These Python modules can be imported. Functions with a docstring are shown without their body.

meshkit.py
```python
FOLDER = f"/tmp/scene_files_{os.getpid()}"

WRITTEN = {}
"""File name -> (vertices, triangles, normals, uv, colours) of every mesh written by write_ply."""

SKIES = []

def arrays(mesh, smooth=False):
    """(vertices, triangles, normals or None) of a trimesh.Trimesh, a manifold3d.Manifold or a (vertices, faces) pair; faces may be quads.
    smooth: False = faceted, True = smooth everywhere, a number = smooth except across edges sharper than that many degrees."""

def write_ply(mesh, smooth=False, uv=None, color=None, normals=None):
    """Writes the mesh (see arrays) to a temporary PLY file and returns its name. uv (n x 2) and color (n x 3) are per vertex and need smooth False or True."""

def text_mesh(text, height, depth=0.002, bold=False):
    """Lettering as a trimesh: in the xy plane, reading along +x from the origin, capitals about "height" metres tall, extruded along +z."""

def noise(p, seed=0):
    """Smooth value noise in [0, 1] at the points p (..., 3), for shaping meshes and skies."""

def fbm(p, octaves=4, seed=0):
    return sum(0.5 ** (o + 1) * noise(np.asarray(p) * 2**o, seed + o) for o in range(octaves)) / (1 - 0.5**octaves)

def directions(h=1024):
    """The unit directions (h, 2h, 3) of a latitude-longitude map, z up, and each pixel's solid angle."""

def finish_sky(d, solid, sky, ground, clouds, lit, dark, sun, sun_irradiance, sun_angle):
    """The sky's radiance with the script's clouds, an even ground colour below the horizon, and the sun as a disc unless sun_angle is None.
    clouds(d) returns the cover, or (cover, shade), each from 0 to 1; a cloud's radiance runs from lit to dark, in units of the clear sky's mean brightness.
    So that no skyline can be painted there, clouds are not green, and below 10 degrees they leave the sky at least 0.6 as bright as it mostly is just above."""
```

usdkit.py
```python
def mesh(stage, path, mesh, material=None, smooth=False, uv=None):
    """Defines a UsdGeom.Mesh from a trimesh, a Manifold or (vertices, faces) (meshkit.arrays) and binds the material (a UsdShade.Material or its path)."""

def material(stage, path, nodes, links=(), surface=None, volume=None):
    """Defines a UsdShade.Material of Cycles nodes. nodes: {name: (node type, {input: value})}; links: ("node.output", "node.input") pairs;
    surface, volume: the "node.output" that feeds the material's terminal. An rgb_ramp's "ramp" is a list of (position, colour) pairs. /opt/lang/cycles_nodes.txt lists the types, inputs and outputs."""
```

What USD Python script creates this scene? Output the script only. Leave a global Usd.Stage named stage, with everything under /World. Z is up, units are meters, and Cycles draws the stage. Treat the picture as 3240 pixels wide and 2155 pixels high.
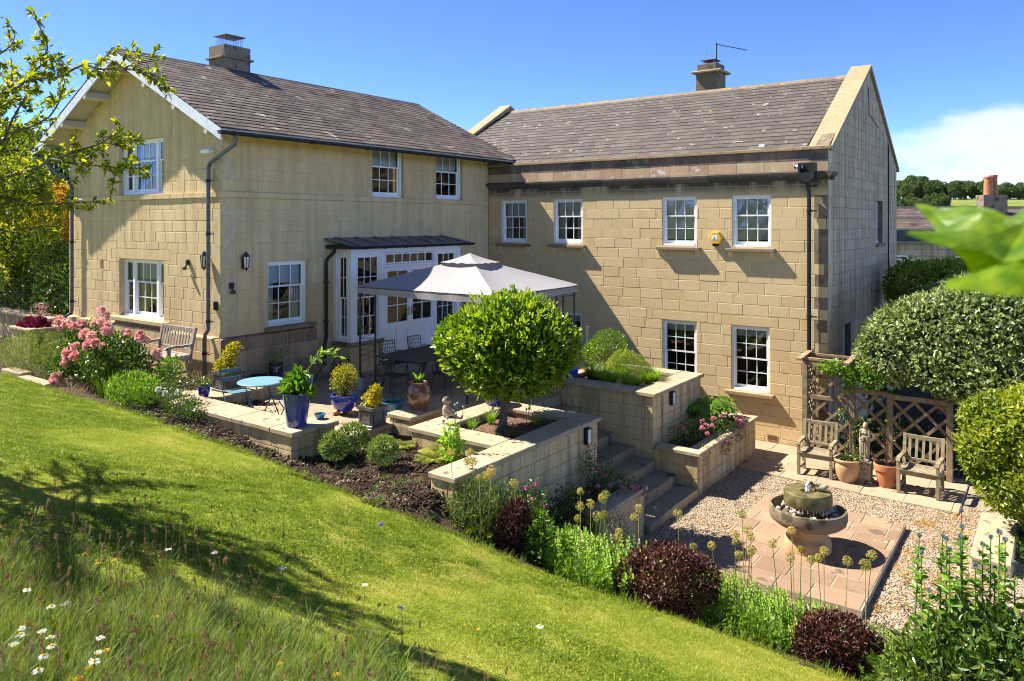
import math, numpy as np, trimesh, usdkit
import meshkit
from pxr import Usd, UsdGeom, UsdLux, UsdShade, Gf, Sdf, Vt
from trimesh.creation import extrude_polygon
from shapely.geometry import Polygon, box as sbox

stage = Usd.Stage.CreateInMemory()
UsdGeom.SetStageUpAxis(stage, 'Z'); UsdGeom.SetStageMetersPerUnit(stage, 1.0)
UsdGeom.Xform.Define(stage, '/World')
PI = math.pi
# ------------------------------------------------------------------ camera
YAW = math.radians(35.855)
CAM = np.array([13.844, -9.058, 3.23])
FW = np.array([-math.sin(YAW), math.cos(YAW), 0.0]); RT = np.array([math.cos(YAW), math.sin(YAW), 0.0])
cam = UsdGeom.Camera.Define(stage, '/World/camera')
cam.AddTransformOp().Set(Gf.Matrix4d(*RT, 0, 0, 0, 1, 0, *(-FW), 0, *CAM, 1))
cam.CreateHorizontalApertureAttr(36.0); cam.CreateVerticalApertureAttr(36.0 * 681 / 1024)
cam.CreateFocalLengthAttr(2390.0 / 3240 * 36)
cam.CreateVerticalApertureOffsetAttr(-372.5 / 3240 * 36)
cam.CreateClippingRangeAttr(Gf.Vec2f(0.05, 20000))
cam.CreateFStopAttr(4.5); cam.CreateFocusDistanceAttr(12.5)
cam.CreateExposureAttr(2.65)
# ------------------------------------------------------------------ sun and sky
SUN = np.array([-0.79, -0.235, 1.0]); SUN /= np.linalg.norm(SUN)
sun = UsdLux.DistantLight.Define(stage, '/World/sun')
_x = np.cross([0, 0, 1.0], SUN); _x /= np.linalg.norm(_x); _y = np.cross(SUN, _x)
sun.AddTransformOp().Set(Gf.Matrix4d(*_x, 0, *_y, 0, *SUN, 0, 0, 0, 30, 1))
sun.CreateIntensityAttr(0.52); sun.CreateAngleAttr(0.53); sun.CreateColorAttr(Gf.Vec3f(1.0, 0.945, 0.84)); sun.CreateNormalizeAttr(True)
sky = UsdLux.DomeLight.Define(stage, '/World/sky')
SKY_STRENGTH = 0.15
def mat(name, nodes, links, surface='p.BSDF', volume=None):
    return usdkit.material(stage, '/World/Looks/' + name, nodes, links, surface=surface, volume=volume)
sky_mat = mat('sky_look', {
    'tc': ('texture_coordinate', {}),
    'sky': ('sky_texture', {'sky_type': 'single_scattering', 'sun_disc': False, 'sun_elevation': math.asin(SUN[2]), 'sun_rotation': math.atan2(SUN[0], SUN[1]), 'altitude': 100.0, 'air_density': 0.12, 'aerosol_density': 0.0, 'ozone_density': 7.0}),
    'sep': ('separate_xyz', {}),
    # cloud cover: puffy noise, stretched flat, strongest in a low band above the horizon
    'map': ('mapping', {'mapping_type': 'point', 'scale': (1.0, 1.0, 2.6), 'location': (3.54, 5.55, 4.07)}),
    'n1': ('noise_texture', {'scale': 4.2, 'detail': 9.0, 'roughness': 0.6}),
    'n2': ('noise_texture', {'scale': 2.1, 'detail': 2.0}),
    'band': ('rgb_ramp', {'ramp': [(0.0, (0.62,) * 3), (0.09, (0.6,) * 3), (0.15, (0.46,) * 3), (0.22, (0.22,) * 3), (0.32, (0.0,) * 3), (1.0, (0.0,) * 3)]}),
    'bw': ('rgb_to_bw', {}),
    'sum': ('math', {'math_type': 'add'}), 'sum2': ('math', {'math_type': 'multiply_add', 'value2': 0.35}),
    'cov': ('map_range', {'range_type': 'smoothstep', 'from_min': 1.17, 'from_max': 1.42, 'to_min': 0.0, 'to_max': 0.9, 'clamp': True}),
    'shade': ('map_range', {'from_min': 1.25, 'from_max': 1.6, 'to_min': 0.0, 'to_max': 1.0, 'clamp': True}),
    'ccol': ('mix_color', {'a': (1.38, 1.38, 1.4), 'b': (0.72, 0.77, 0.9)}),
    'mix': ('mix_color', {}),
    'bg': ('background_shader', {'strength': SKY_STRENGTH}),
}, [('tc.generated', 'sep.vector'), ('tc.generated', 'map.vector'), ('map.vector', 'n1.vector'), ('map.vector', 'n2.vector'), ('sep.z', 'band.fac'), ('band.color', 'bw.color'),
    ('n1.fac', 'sum.value1'), ('bw.val', 'sum.value2'), ('n2.fac', 'sum2.value1'), ('sum.value', 'sum2.value3'), ('sum2.value', 'cov.value'), ('sum2.value', 'shade.value'),
    ('shade.result', 'ccol.fac'), ('sky.color', 'mix.a'), ('ccol.result', 'mix.b'), ('cov.result', 'mix.fac'), ('mix.result', 'bg.color')], surface='bg.background')
UsdShade.MaterialBindingAPI.Apply(sky.GetPrim()).Bind(sky_mat)
sky.GetPrim().SetCustomDataByKey('label', 'blue summer sky with low cumulus clouds at right')
sky.GetPrim().SetCustomDataByKey('category', 'sky'); sky.GetPrim().SetCustomDataByKey('kind', 'structure')

# ------------------------------------------------------------------ scene helpers
_names = {}
def newname(parent, name):
    k = (str(parent), name); n = _names.get(k, 0); _names[k] = n + 1
    return name if n == 0 else '%s_%03d' % (name, n)
def tag(prim, label=None, cat=None, group=None, kind=None):
    for k, v in (('label', label), ('category', cat), ('group', group), ('kind', kind)):
        if v: prim.SetCustomDataByKey(k, v)
def xf(prim, loc=(0, 0, 0), rz=0.0, scale=None):
    x = UsdGeom.Xformable(prim); x.AddTranslateOp().Set(Gf.Vec3d(*map(float, loc)))
    if rz: x.AddRotateZOp().Set(float(rz))
    if scale is not None: x.AddScaleOp().Set(Gf.Vec3f(*([float(scale)] * 3 if np.ndim(scale) == 0 else map(float, scale))))
def thing(name, label, cat, loc=(0, 0, 0), rz=0.0, group=None, kind=None, scale=None):
    p = '/World/' + newname('/World', name)
    x = UsdGeom.Xform.Define(stage, p); xf(x.GetPrim(), loc, rz, scale); tag(x.GetPrim(), label, cat, group, kind)
    return p
def copy(src, label, loc, rz=0.0, group=None, scale=None):
    sp = stage.GetPrimAtPath(src); nm = src.rsplit('/', 1)[1]
    p = '/World/' + newname('/World', nm)
    x = UsdGeom.Xform.Define(stage, p)
    x.GetPrim().GetReferences().AddInternalReference(Sdf.Path('/World/Looks/kinds/' + nm) if False else Sdf.Path(PROTO[src]))
    x.GetPrim().SetInstanceable(True)
    xf(x.GetPrim(), loc, rz, scale); tag(x.GetPrim(), label, sp.GetCustomDataByKey('category'), group or sp.GetCustomDataByKey('group'), None)
    return p
PROTO = {}
def klass(name):
    """a class prim that copies refer to: its children are the parts of the kind"""
    p = '/World/Looks/kind_' + name
    stage.CreateClassPrim(p)
    return p
def put(kpath, name, label, cat, loc, rz=0.0, group=None, scale=None):
    p = '/World/' + newname('/World', name)
    x = UsdGeom.Xform.Define(stage, p)
    x.GetPrim().GetReferences().AddInternalReference(Sdf.Path(kpath)); x.GetPrim().SetInstanceable(True)
    xf(x.GetPrim(), loc, rz, scale); tag(x.GetPrim(), label, cat, group)
    return p
def part(parent, name, m, material, smooth=False, tone=None, label=None, cat=None, kind=None, group=None):
    p = str(parent) + '/' + newname(parent, name)
    if isinstance(m, MB): m = m.arr()
    me = usdkit.mesh(stage, p, m, material, smooth=smooth)
    tone = 0.5 if tone is None else tone
    if True:
        t = np.atleast_1d(np.asarray(tone, np.float32))
        n = len(me.GetPointsAttr().Get())
        if len(t) == 1: t = np.full(n, t[0], np.float32)
        if len(t) == n:
            UsdGeom.PrimvarsAPI(me).CreatePrimvar('tone', Sdf.ValueTypeNames.FloatArray, 'vertex').Set(Vt.FloatArray.FromNumpy(t))
    tag(me.GetPrim(), label, cat, group, kind)
    return p

class MB:
    """collects vertices and triangles"""
    def __init__(s): s.v, s.f, s.n, s.t = [], [], 0, []
    def add(s, v, f, tone=0.5):
        v = np.asarray(v, float).reshape(-1, 3); f = np.asarray(f, int)
        if f.shape[1] == 4: f = np.vstack([f[:, [0, 1, 2]], f[:, [0, 2, 3]]])
        s.v.append(v); s.f.append(f + s.n); s.n += len(v); s.t.append(np.broadcast_to(np.asarray(tone, float), (len(v),)))
        return s
    def tm(s, m, M=None, tone=0.5):
        v = np.asarray(m.vertices, float)
        if M is not None: v = v @ M[:3, :3].T + M[:3, 3]
        return s.add(v, m.faces, tone)
    BV = np.array([[x, y, z] for z in (0, 1) for y in (0, 1) for x in (0, 1)], float)
    BF = np.array([[0, 2, 3, 1], [4, 5, 7, 6], [0, 1, 5, 4], [2, 6, 7, 3], [0, 4, 6, 2], [1, 3, 7, 5]])
    def box(s, a, b, tone=0.5):
        a = np.asarray(a, float); b = np.asarray(b, float)
        return s.add(a + s.BV * (b - a), s.BF, tone)
    def obb(s, c, ax, h, tone=0.5):
        """oriented box: centre, 3 axes as rows, half sizes"""
        return s.add(np.asarray(c) + ((s.BV * 2 - 1) * np.asarray(h)) @ np.asarray(ax, float), s.BF, tone)
    def bar(s, p, q, w, d=None, up=(0, 0, 1), tone=0.5):
        p = np.asarray(p, float); q = np.asarray(q, float); d = w if d is None else d
        a = q - p; L = np.linalg.norm(a); a = a / L; b = np.cross(up, a)
        if np.linalg.norm(b) < 1e-6: b = np.cross((1, 0, 0), a)
        b /= np.linalg.norm(b); c = np.cross(a, b)
        return s.obb((p + q) / 2, [a, b, c], (L / 2, w / 2, d / 2), tone)
    def tube(s, pts, r, n=6, cap=True, tone=0.5):
        p = np.asarray(pts, float); r = np.broadcast_to(np.asarray(r, float), (len(p),))
        t = np.gradient(p, axis=0); t /= np.linalg.norm(t, axis=1, keepdims=True) + 1e-12
        ref = np.array([0, 0, 1.0]) if abs(t.mean(0)[2]) < 0.9 * np.linalg.norm(t.mean(0)) + 1e-9 else np.array([1.0, 0, 0])
        a = np.cross(t, ref); a /= np.linalg.norm(a, axis=1, keepdims=True) + 1e-12; b = np.cross(t, a)
        g = np.arange(n) * 2 * PI / n
        v = p[:, None] + r[:, None, None] * (np.cos(g)[None, :, None] * a[:, None] + np.sin(g)[None, :, None] * b[:, None])
        i, j = np.meshgrid(np.arange(len(p) - 1), np.arange(n), indexing='ij'); k = (j + 1) % n
        q = np.stack([i * n + j, i * n + k, (i + 1) * n + k, (i + 1) * n + j], -1).reshape(-1, 4)
        f = np.vstack([q[:, [0, 1, 2]], q[:, [0, 2, 3]]]); v = v.reshape(-1, 3)
        if cap:
            m = len(v); v = np.vstack([v, p[0], p[-1]])
            jj = np.arange(n); kk = (jj + 1) % n; e = (len(p) - 1) * n
            f = np.vstack([f, np.stack([kk, jj, np.full(n, m)], 1), np.stack([e + jj, e + kk, np.full(n, m + 1)], 1)])
        return s.add(v, f, tone)
    def lathe(s, prof, n=28, c=(0, 0, 0), squash=(1, 1), tone=0.5):
        prof = np.asarray(prof, float); g = np.arange(n) * 2 * PI / n
        v = np.stack([prof[:, None, 0] * np.cos(g) * squash[0], prof[:, None, 0] * np.sin(g) * squash[1], np.repeat(prof[:, 1:2], n, 1)], -1).reshape(-1, 3) + np.asarray(c)
        i, j = np.meshgrid(np.arange(len(prof) - 1), np.arange(n), indexing='ij'); k = (j + 1) % n
        q = np.stack([i * n + j, i * n + k, (i + 1) * n + k, (i + 1) * n + j], -1).reshape(-1, 4)
        return s.add(v, q, tone)
    def poly(s, pts2, z0, z1, M=None, tone=0.5):
        """polygon (with shapely holes allowed) extruded z0..z1, then moved by M"""
        pg = pts2 if isinstance(pts2, Polygon) else Polygon(pts2)
        m = extrude_polygon(pg, z1 - z0, engine='earcut'); v = np.asarray(m.vertices, float); v[:, 2] += z0
        if M is not None: v = v @ M[:3, :3].T + M[:3, 3]
        return s.add(v, m.faces, tone)
    def arr(s): return np.vstack(s.v), np.vstack(s.f)
    def tones(s): return np.concatenate(s.t)
def frame(o, x, y, z):
    M = np.eye(4); M[:3, 0] = x; M[:3, 1] = y; M[:3, 2] = z; M[:3, 3] = o; return M
def bevel_box(a, b, r, axes=(0, 1, 2)):
    """box with chamfered edges (26 faces -> hull of 24 points), as trimesh"""
    a = np.asarray(a, float); b = np.asarray(b, float); c = (a + b) / 2; h = (b - a) / 2; r = min(r, h.min() * .9)
    P = []
    for sx in (-1, 1):
        for sy in (-1, 1):
            for sz in (-1, 1):
                sg = np.array([sx, sy, sz])
                for k in range(3):
                    q = h - r; q = q.copy(); q[k] = h[k]; P.append(c + sg * q)
    m = trimesh.convex.convex_hull(np.array(P)); return m
def rough(m, amp, scale, seed=0):
    v = np.asarray(m[0] if isinstance(m, tuple) else m.vertices, float); f = m[1] if isinstance(m, tuple) else m.faces
    n = np.stack([meshkit.fbm(v * scale + k * 17.3, 3, seed + k) - 0.5 for k in range(3)], -1)
    return v + n * amp * 2, f

# ------------------------------------------------------------------ terrain
EX = np.array([-12, -3.75, -.94, .88, 3.1, 4.15, 5.47, 7.03, 7.83, 8.95, 9.94, 10.97, 12.09, 14, 20]); EY = np.array([-2.7, -2.65, -2.65, -2.42, -2.38, -2.26, -2.22, -2.12, -1.75, -1.34, -.93, -.68, -.6, -.5, -.4])
EZ = np.array([.2, .15, .1, 0, -.1, -.19, -.32, -.48, -.72, -1.08, -1.3, -1.45, -1.55, -1.65, -1.7])
def edge_y(x): return np.interp(x, EX, EY)
def ground(x, y):
    x = np.asarray(x, float); y = np.asarray(y, float)
    ye = edge_y(x); ze = np.interp(x, EX, EZ)
    up = ze + (1.45 - ze) * ((ye - y) / (ye + 9.0))
    s = np.interp(x, [0, 1, 7, 8], [.06, .12, .12, .45])
    dn = np.maximum(ze - s * (y - ye), -1.97)
    bed = ze + (np.interp(x, [3.4, 4.2, 6.2, 7.0], [-.34, -.42, -.40, -.30]) - ze) * np.clip((y - ye) / .8, 0, 1)      # the soil lies nearly level inside the walls
    k = np.clip(np.minimum((x - 2.8) / .8, np.where(y > -1.46, (7.34 - x) / .25, (7.75 - x) / .8)), 0, 1); dn = dn * (1 - k) + bed * k
    return np.where(y < ye, up, dn)
# ------------------------------------------------------------------ materials
def simple(name, col, rough=0.6, spec=0.5, metal=0.0, noise=None, bump=None, coat=0.0, trans=0.0):
    """principled with colour variation by object-space noise; noise=(scale, [(pos,col),...]) bump=(scale, distance)"""
    nodes = {'p': ('principled_bsdf', {'roughness': rough, 'specular_ior_level': spec, 'metallic': metal, 'coat_weight': coat, 'coat_roughness': 0.05}), 'g': ('geometry', {})}
    links = []
    if noise:
        nodes['n'] = ('noise_texture', {'scale': noise[0], 'detail': 6.0, 'roughness': 0.6}); nodes['r'] = ('rgb_ramp', {'ramp': noise[1]})
        links += [('g.position', 'n.vector'), ('n.fac', 'r.fac'), ('r.color', 'p.base_color')]
    else: nodes['p'][1]['base_color'] = col
    if bump:
        nodes['bn'] = ('noise_texture', {'scale': bump[0], 'detail': 5.0, 'roughness': 0.65}); nodes['b'] = ('bump', {'strength': 0.8, 'distance': bump[1]})
        links += [('g.position', 'bn.vector'), ('bn.fac', 'b.height'), ('b.normal', 'p.normal')]
    return mat(name, nodes, links)
def stone(name, ramp, stain=None, streak=None, spots=None, bump=0.006, rough=0.9, fine=38.0):
    """masonry: own tone per block (primvar tone), blotches, fine grain; stain=(z0,z1,colour,amount): grime that grows with height between z0 and z1, broken by noise; streak: run-off stains; spots: lichen (colour, threshold, scale)"""
    nodes = {'p': ('principled_bsdf', {'roughness': rough, 'specular_ior_level': 0.25}), 'g': ('geometry', {}), 'a': ('attribute', {'attribute': 'tone'}),
             'n': ('noise_texture', {'scale': 2.3, 'detail': 6.0, 'roughness': 0.62}), 'nf': ('noise_texture', {'scale': fine, 'detail': 4.0, 'roughness': 0.7}),
             'm1': ('math', {'math_type': 'multiply_add', 'value2': 0.55, 'value3': -0.02}), 'm2': ('math', {'math_type': 'multiply_add', 'value2': 0.48}),
             'r': ('rgb_ramp', {'ramp': ramp}), 'fr': ('rgb_ramp', {'ramp': [(0.25, (0.84, 0.83, 0.82)), (0.75, (1.16, 1.16, 1.16))]}), 'mx': ('mix_color', {'blend_type': 'multiply', 'fac': 1.0, 'use_clamp': False}),
             'b': ('bump', {'strength': 0.7, 'distance': bump})}
    links = [('g.position', 'n.vector'), ('g.position', 'nf.vector'), ('a.fac', 'm1.value1'), ('m1.value', 'm2.value3'), ('n.fac', 'm2.value1'), ('m2.value', 'r.fac'), ('nf.fac', 'fr.fac'),
             ('r.color', 'mx.a'), ('fr.color', 'mx.b'), ('nf.fac', 'b.height'), ('b.normal', 'p.normal')]
    out = 'mx.result'
    if stain:
        z0, z1, c, amt = stain[:4]
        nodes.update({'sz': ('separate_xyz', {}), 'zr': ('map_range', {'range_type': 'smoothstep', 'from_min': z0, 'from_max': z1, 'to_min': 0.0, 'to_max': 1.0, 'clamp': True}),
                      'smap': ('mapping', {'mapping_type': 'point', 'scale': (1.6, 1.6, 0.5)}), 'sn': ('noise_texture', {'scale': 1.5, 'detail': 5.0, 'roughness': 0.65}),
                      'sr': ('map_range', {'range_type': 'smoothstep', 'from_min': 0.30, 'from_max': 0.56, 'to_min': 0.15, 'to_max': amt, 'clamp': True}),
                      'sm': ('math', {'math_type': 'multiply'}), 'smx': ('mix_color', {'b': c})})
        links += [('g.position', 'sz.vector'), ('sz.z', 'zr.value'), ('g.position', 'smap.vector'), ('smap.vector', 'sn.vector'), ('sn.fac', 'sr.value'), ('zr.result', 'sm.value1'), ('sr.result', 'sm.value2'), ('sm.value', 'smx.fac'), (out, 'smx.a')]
        out = 'smx.result'
    if streak:
        c, amt = streak
        nodes.update({'kmap': ('mapping', {'mapping_type': 'point', 'scale': (2.2, 2.2, 0.16)}), 'kn': ('noise_texture', {'scale': 2.4, 'detail': 6.0, 'roughness': 0.62}),
                      'kr': ('map_range', {'range_type': 'smoothstep', 'from_min': 0.40, 'from_max': 0.64, 'to_min': 0.0, 'to_max': amt, 'clamp': True}), 'kmx': ('mix_color', {'b': c})})
        links += [('g.position', 'kmap.vector'), ('kmap.vector', 'kn.vector'), ('kn.fac', 'kr.value'), ('kr.result', 'kmx.fac'), (out, 'kmx.a')]
        out = 'kmx.result'
    for i, (c, thr, sc) in enumerate(spots or ()):
        nodes.update({'pn%d' % i: ('noise_texture', {'scale': sc, 'detail': 3.0, 'roughness': 0.55}), 'pr%d' % i: ('map_range', {'range_type': 'smoothstep', 'from_min': thr, 'from_max': thr + 0.05, 'to_min': 0.0, 'to_max': 0.85, 'clamp': True}), 'pm%d' % i: ('mix_color', {'b': c})})
        links += [('g.position', 'pn%d.vector' % i), ('pn%d.fac' % i, 'pr%d.value' % i), ('pr%d.result' % i, 'pm%d.fac' % i), (out, 'pm%d.a' % i)]
        out = 'pm%d.result' % i
    links.append((out, 'p.base_color'))
    return mat(name, nodes, links)
def leafmat(name, ramp, trans=0.35, rough=0.45, spec=0.4, tcol=None):
    """foliage: colour by each leaf's own tone, light passing through; tcol tints the transmitted light"""
    nodes = {'a': ('attribute', {'attribute': 'tone'}), 'r': ('rgb_ramp', {'ramp': ramp}), 'p': ('principled_bsdf', {'roughness': rough, 'specular_ior_level': spec}),
             't': ('translucent_bsdf', {}), 'tm': ('mix_color', {'blend_type': 'multiply', 'fac': 1.0, 'b': tcol or (1.5, 1.6, 0.5), 'use_clamp': False}), 'm': ('mix_closure', {'fac': trans})}
    return mat(name, nodes, [('a.fac', 'r.fac'), ('r.color', 'p.base_color'), ('r.color', 'tm.a'), ('tm.result', 't.color'), ('p.BSDF', 'm.closure1'), ('t.BSDF', 'm.closure2')], surface='m.closure')
M = {}
BATH = [(0.0, (0.46, 0.32, 0.15)), (0.3, (0.555, 0.405, 0.205)), (0.55, (0.61, 0.455, 0.24)), (0.8, (0.64, 0.49, 0.27)), (1.0, (0.67, 0.53, 0.31))]
M['stone_a'] = stone('honey_stone_smooth', BATH, streak=((0.36, 0.265, 0.15), 0.45), bump=0.003)
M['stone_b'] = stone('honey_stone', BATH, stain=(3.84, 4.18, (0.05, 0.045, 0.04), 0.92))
M['stone_plinth'] = stone('plinth_stone', [(0.0, (0.17, 0.10, 0.065)), (0.4, (0.30, 0.20, 0.12)), (0.7, (0.42, 0.32, 0.18)), (1.0, (0.50, 0.40, 0.24))], streak=((0.12, 0.085, 0.065), 0.5))
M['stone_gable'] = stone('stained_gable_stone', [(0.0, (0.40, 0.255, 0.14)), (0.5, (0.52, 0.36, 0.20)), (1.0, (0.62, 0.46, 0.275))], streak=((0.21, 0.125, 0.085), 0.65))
M['stone_parapet'] = stone('parapet_stone', [(0.0, (0.34, 0.18, 0.12)), (0.35, (0.46, 0.30, 0.19)), (0.7, (0.54, 0.40, 0.25)), (1.0, (0.60, 0.48, 0.31))], streak=((0.16, 0.12, 0.09), 0.18), spots=[((0.62, 0.58, 0.52), 0.62, 5.0)])
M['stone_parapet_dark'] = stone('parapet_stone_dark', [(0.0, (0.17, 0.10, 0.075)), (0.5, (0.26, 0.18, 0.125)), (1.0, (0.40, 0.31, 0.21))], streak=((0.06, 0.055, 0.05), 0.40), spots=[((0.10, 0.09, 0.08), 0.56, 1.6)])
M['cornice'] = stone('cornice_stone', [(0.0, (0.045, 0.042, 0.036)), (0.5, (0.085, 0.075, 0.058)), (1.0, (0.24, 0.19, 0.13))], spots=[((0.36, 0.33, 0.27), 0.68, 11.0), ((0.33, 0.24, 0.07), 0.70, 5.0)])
M['coping_lichen'] = stone('coping_with_lichen', [(0.0, (0.22, 0.15, 0.08)), (0.5, (0.36, 0.26, 0.15)), (1.0, (0.46, 0.35, 0.22))], spots=[((0.68, 0.65, 0.58), 0.665, 4.5), ((0.36, 0.25, 0.05), 0.66, 3.1), ((0.09, 0.075, 0.055), 0.63, 14.0)])
M['garden_wall'] = stone('garden_wall_stone', BATH, streak=((0.17, 0.125, 0.07), 0.55))
M['garden_coping'] = stone('garden_coping_stone', [(0.0, (0.26, 0.19, 0.12)), (0.5, (0.39, 0.30, 0.195)), (1.0, (0.50, 0.41, 0.285))], spots=[((0.12, 0.10, 0.08), 0.62, 7.0), ((0.55, 0.5, 0.42), 0.68, 9.0)], fine=55)
M['step'] = stone('step_stone', [(0.0, (0.15, 0.11, 0.07)), (0.5, (0.26, 0.20, 0.125)), (1.0, (0.40, 0.31, 0.19))], spots=[((0.09, 0.08, 0.06), 0.6, 3.0)], fine=75)
M['flag'] = stone('flagstone', [(0.0, (0.26, 0.18, 0.115)), (0.5, (0.37, 0.27, 0.175)), (1.0, (0.46, 0.355, 0.235))], spots=[((0.16, 0.12, 0.085), 0.63, 4.0)], fine=45)
M['flag_red'] = stone('reddish_flagstone', [(0.0, (0.15, 0.09, 0.055)), (0.5, (0.27, 0.175, 0.11)), (1.0, (0.42, 0.285, 0.18))], spots=[((0.13, 0.09, 0.065), 0.60, 2.6), ((0.62, 0.56, 0.48), 0.70, 9.0)], fine=45)
M['mortar'] = simple('pale_mortar', None, 0.95, 0.2, noise=(6.0, [(0.3, (0.44, 0.34, 0.20)), (0.7, (0.60, 0.49, 0.32))]))
M['mortar_dark'] = simple('weathered_mortar', None, 0.95, 0.2, noise=(6.0, [(0.3, (0.13, 0.10, 0.065)), (0.7, (0.27, 0.21, 0.14))]))
M['joint'] = simple('paving_joint', None, 0.95, 0.2, noise=(9.0, [(0.3, (0.20, 0.155, 0.10)), (0.7, (0.46, 0.39, 0.28))]))
M['slate_a'] = stone('brown_slate', [(0.0, (0.050, 0.036, 0.030)), (0.35, (0.095, 0.070, 0.056)), (0.7, (0.15, 0.112, 0.086)), (1.0, (0.27, 0.21, 0.155))], spots=[((0.40, 0.34, 0.27), 0.635, 2.2), ((0.045, 0.032, 0.026), 0.62, 1.1)], bump=0.003, rough=0.62, fine=26)
M['slate_b'] = stone('grey_slate', [(0.0, (0.050, 0.041, 0.036)), (0.4, (0.085, 0.070, 0.059)), (0.75, (0.125, 0.104, 0.086)), (1.0, (0.19, 0.16, 0.13))], spots=[((0.40, 0.37, 0.32), 0.655, 5.0), ((0.02, 0.018, 0.015), 0.655, 4.3), ((0.42, 0.21, 0.03), 0.70, 2.6)], bump=0.004, rough=0.7, fine=26)
M['ridge_b'] = stone('ridge_with_lichen', [(0.0, (0.12, 0.09, 0.065)), (1.0, (0.30, 0.24, 0.17))], spots=[((0.46, 0.24, 0.035), 0.57, 4.0), ((0.5, 0.48, 0.42), 0.68, 8.0)])
M['ridge_a'] = simple('dark_ridge_tile', None, 0.6, 0.4, noise=(3.0, [(0.3, (0.045, 0.04, 0.04)), (0.7, (0.12, 0.10, 0.09))]))
M['white'] = simple('white_paint', (0.80, 0.80, 0.785), 0.42, 0.45)
M['white_glass_dirt'] = M['white']
M['barge'] = simple('weathered_pale_paint', None, 0.6, 0.35, noise=(7.0, [(0.35, (0.50, 0.55, 0.60)), (0.55, (0.62, 0.66, 0.70)), (0.75, (0.66, 0.69, 0.72))]))
M['soffit'] = simple('cream_soffit', (0.52, 0.45, 0.33), 0.7, 0.3)
M['black_plastic'] = simple('black_gutter_plastic', None, 0.5, 0.35, noise=(5.0, [(0.3, (0.008, 0.008, 0.009)), (0.8, (0.026, 0.025, 0.025))]))
M['pipe_grey'] = simple('weathered_grey_pipe', None, 0.45, 0.5, noise=(8.0, [(0.3, (0.05, 0.047, 0.05)), (0.7, (0.14, 0.125, 0.12))]))
M['black_metal'] = simple('black_metal', (0.018, 0.018, 0.02), 0.45, 0.5)
M['dark_metal'] = simple('charcoal_metal', (0.035, 0.037, 0.042), 0.5, 0.5)
M['lead_roof'] = simple('lead_sheet', None, 0.5, 0.5, noise=(4.0, [(0.3, (0.06, 0.065, 0.075)), (0.7, (0.16, 0.17, 0.185))]))
M['glass'] = mat('window_glass', {'f': ('fresnel', {'IOR': 1.7}), 't': ('transparent_bsdf', {'color': (0.86, 0.89, 0.88)}), 'g': ('glossy_bsdf', {'color': (1, 1, 1), 'roughness': 0.015}), 'm': ('mix_closure', {})}, [('f.fac', 'm.fac'), ('t.BSDF', 'm.closure1'), ('g.BSDF', 'm.closure2')], surface='m.closure')
M['interior'] = simple('dim_interior', (0.10, 0.09, 0.075), 0.9, 0.1)
M['blind'] = simple('pale_blind', (0.55, 0.57, 0.56), 0.8, 0.2)
M['curtain'] = simple('cream_curtain', (0.55, 0.50, 0.42), 0.9, 0.1)
M['teak'] = simple('weathered_teak', None, 0.75, 0.3, noise=(14.0, [(0.25, (0.16, 0.125, 0.095)), (0.5, (0.29, 0.24, 0.19)), (0.75, (0.40, 0.345, 0.285))]), bump=(40.0, 0.002))
M['teak_mossy'] = simple('mossy_teak', None, 0.85, 0.25, noise=(9.0, [(0.25, (0.14, 0.115, 0.065)), (0.5, (0.27, 0.22, 0.135)), (0.75, (0.37, 0.31, 0.21))]), bump=(40.0, 0.002))
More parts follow.
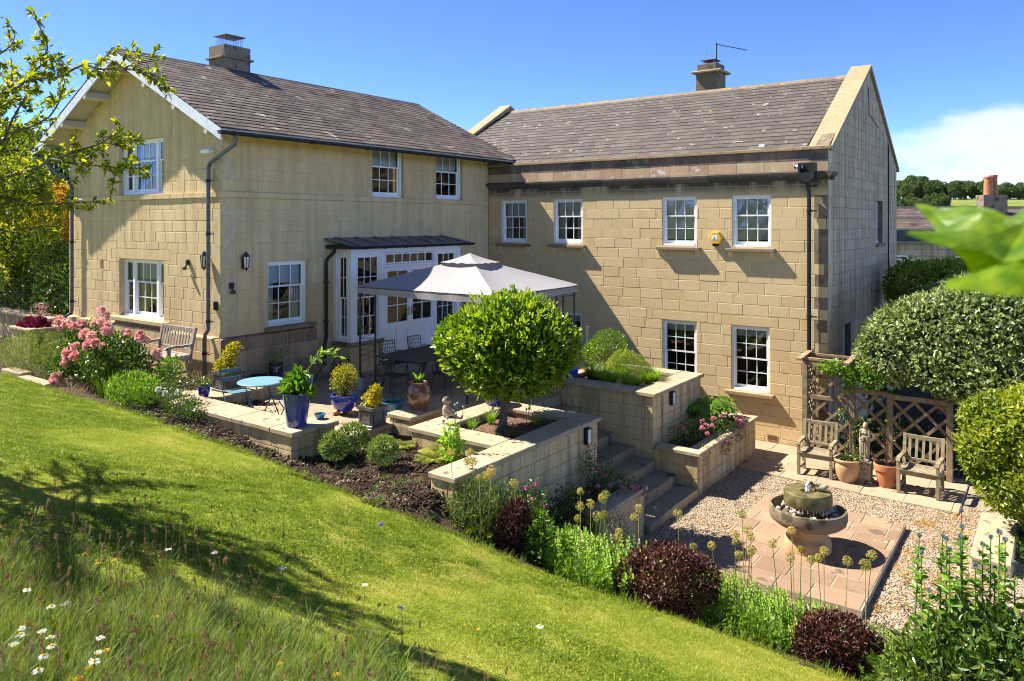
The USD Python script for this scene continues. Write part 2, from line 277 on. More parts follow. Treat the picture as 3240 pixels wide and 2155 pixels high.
M['trellis'] = simple('trellis_timber', None, 0.85, 0.25, noise=(8.0, [(0.25, (0.13, 0.09, 0.05)), (0.5, (0.27, 0.19, 0.11)), (0.75, (0.37, 0.28, 0.175))]), bump=(40.0, 0.002))
def glaze(name, ramp, rough=0.1): return simple(name, None, rough, 0.6, noise=(5.0, ramp), coat=0.8)
M['cobalt'] = glaze('cobalt_glaze', [(0.3, (0.008, 0.016, 0.16)), (0.55, (0.014, 0.028, 0.26)), (0.75, (0.03, 0.05, 0.34))])
M['navy'] = glaze('navy_glaze', [(0.3, (0.008, 0.013, 0.07)), (0.5, (0.015, 0.03, 0.15)), (0.7, (0.04, 0.05, 0.22)), (0.8, (0.10, 0.08, 0.14))])
M['dark_glaze'] = glaze('dark_mottled_glaze', [(0.3, (0.006, 0.008, 0.02)), (0.52, (0.012, 0.014, 0.04)), (0.62, (0.10, 0.055, 0.03)), (0.75, (0.02, 0.04, 0.08))])
M['teal_glaze'] = glaze('teal_glaze', [(0.3, (0.02, 0.12, 0.18)), (0.7, (0.05, 0.22, 0.30))])
M['brown_glaze'] = glaze('brown_glaze', [(0.3, (0.10, 0.035, 0.018)), (0.55, (0.20, 0.085, 0.045)), (0.75, (0.28, 0.14, 0.085))], 0.25)
M['terracotta'] = simple('terracotta', None, 0.8, 0.25, noise=(4.0, [(0.3, (0.33, 0.12, 0.05)), (0.6, (0.46, 0.19, 0.09)), (0.8, (0.50, 0.27, 0.15))]))
M['sand_pot'] = simple('sandy_terracotta', None, 0.75, 0.3, noise=(4.0, [(0.3, (0.36, 0.21, 0.10)), (0.6, (0.50, 0.32, 0.17)), (0.8, (0.56, 0.40, 0.25))]))
M['lead_box'] = simple('faux_lead', None, 0.45, 0.5, noise=(8.0, [(0.3, (0.045, 0.042, 0.04)), (0.7, (0.11, 0.105, 0.10))]))
M['bistro'] = simple('blue_grey_enamel', (0.16, 0.31, 0.38), 0.35, 0.5)
M['bistro_dark'] = simple('blue_grey_enamel_frame', (0.055, 0.12, 0.165), 0.4, 0.5)
M['canopy'] = mat('grey_canvas', {'p': ('principled_bsdf', {'base_color': (0.36, 0.335, 0.34), 'roughness': 0.85, 'specular_ior_level': 0.2}), 't': ('translucent_bsdf', {'color': (0.42, 0.40, 0.40)}), 'm': ('mix_closure', {'fac': 0.18})}, [('p.BSDF', 'm.closure1'), ('t.BSDF', 'm.closure2')], surface='m.closure')
M['soil'] = simple('dark_soil', None, 0.95, 0.15, noise=(26.0, [(0.25, (0.022, 0.014, 0.009)), (0.5, (0.065, 0.042, 0.027)), (0.68, (0.12, 0.08, 0.052)), (0.8, (0.30, 0.23, 0.16))]), bump=(30.0, 0.03))
M['soil_red'] = simple('reddish_soil', None, 0.95, 0.15, noise=(16.0, [(0.25, (0.06, 0.032, 0.022)), (0.5, (0.15, 0.085, 0.058)), (0.75, (0.28, 0.17, 0.12))]), bump=(30.0, 0.03))
M['millstone'] = simple('mossy_millstone', None, 0.55, 0.5, noise=(9.0, [(0.3, (0.04, 0.035, 0.012)), (0.5, (0.12, 0.10, 0.03)), (0.7, (0.22, 0.18, 0.075))]), bump=(24.0, 0.012))
M['bowl_stone'] = stone('fountain_stone', [(0.0, (0.10, 0.075, 0.045)), (0.5, (0.20, 0.155, 0.10)), (1.0, (0.33, 0.265, 0.18))], spots=[((0.07, 0.06, 0.03), 0.56, 4.0)], bump=0.012)
M['statue'] = stone('weathered_statue_stone', [(0.0, (0.16, 0.125, 0.085)), (0.5, (0.33, 0.27, 0.195)), (1.0, (0.46, 0.39, 0.29))], spots=[((0.10, 0.085, 0.055), 0.6, 7.0)], bump=0.006)
M['pebble'] = stone('pebble', [(0.0, (0.10, 0.085, 0.07)), (0.3, (0.30, 0.25, 0.20)), (0.6, (0.46, 0.40, 0.33)), (0.85, (0.36, 0.20, 0.09)), (1.0, (0.6, 0.56, 0.5))], bump=0.001, rough=0.7)
M['gravel_base'] = simple('gravel_base', None, 0.95, 0.2, noise=(55.0, [(0.3, (0.10, 0.075, 0.05)), (0.5, (0.34, 0.26, 0.18)), (0.7, (0.50, 0.42, 0.33))]), bump=(60.0, 0.03))
M['gravel'] = mat('gravel_stones', {'o': ('object_info', {}), 'a': ('attribute', {'attribute': 'tone'}), 'r': ('rgb_ramp', {'ramp': [(0.0, (0.10, 0.07, 0.045)), (0.2, (0.28, 0.19, 0.11)), (0.45, (0.42, 0.315, 0.205)), (0.65, (0.50, 0.42, 0.31)), (0.85, (0.34, 0.18, 0.08)), (1.0, (0.60, 0.54, 0.45))]}), 'p': ('principled_bsdf', {'roughness': 0.75, 'specular_ior_level': 0.3})}, [('a.fac', 'r.fac'), ('r.color', 'p.base_color')])
M['bark'] = simple('bark', None, 0.9, 0.2, noise=(14.0, [(0.3, (0.06, 0.045, 0.03)), (0.6, (0.15, 0.12, 0.085)), (0.8, (0.26, 0.22, 0.165))]), bump=(30.0, 0.01))
M['twig'] = simple('dark_twig', (0.07, 0.05, 0.035), 0.9, 0.2)
M['dry_stem'] = simple('dry_stem', (0.46, 0.34, 0.15), 0.8, 0.2)
M['green_stem'] = simple('green_stem', (0.14, 0.20, 0.05), 0.7, 0.3)
M['allium'] = leafmat('allium_seed', [(0.0, (0.24, 0.22, 0.05)), (0.5, (0.40, 0.36, 0.10)), (0.8, (0.50, 0.38, 0.13)), (1.0, (0.55, 0.34, 0.14))], 0.3, 0.7, 0.2)
# foliage
M['lf_bay'] = leafmat('bay_leaf', [(0.0, (0.02, 0.055, 0.004)), (0.35, (0.075, 0.15, 0.008)), (0.7, (0.20, 0.30, 0.018)), (1.0, (0.40, 0.45, 0.045))], 0.36, 0.32, 0.5)
M['lf_tree'] = leafmat('plum_leaf', [(0.0, (0.06, 0.11, 0.010)), (0.45, (0.19, 0.25, 0.02)), (0.75, (0.36, 0.37, 0.03)), (0.92, (0.48, 0.38, 0.045)), (1.0, (0.5, 0.20, 0.03))], 0.5, 0.4, 0.4, (1.7, 1.5, 0.35))
M['lf_dark'] = leafmat('dark_leaf', [(0.0, (0.012, 0.032, 0.006)), (0.5, (0.035, 0.075, 0.012)), (1.0, (0.11, 0.16, 0.025))], 0.3, 0.4, 0.45)
M['lf_orange'] = leafmat('orange_leaf', [(0.0, (0.25, 0.10, 0.02)), (0.6, (0.45, 0.24, 0.035)), (1.0, (0.5, 0.36, 0.06))], 0.45, 0.5, 0.3)
M['lf_silver'] = leafmat('silvery_leaf', [(0.0, (0.04, 0.07, 0.015)), (0.4, (0.15, 0.20, 0.06)), (0.75, (0.30, 0.34, 0.13)), (1.0, (0.44, 0.46, 0.23))], 0.2, 0.4, 0.45)
M['lf_yellow'] = leafmat('yellow_green_leaf', [(0.0, (0.06, 0.11, 0.010)), (0.5, (0.24, 0.29, 0.03)), (0.85, (0.46, 0.44, 0.06)), (1.0, (0.52, 0.36, 0.07))], 0.4, 0.4, 0.4)
M['lf_rose'] = leafmat('rose_leaf', [(0.0, (0.02, 0.05, 0.008)), (0.5, (0.06, 0.12, 0.018)), (1.0, (0.19, 0.23, 0.035))], 0.3, 0.3, 0.5)
M['lf_bright'] = leafmat('bright_leaf', [(0.0, (0.035, 0.10, 0.008)), (0.5, (0.14, 0.26, 0.02)), (1.0, (0.30, 0.43, 0.05))], 0.38, 0.4, 0.4)
M['lf_fore'] = mat('near_leaf', {'g': ('geometry', {}), 'n': ('noise_texture', {'scale': 34.0, 'detail': 4.0}), 'n2': ('noise_texture', {'scale': 90.0, 'detail': 2.0}), 'mx': ('math', {'math_type': 'multiply_add', 'value2': 0.22}), 'r': ('rgb_ramp', {'ramp': [(0.3, (0.035, 0.09, 0.004)), (0.55, (0.10, 0.19, 0.008)), (0.8, (0.22, 0.30, 0.015))]}), 'p': ('principled_bsdf', {'roughness': 0.38, 'specular_ior_level': 0.5}), 't': ('translucent_bsdf', {}), 'tm': ('mix_color', {'blend_type': 'multiply', 'fac': 1.0, 'b': (1.7, 1.8, 0.25), 'use_clamp': False}), 'm': ('mix_closure', {'fac': 0.5})},
    [('g.position', 'n.vector'), ('g.position', 'n2.vector'), ('n2.fac', 'mx.value1'), ('n.fac', 'mx.value3'), ('mx.value', 'r.fac'), ('r.color', 'p.base_color'), ('r.color', 'tm.a'), ('tm.result', 't.color'), ('p.BSDF', 'm.closure1'), ('t.BSDF', 'm.closure2')], surface='m.closure')
M['lf_sedum'] = leafmat('sedum_leaf', [(0.0, (0.09, 0.20, 0.025)), (0.5, (0.24, 0.40, 0.045)), (1.0, (0.42, 0.55, 0.11))], 0.4, 0.5, 0.35)
M['lf_purple'] = leafmat('purple_leaf', [(0.0, (0.022, 0.009, 0.008)), (0.5, (0.095, 0.032, 0.024)), (0.85, (0.19, 0.08, 0.045)), (1.0, (0.20, 0.15, 0.035))], 0.15, 0.42, 0.4, (1.3, 0.8, 0.5))
M['lf_heuchera'] = leafmat('crimson_leaf', [(0.0, (0.06, 0.006, 0.02)), (1.0, (0.30, 0.02, 0.08))], 0.2, 0.4, 0.4, (1.3, 0.6, 0.6))
M['lf_fine'] = leafmat('feathery_leaf', [(0.0, (0.05, 0.08, 0.02)), (0.5, (0.12, 0.17, 0.045)), (1.0, (0.28, 0.30, 0.11))], 0.35, 0.6, 0.2)
M['lf_fern'] = leafmat('yellow_fern', [(0.0, (0.10, 0.14, 0.015)), (0.5, (0.26, 0.28, 0.03)), (1.0, (0.42, 0.38, 0.07))], 0.35, 0.5, 0.3)
M['lf_box'] = leafmat('box_leaf', [(0.0, (0.05, 0.09, 0.02)), (0.5, (0.18, 0.25, 0.065)), (1.0, (0.36, 0.42, 0.16))], 0.3, 0.4, 0.4)
M['lf_gold'] = leafmat('golden_leaf', [(0.0, (0.20, 0.20, 0.02)), (0.5, (0.46, 0.38, 0.03)), (0.85, (0.58, 0.40, 0.05)), (1.0, (0.55, 0.20, 0.06))], 0.35, 0.4, 0.35)
M['lf_hill'] = leafmat('distant_tree_leaf', [(0.0, (0.045, 0.075, 0.03)), (0.5, (0.10, 0.145, 0.055)), (1.0, (0.18, 0.225, 0.09))], 0.2, 0.7, 0.1)
M['grass'] = leafmat('lawn_blade', [(0.0, (0.085, 0.15, 0.010)), (0.45, (0.22, 0.29, 0.02)), (0.75, (0.36, 0.38, 0.045)), (1.0, (0.50, 0.40, 0.12))], 0.35, 0.5, 0.25, (1.3, 1.35, 0.4))
M['tall_grass'] = leafmat('meadow_blade', [(0.0, (0.030, 0.075, 0.008)), (0.45, (0.12, 0.19, 0.018)), (0.75, (0.28, 0.32, 0.05)), (1.0, (0.55, 0.45, 0.19))], 0.35, 0.5, 0.25, (1.3, 1.35, 0.4))
M['seed'] = leafmat('grass_seed', [(0.0, (0.16, 0.085, 0.04)), (0.6, (0.34, 0.21, 0.10)), (1.0, (0.50, 0.38, 0.20))], 0.25, 0.7, 0.1, (1, 1, 1))
M['petal_pink'] = leafmat('pink_petal', [(0.0, (0.66, 0.28, 0.32)), (0.4, (0.78, 0.46, 0.46)), (0.75, (0.84, 0.60, 0.50)), (1.0, (0.66, 0.45, 0.24))], 0.3, 0.6, 0.2, (1.1, 0.9, 0.9))
M['petal_hot'] = leafmat('hot_pink_petal', [(0.0, (0.55, 0.10, 0.25)), (1.0, (0.75, 0.34, 0.48))], 0.3, 0.6, 0.2, (1.1, 0.9, 0.9))
M['petal_white'] = leafmat('white_petal', [(0.0, (0.7, 0.7, 0.66)), (1.0, (0.82, 0.82, 0.8))], 0.25, 0.6, 0.2, (1, 1, 1))
M['petal_yellow'] = leafmat('yellow_petal', [(0.0, (0.75, 0.40, 0.01)), (1.0, (0.85, 0.58, 0.02))], 0.25, 0.6, 0.2, (1, 1, 0.6))
M['petal_lilac'] = leafmat('lilac_petal', [(0.0, (0.42, 0.25, 0.55)), (1.0, (0.62, 0.45, 0.72))], 0.25, 0.6, 0.2, (1, 1, 1))
M['thistle'] = leafmat('globe_thistle', [(0.0, (0.16, 0.21, 0.20)), (1.0, (0.34, 0.40, 0.42))], 0.1, 0.7, 0.2, (1, 1, 1))
M['lawn_soil'] = mat('lawn_turf', {'g': ('geometry', {}), 'n': ('noise_texture', {'scale': 1.1, 'detail': 7.0, 'roughness': 0.65}), 'n2': ('noise_texture', {'scale': 34.0, 'detail': 4.0}), 'ad': ('math', {'math_type': 'multiply_add', 'value2': 0.5}),
    'r': ('rgb_ramp', {'ramp': [(0.5, (0.07, 0.11, 0.010)), (0.72, (0.17, 0.21, 0.02)), (0.86, (0.28, 0.27, 0.045)), (1.0, (0.36, 0.27, 0.09))]}), 'b': ('bump', {'strength': 0.9, 'distance': 0.03}), 'p': ('principled_bsdf', {'roughness': 0.9, 'specular_ior_level': 0.1})},
    [('g.position', 'n.vector'), ('g.position', 'n2.vector'), ('n2.fac', 'ad.value1'), ('n.fac', 'ad.value3'), ('ad.value', 'r.fac'), ('r.color', 'p.base_color'), ('n2.fac', 'b.height'), ('b.normal', 'p.normal')])
M['field'] = simple('meadow_field', None, 0.95, 0.1, noise=(0.02, [(0.3, (0.12, 0.17, 0.035)), (0.6, (0.22, 0.23, 0.06)), (0.8, (0.30, 0.27, 0.09))]))
M['land'] = simple('far_land', None, 0.95, 0.1, noise=(0.05, [(0.3, (0.05, 0.09, 0.02)), (0.7, (0.11, 0.14, 0.035))]))
M['water'] = mat('clear_water', {'f': ('fresnel', {'IOR': 1.33}), 't': ('transparent_bsdf', {'color': (0.93, 0.95, 0.93)}), 'g': ('glossy_bsdf', {'color': (1, 1, 1), 'roughness': 0.03}), 'm': ('mix_closure', {})}, [('f.fac', 'm.fac'), ('t.BSDF', 'm.closure1'), ('g.BSDF', 'm.closure2')], surface='m.closure')
M['foam'] = simple('water_foam', (0.82, 0.84, 0.85), 0.3, 0.5)
M['yellow_plastic'] = simple('yellow_alarm_plastic', None, 0.4, 0.5, noise=(14.0, [(0.3, (0.62, 0.33, 0.02)), (0.7, (0.72, 0.46, 0.035))]))
M['grey_plastic'] = simple('grey_plastic', (0.30, 0.30, 0.31), 0.5, 0.4)
M['brass'] = simple('aged_brass', (0.30, 0.20, 0.08), 0.4, 0.5, metal=0.7)
M['steel'] = simple('brushed_steel', (0.35, 0.35, 0.36), 0.35, 0.5, metal=0.8)
M['orange_tag'] = simple('orange_ornament', (0.60, 0.34, 0.10), 0.6, 0.3)
M['lamp_glass'] = simple('frosted_lamp_glass', (0.60, 0.58, 0.52), 0.3, 0.5)
M['cane'] = simple('bamboo_cane', (0.55, 0.42, 0.24), 0.6, 0.3)
M['green_can'] = simple('green_watering_can', (0.01, 0.10, 0.055), 0.4, 0.5)
M['rubber'] = simple('black_rubber', (0.015, 0.015, 0.017), 0.6, 0.4)
M['redbrick'] = simple('vent_terracotta', (0.36, 0.19, 0.10), 0.85, 0.2)
# ------------------------------------------------------------------ ground, far land
R0 = np.random.default_rng(7)
def grid_sheet(xs, ys, zf):
    X, Y = np.meshgrid(xs, ys, indexing='ij'); Z = zf(X, Y); n, m = X.shape
    v = np.stack([X, Y, Z], -1).reshape(-1, 3); i, j = np.meshgrid(np.arange(n - 1), np.arange(m - 1), indexing='ij')
    f = np.stack([i * m + j, (i + 1) * m + j, (i + 1) * m + j + 1, i * m + j + 1], -1).reshape(-1, 4)
    return v, f
def wobble(x, y): return 0
def bumps(x, y, amp, sc): return amp * (meshkit.fbm(np.stack([x * sc, y * sc, 0 * x], -1), 4, 3) - 0.5)
xs = np.linspace(-14, 22, 240)
tt = np.linspace(0, 1, 130) ** 1.4
def lawn_pts():
    X = np.repeat(xs[:, None], len(tt), 1); Y = edge_y(X) + 0.02 - tt[None, :] * (edge_y(X) + 24); Z = ground(X, Y) + bumps(X, Y, .05, 1.3)
    n, m = X.shape; v = np.stack([X, Y, Z], -1).reshape(-1, 3); i, j = np.meshgrid(np.arange(n - 1), np.arange(m - 1), indexing='ij')
    return v, np.stack([i * m + j, i * m + j + 1, (i + 1) * m + j + 1, (i + 1) * m + j], -1).reshape(-1, 4)
def top(name, m, material, label, cat, kind=None, smooth=False, tone=0.5, group=None):
    return part('/World', name, m, material, smooth, tone, label, cat, kind, group)
top('lawn', lawn_pts(), M['lawn_soil'], 'sloping mown green lawn in the foreground', 'lawn', 'structure', True)
def soil_z(x, y): return ground(x, y) - 0.015 + bumps(x, y, .10, 3.0)
def soil_pts():
    n, m = 170, 60; X = np.repeat(np.linspace(-14, 15.5, n)[:, None], m, 1); wid = np.interp(X[:, 0], [-14, 0, .5, 7.2, 7.6, 8.3, 9, 15.5], [4.5, 4.0, 3.4, 3.6, 3.6, 3.4, 2.3, 1.75])[:, None]
    Y = edge_y(X) - .06 + np.linspace(0, 1, m)[None, :] * wid; Z = soil_z(X, Y)
    v = np.stack([X, Y, Z], -1).reshape(-1, 3); i, j = np.meshgrid(np.arange(n - 1), np.arange(m - 1), indexing='ij')
    return v, np.stack([i * m + j, (i + 1) * m + j, (i + 1) * m + j + 1, i * m + j + 1], -1).reshape(-1, 4)
top('flower_bed_soil', soil_pts(), M['soil'], 'dark crumbly soil of the border between lawn and walls', 'soil', 'structure', True)
top('gravel_court', grid_sheet(np.linspace(7.2, 16, 60), np.linspace(-.5, 8.9, 60), lambda x, y: -1.955 + bumps(x, y, .03, 2.0)), M['gravel_base'], 'pale gravel of the sunken courtyard', 'gravel', 'structure', True)
# low ground everywhere else, out to the horizon; a hill rises across the valley
gv, gf = [], []
rr = np.concatenate([[0], np.geomspace(8, 9000, 34)]); aa = np.linspace(0, 2 * PI, 73)[:-1]
RRr, AA = np.meshgrid(rr, aa, indexing='ij')
GX = 5 + RRr * np.cos(AA); GY = 8 + RRr * np.sin(AA); GZ = np.where(RRr < 60, -2.25, -2.25 - np.minimum((RRr - 60) * .06, 45))
top('ground', (np.stack([GX, GY, GZ], -1).reshape(-1, 3), np.array([[i * 72 + j, (i + 1) * 72 + j, (i + 1) * 72 + (j + 1) % 72, i * 72 + (j + 1) % 72] for i in range(len(rr) - 1) for j in range(72)])), M['land'], 'low land falling away behind the houses', 'ground', 'structure', True)
# hill: direction given by azimuth in camera terms (across, along)
def at_cam(depth, right, z): return np.array([*(CAM[:2] + FW[:2] * depth + RT[:2] * right), z])
HD = 1150.0
def hill_h(r):   # ridge height above camera level at lateral position r (fraction of depth)
    return np.interp(r, [-2.5, -.8, -.2, .25, .5, .62, .8, 1.2, 2.5], [26, 36, 40, 43, 44, 44, 42, 36, 28])
def hill_pts():
    rs = np.linspace(-2.5, 2.5, 180); ds = np.linspace(0, 1, 26); V = []
    for r in rs:
        for s in ds:
            d = HD * (0.62 + s * 1.1); prof = math.sin(min(s / .5, 1) * PI / 2) ** 1.3 if s < .5 else math.cos((s - .5) / .5 * PI / 2)
            h = -46 + (46 + 3.2 + hill_h(r)) * prof
            V.append(at_cam(d, r * HD, h + 4 * (meshkit.noise(np.array([r * 22, s * 6, 0.])) - .5) * prof))
    m = len(ds); i, j = np.meshgrid(np.arange(len(rs) - 1), np.arange(m - 1), indexing='ij')
    return np.array(V), np.stack([i * m + j, (i + 1) * m + j, (i + 1) * m + j + 1, i * m + j + 1], -1).reshape(-1, 4)
top('hills', hill_pts(), M['field'], 'distant hillside meadow across the valley', 'hill', 'structure', True)

# ------------------------------------------------------------------ masonry
def score(c, n, area):
    d = CAM - c; L = np.linalg.norm(d); return area * max(0.0, float(np.dot(n, d)) / L) / L ** 2
def convex_block(P2, t, bev, jd=0.006):
    """P2: convex polygon (k,2), counter-clockwise; front face raised to t with a chamfer; returns v(u,w,d), f"""
    P2 = np.asarray(P2, float); k = len(P2); c = P2.mean(0)
    d = c - P2; inn = P2 + np.sign(d) * np.minimum(bev, np.abs(d) * .5)
    v = np.vstack([np.c_[P2, np.full(k, -0.02)], np.c_[P2, np.full(k, t - bev * .8)], np.c_[inn, np.full(k, t)]]); f = []
    for r in (0, 1):
        for i in range(k):
            j = (i + 1) % k; f += [[r * k + i, r * k + j, (r + 1) * k + j], [r * k + i, (r + 1) * k + j, (r + 1) * k + i]]
    f += [[2 * k, 2 * k + i, 2 * k + i + 1] for i in range(1, k - 1)]
    return v, np.array(f)
def blocks(outline, holes, z0, course, lens, rng, joint=0.009, shift=None, wob=0.002, bev=0.006, big=()):
    """tile the outline (shapely polygon in u,w) with coursed blocks; big: rectangles (u0,w0,u1,w1) that are one stone each (lintels, quoins)"""
    hs = [sbox(*h) for h in holes] + [sbox(*b) for b in big]
    u0, w0, u1, w1 = outline.bounds; out = []; row = 0
    def emit(g):
        g = g.buffer(-joint / 2, join_style=2)
        for q in (getattr(g, 'geoms', [g])):
            if q.is_empty or q.area < .0025: continue
            q = q.simplify(.0005); P2 = np.array(q.exterior.coords)[:-1]
            if Polygon(P2).exterior.is_ccw is False: P2 = P2[::-1]
            t = rng.uniform(-wob, wob)
            if len(P2) < 3: continue
            if q.convex_hull.area - q.area < 1e-4: v, f = convex_block(P2, t, bev)
            else:
                m = extrude_polygon(q, .02 + t, engine='earcut'); v = np.array(m.vertices) - [0, 0, .02]; f = np.array(m.faces)
            out.append((v, f, q.area, np.array([*q.centroid.coords[0], 0])))
    for b in big: emit(sbox(*b).intersection(outline))
    w = z0
    while w < w1:
        u = u0 - (rng.uniform(.05, lens[1]) if shift is None else shift * (row % 2) * lens[0] + 1e-6)
        while u < u1:
            L = rng.uniform(*lens); g = sbox(u, w, u + L, w + course); u += L
            if g.intersects(outline):
                g = g.intersection(outline)
                for h in hs:
                    if g.intersects(h): g = g.difference(h)
                for q in getattr(g, 'geoms', [g]):
                    if q.geom_type == 'Polygon': emit(q)
        w += course; row += 1
    return out
class Masonry:
    """gathers a thing's blocks, then writes the 300 that show largest as parts and the rest as one part"""
    def __init__(s): s.L = []
    def wall(s, parent, blks, F, material, tones, name='stone_block'):
        n = F[:3, 2]
        for v, f, a, c in blks:
            W = v @ F[:3, :3].T + F[:3, 3]; cc = F[:3, :3] @ c + F[:3, 3]
            s.L.append((score(cc, n, a), parent, W, f, material, tones(cc), name))
    def write(s, owner, cap=300, rest='stone_blocks'):
        s.L.sort(key=lambda e: -e[0])
        for sc, parent, v, f, m, t, name in s.L[:cap]: part(parent, name, (v, f), m, tone=t)
        by = {}
        for sc, parent, v, f, m, t, name in s.L[cap:]: by.setdefault(id(m), (m, MB()))[1].add(v, f, t)
        for m, b in by.values(): part(owner, rest, b, m, tone=b.tones(), kind='stuff')
def core(outline, holes, thick, F, back=-0.0065):
    g = outline
    for h in holes: g = g.difference(sbox(*h))
    b = MB()
    for q in getattr(g, 'geoms', [g]): b.poly(q, back - thick, back, F)
    return b
def plain_tone(rng, lo=.2, hi=.9): return lambda c: float(rng.uniform(lo, hi))

# ------------------------------------------------------------------ windows
def sash_window(parent, F, u0, w0, W, H, layout, depth=0.10, blind=0.0, curtain=False, name='window', rail=0.035, label=None, meet=None):
    """F: frame of the wall (u, w up, outward). Opening u0..u0+W, w0..w0+H. layout = list of lights (fraction width, cols, rows top, rows bottom); depth: recess of the frame's face."""
    fr = MB(); d0 = -depth; T = F
    def B(b, a0, a1, c0, c1, e0, e1, tone=.5):
        v = np.array([[x, y, z] for z in (e0, e1) for y in (c0, c1) for x in (a0, a1)], float)
        b.add(v @ T[:3, :3].T + T[:3, 3], MB.BF, tone)
    fw = 0.055
    B(fr, u0, u0 + fw, w0, w0 + H, d0 - .09, d0); B(fr, u0 + W - fw, u0 + W, w0, w0 + H, d0 - .09, d0)
    B(fr, u0 + fw, u0 + W - fw, w0 + H - fw, w0 + H, d0 - .09, d0); B(fr, u0 + fw, u0 + W - fw, w0, w0 + .05, d0 - .09, d0 + .03)
    tot = sum(l[0] for l in layout); mull = 0.09 if len(layout) > 1 else 0; inner = W - 2 * fw - mull * (len(layout) - 1); x = u0 + fw; spans = []
    for k, l in enumerate(layout):
        w = inner * l[0] / tot; spans.append((x, x + w, l)); x += w
        if k < len(layout) - 1: B(fr, x, x + mull, w0 + .05, w0 + H - fw, d0 - .09, d0); x += mull
    wp = part(parent, name, fr, M['white'], label=label)
    lo, hi = w0 + .05, w0 + H - fw
    for (a, b, (fr_, cols, rt, rb)) in spans:
        mid = lo + (hi - lo) * (rb / (rt + rb) if meet is None else meet)
        for sash, (s0, s1, rows, dd) in enumerate(((mid - .018, hi, rt, d0 - .025), (lo, mid + .018, rb, d0 - .06))):
            sb = MB(); st = .042; bt = .075 if sash == 1 else .04
            B(sb, a, a + st, s0, s1, dd - .03, dd); B(sb, b - st, b, s0, s1, dd - .03, dd)
            tp = .036
            B(sb, a + st, b - st, s1 - tp, s1, dd - .03, dd); B(sb, a + st, b - st, s0, s0 + (bt if sash == 1 else .036), dd - .03, dd)
            g0, g1 = s0 + (bt if sash == 1 else .036), s1 - tp; pw = (b - a - 2 * st) / cols; ph = (g1 - g0) / rows; br = .0095
            for c in range(1, cols): B(sb, a + st + c * pw - br, a + st + c * pw + br, g0, g1, dd - .026, dd - .003)
            for r in range(1, rows): B(sb, a + st, b - st, g0 + r * ph - br, g0 + r * ph + br, dd - .0265, dd - .0035)
            part(wp, 'sash', sb, M['white'])
            for c in range(cols):
                for r in range(rows):
                    pb = MB(); p0, p1, q0, q1 = a + st + c * pw + (br if c else 0), a + st + (c + 1) * pw - (br if c < cols - 1 else 0), g0 + r * ph + (br if r else 0), g0 + (r + 1) * ph - (br if r < rows - 1 else 0)
                    t1, t2 = R0.normal(0, .0022, 2)
                    v = np.array([[p0, q0, dd - .015 + t1], [p1, q0, dd - .015 - t1 + t2], [p1, q1, dd - .015 + t1 - t2], [p0, q1, dd - .015 - t1]])
                    pb.add(v @ T[:3, :3].T + T[:3, 3], [[0, 1, 2, 3]]); part(wp, 'pane', pb, M['glass'])
        if blind:
            bb = MB(); B(bb, a + .01, b - .01, hi - (hi - lo) * blind, hi, d0 - .13, d0 - .125); part(wp, 'blind', bb, M['blind'])
        if curtain:
            cb = MB()
            for sd in ((a, a + (b - a) * .26), (b - (b - a) * .26, b)):
                n = 9
                for k in range(n):
                    e0 = sd[0] + (sd[1] - sd[0]) * k / n; e1 = sd[0] + (sd[1] - sd[0]) * (k + 1) / n; o = .012 * (k % 2)
                    B(cb, e0, e1, lo, hi, d0 - .17 - o, d0 - .16 - o)
            part(wp, 'curtain', cb, M['curtain'])
    return wp

# ------------------------------------------------------------------ slates
def slates(z_e, z_r, y0, y1, gauge, width, rng, F, thick=.012, wob=.004, lo=.15, hi=.85, skip=None):
    """roof plane frame F: u along the eave, v up the slope, n outward. returns list like blocks()"""
    L = z_r; out = []; r = 0; v = 0.0; sag = lambda x, y: .035 * (meshkit.noise(np.array([x * .45, y * .5, width * 9])) - .5)
    while v < L - .02:
        v1 = min(v + gauge, L); u = y0 - (width * .5 if r % 2 else 0) - 1e-6
        while u < y1:
            a, b = max(u, y0), min(u + width, y1); u += width
            if b - a < .03: continue
            if skip and skip((a + b) / 2, (v + v1) / 2): continue
            g = .0022; dz = rng.uniform(0, wob); e = rng.uniform(-.004, .004); w = rng.uniform(-.002, .002)
            x0, x1 = a + g, b - g; lowv = v + e
            slip = -rng.uniform(.01, .03) if rng.uniform() < .04 else 0; lowv += slip; tl_ = rng.normal(0, .0025); vv = np.array([[x0, lowv - tl_, thick + dz + w], [x1, lowv + tl_, thick + dz - w], [x1, v1 + .01, .001], [x0, v1 + .01, .001], [x0, lowv - tl_, -.004], [x1, lowv + tl_, -.004]]); sg_ = sag((a + b) / 2, v); vv[:4, 2] += .017 + sg_
            ff = np.array([[0, 1, 2], [0, 2, 3], [4, 5, 1], [4, 1, 0], [4, 0, 3], [5, 2, 1]])
            out.append((vv, ff, (b - a) * gauge, np.array([(a + b) / 2, (v + v1) / 2, 0])))
        v = v1; r += 1
    return out
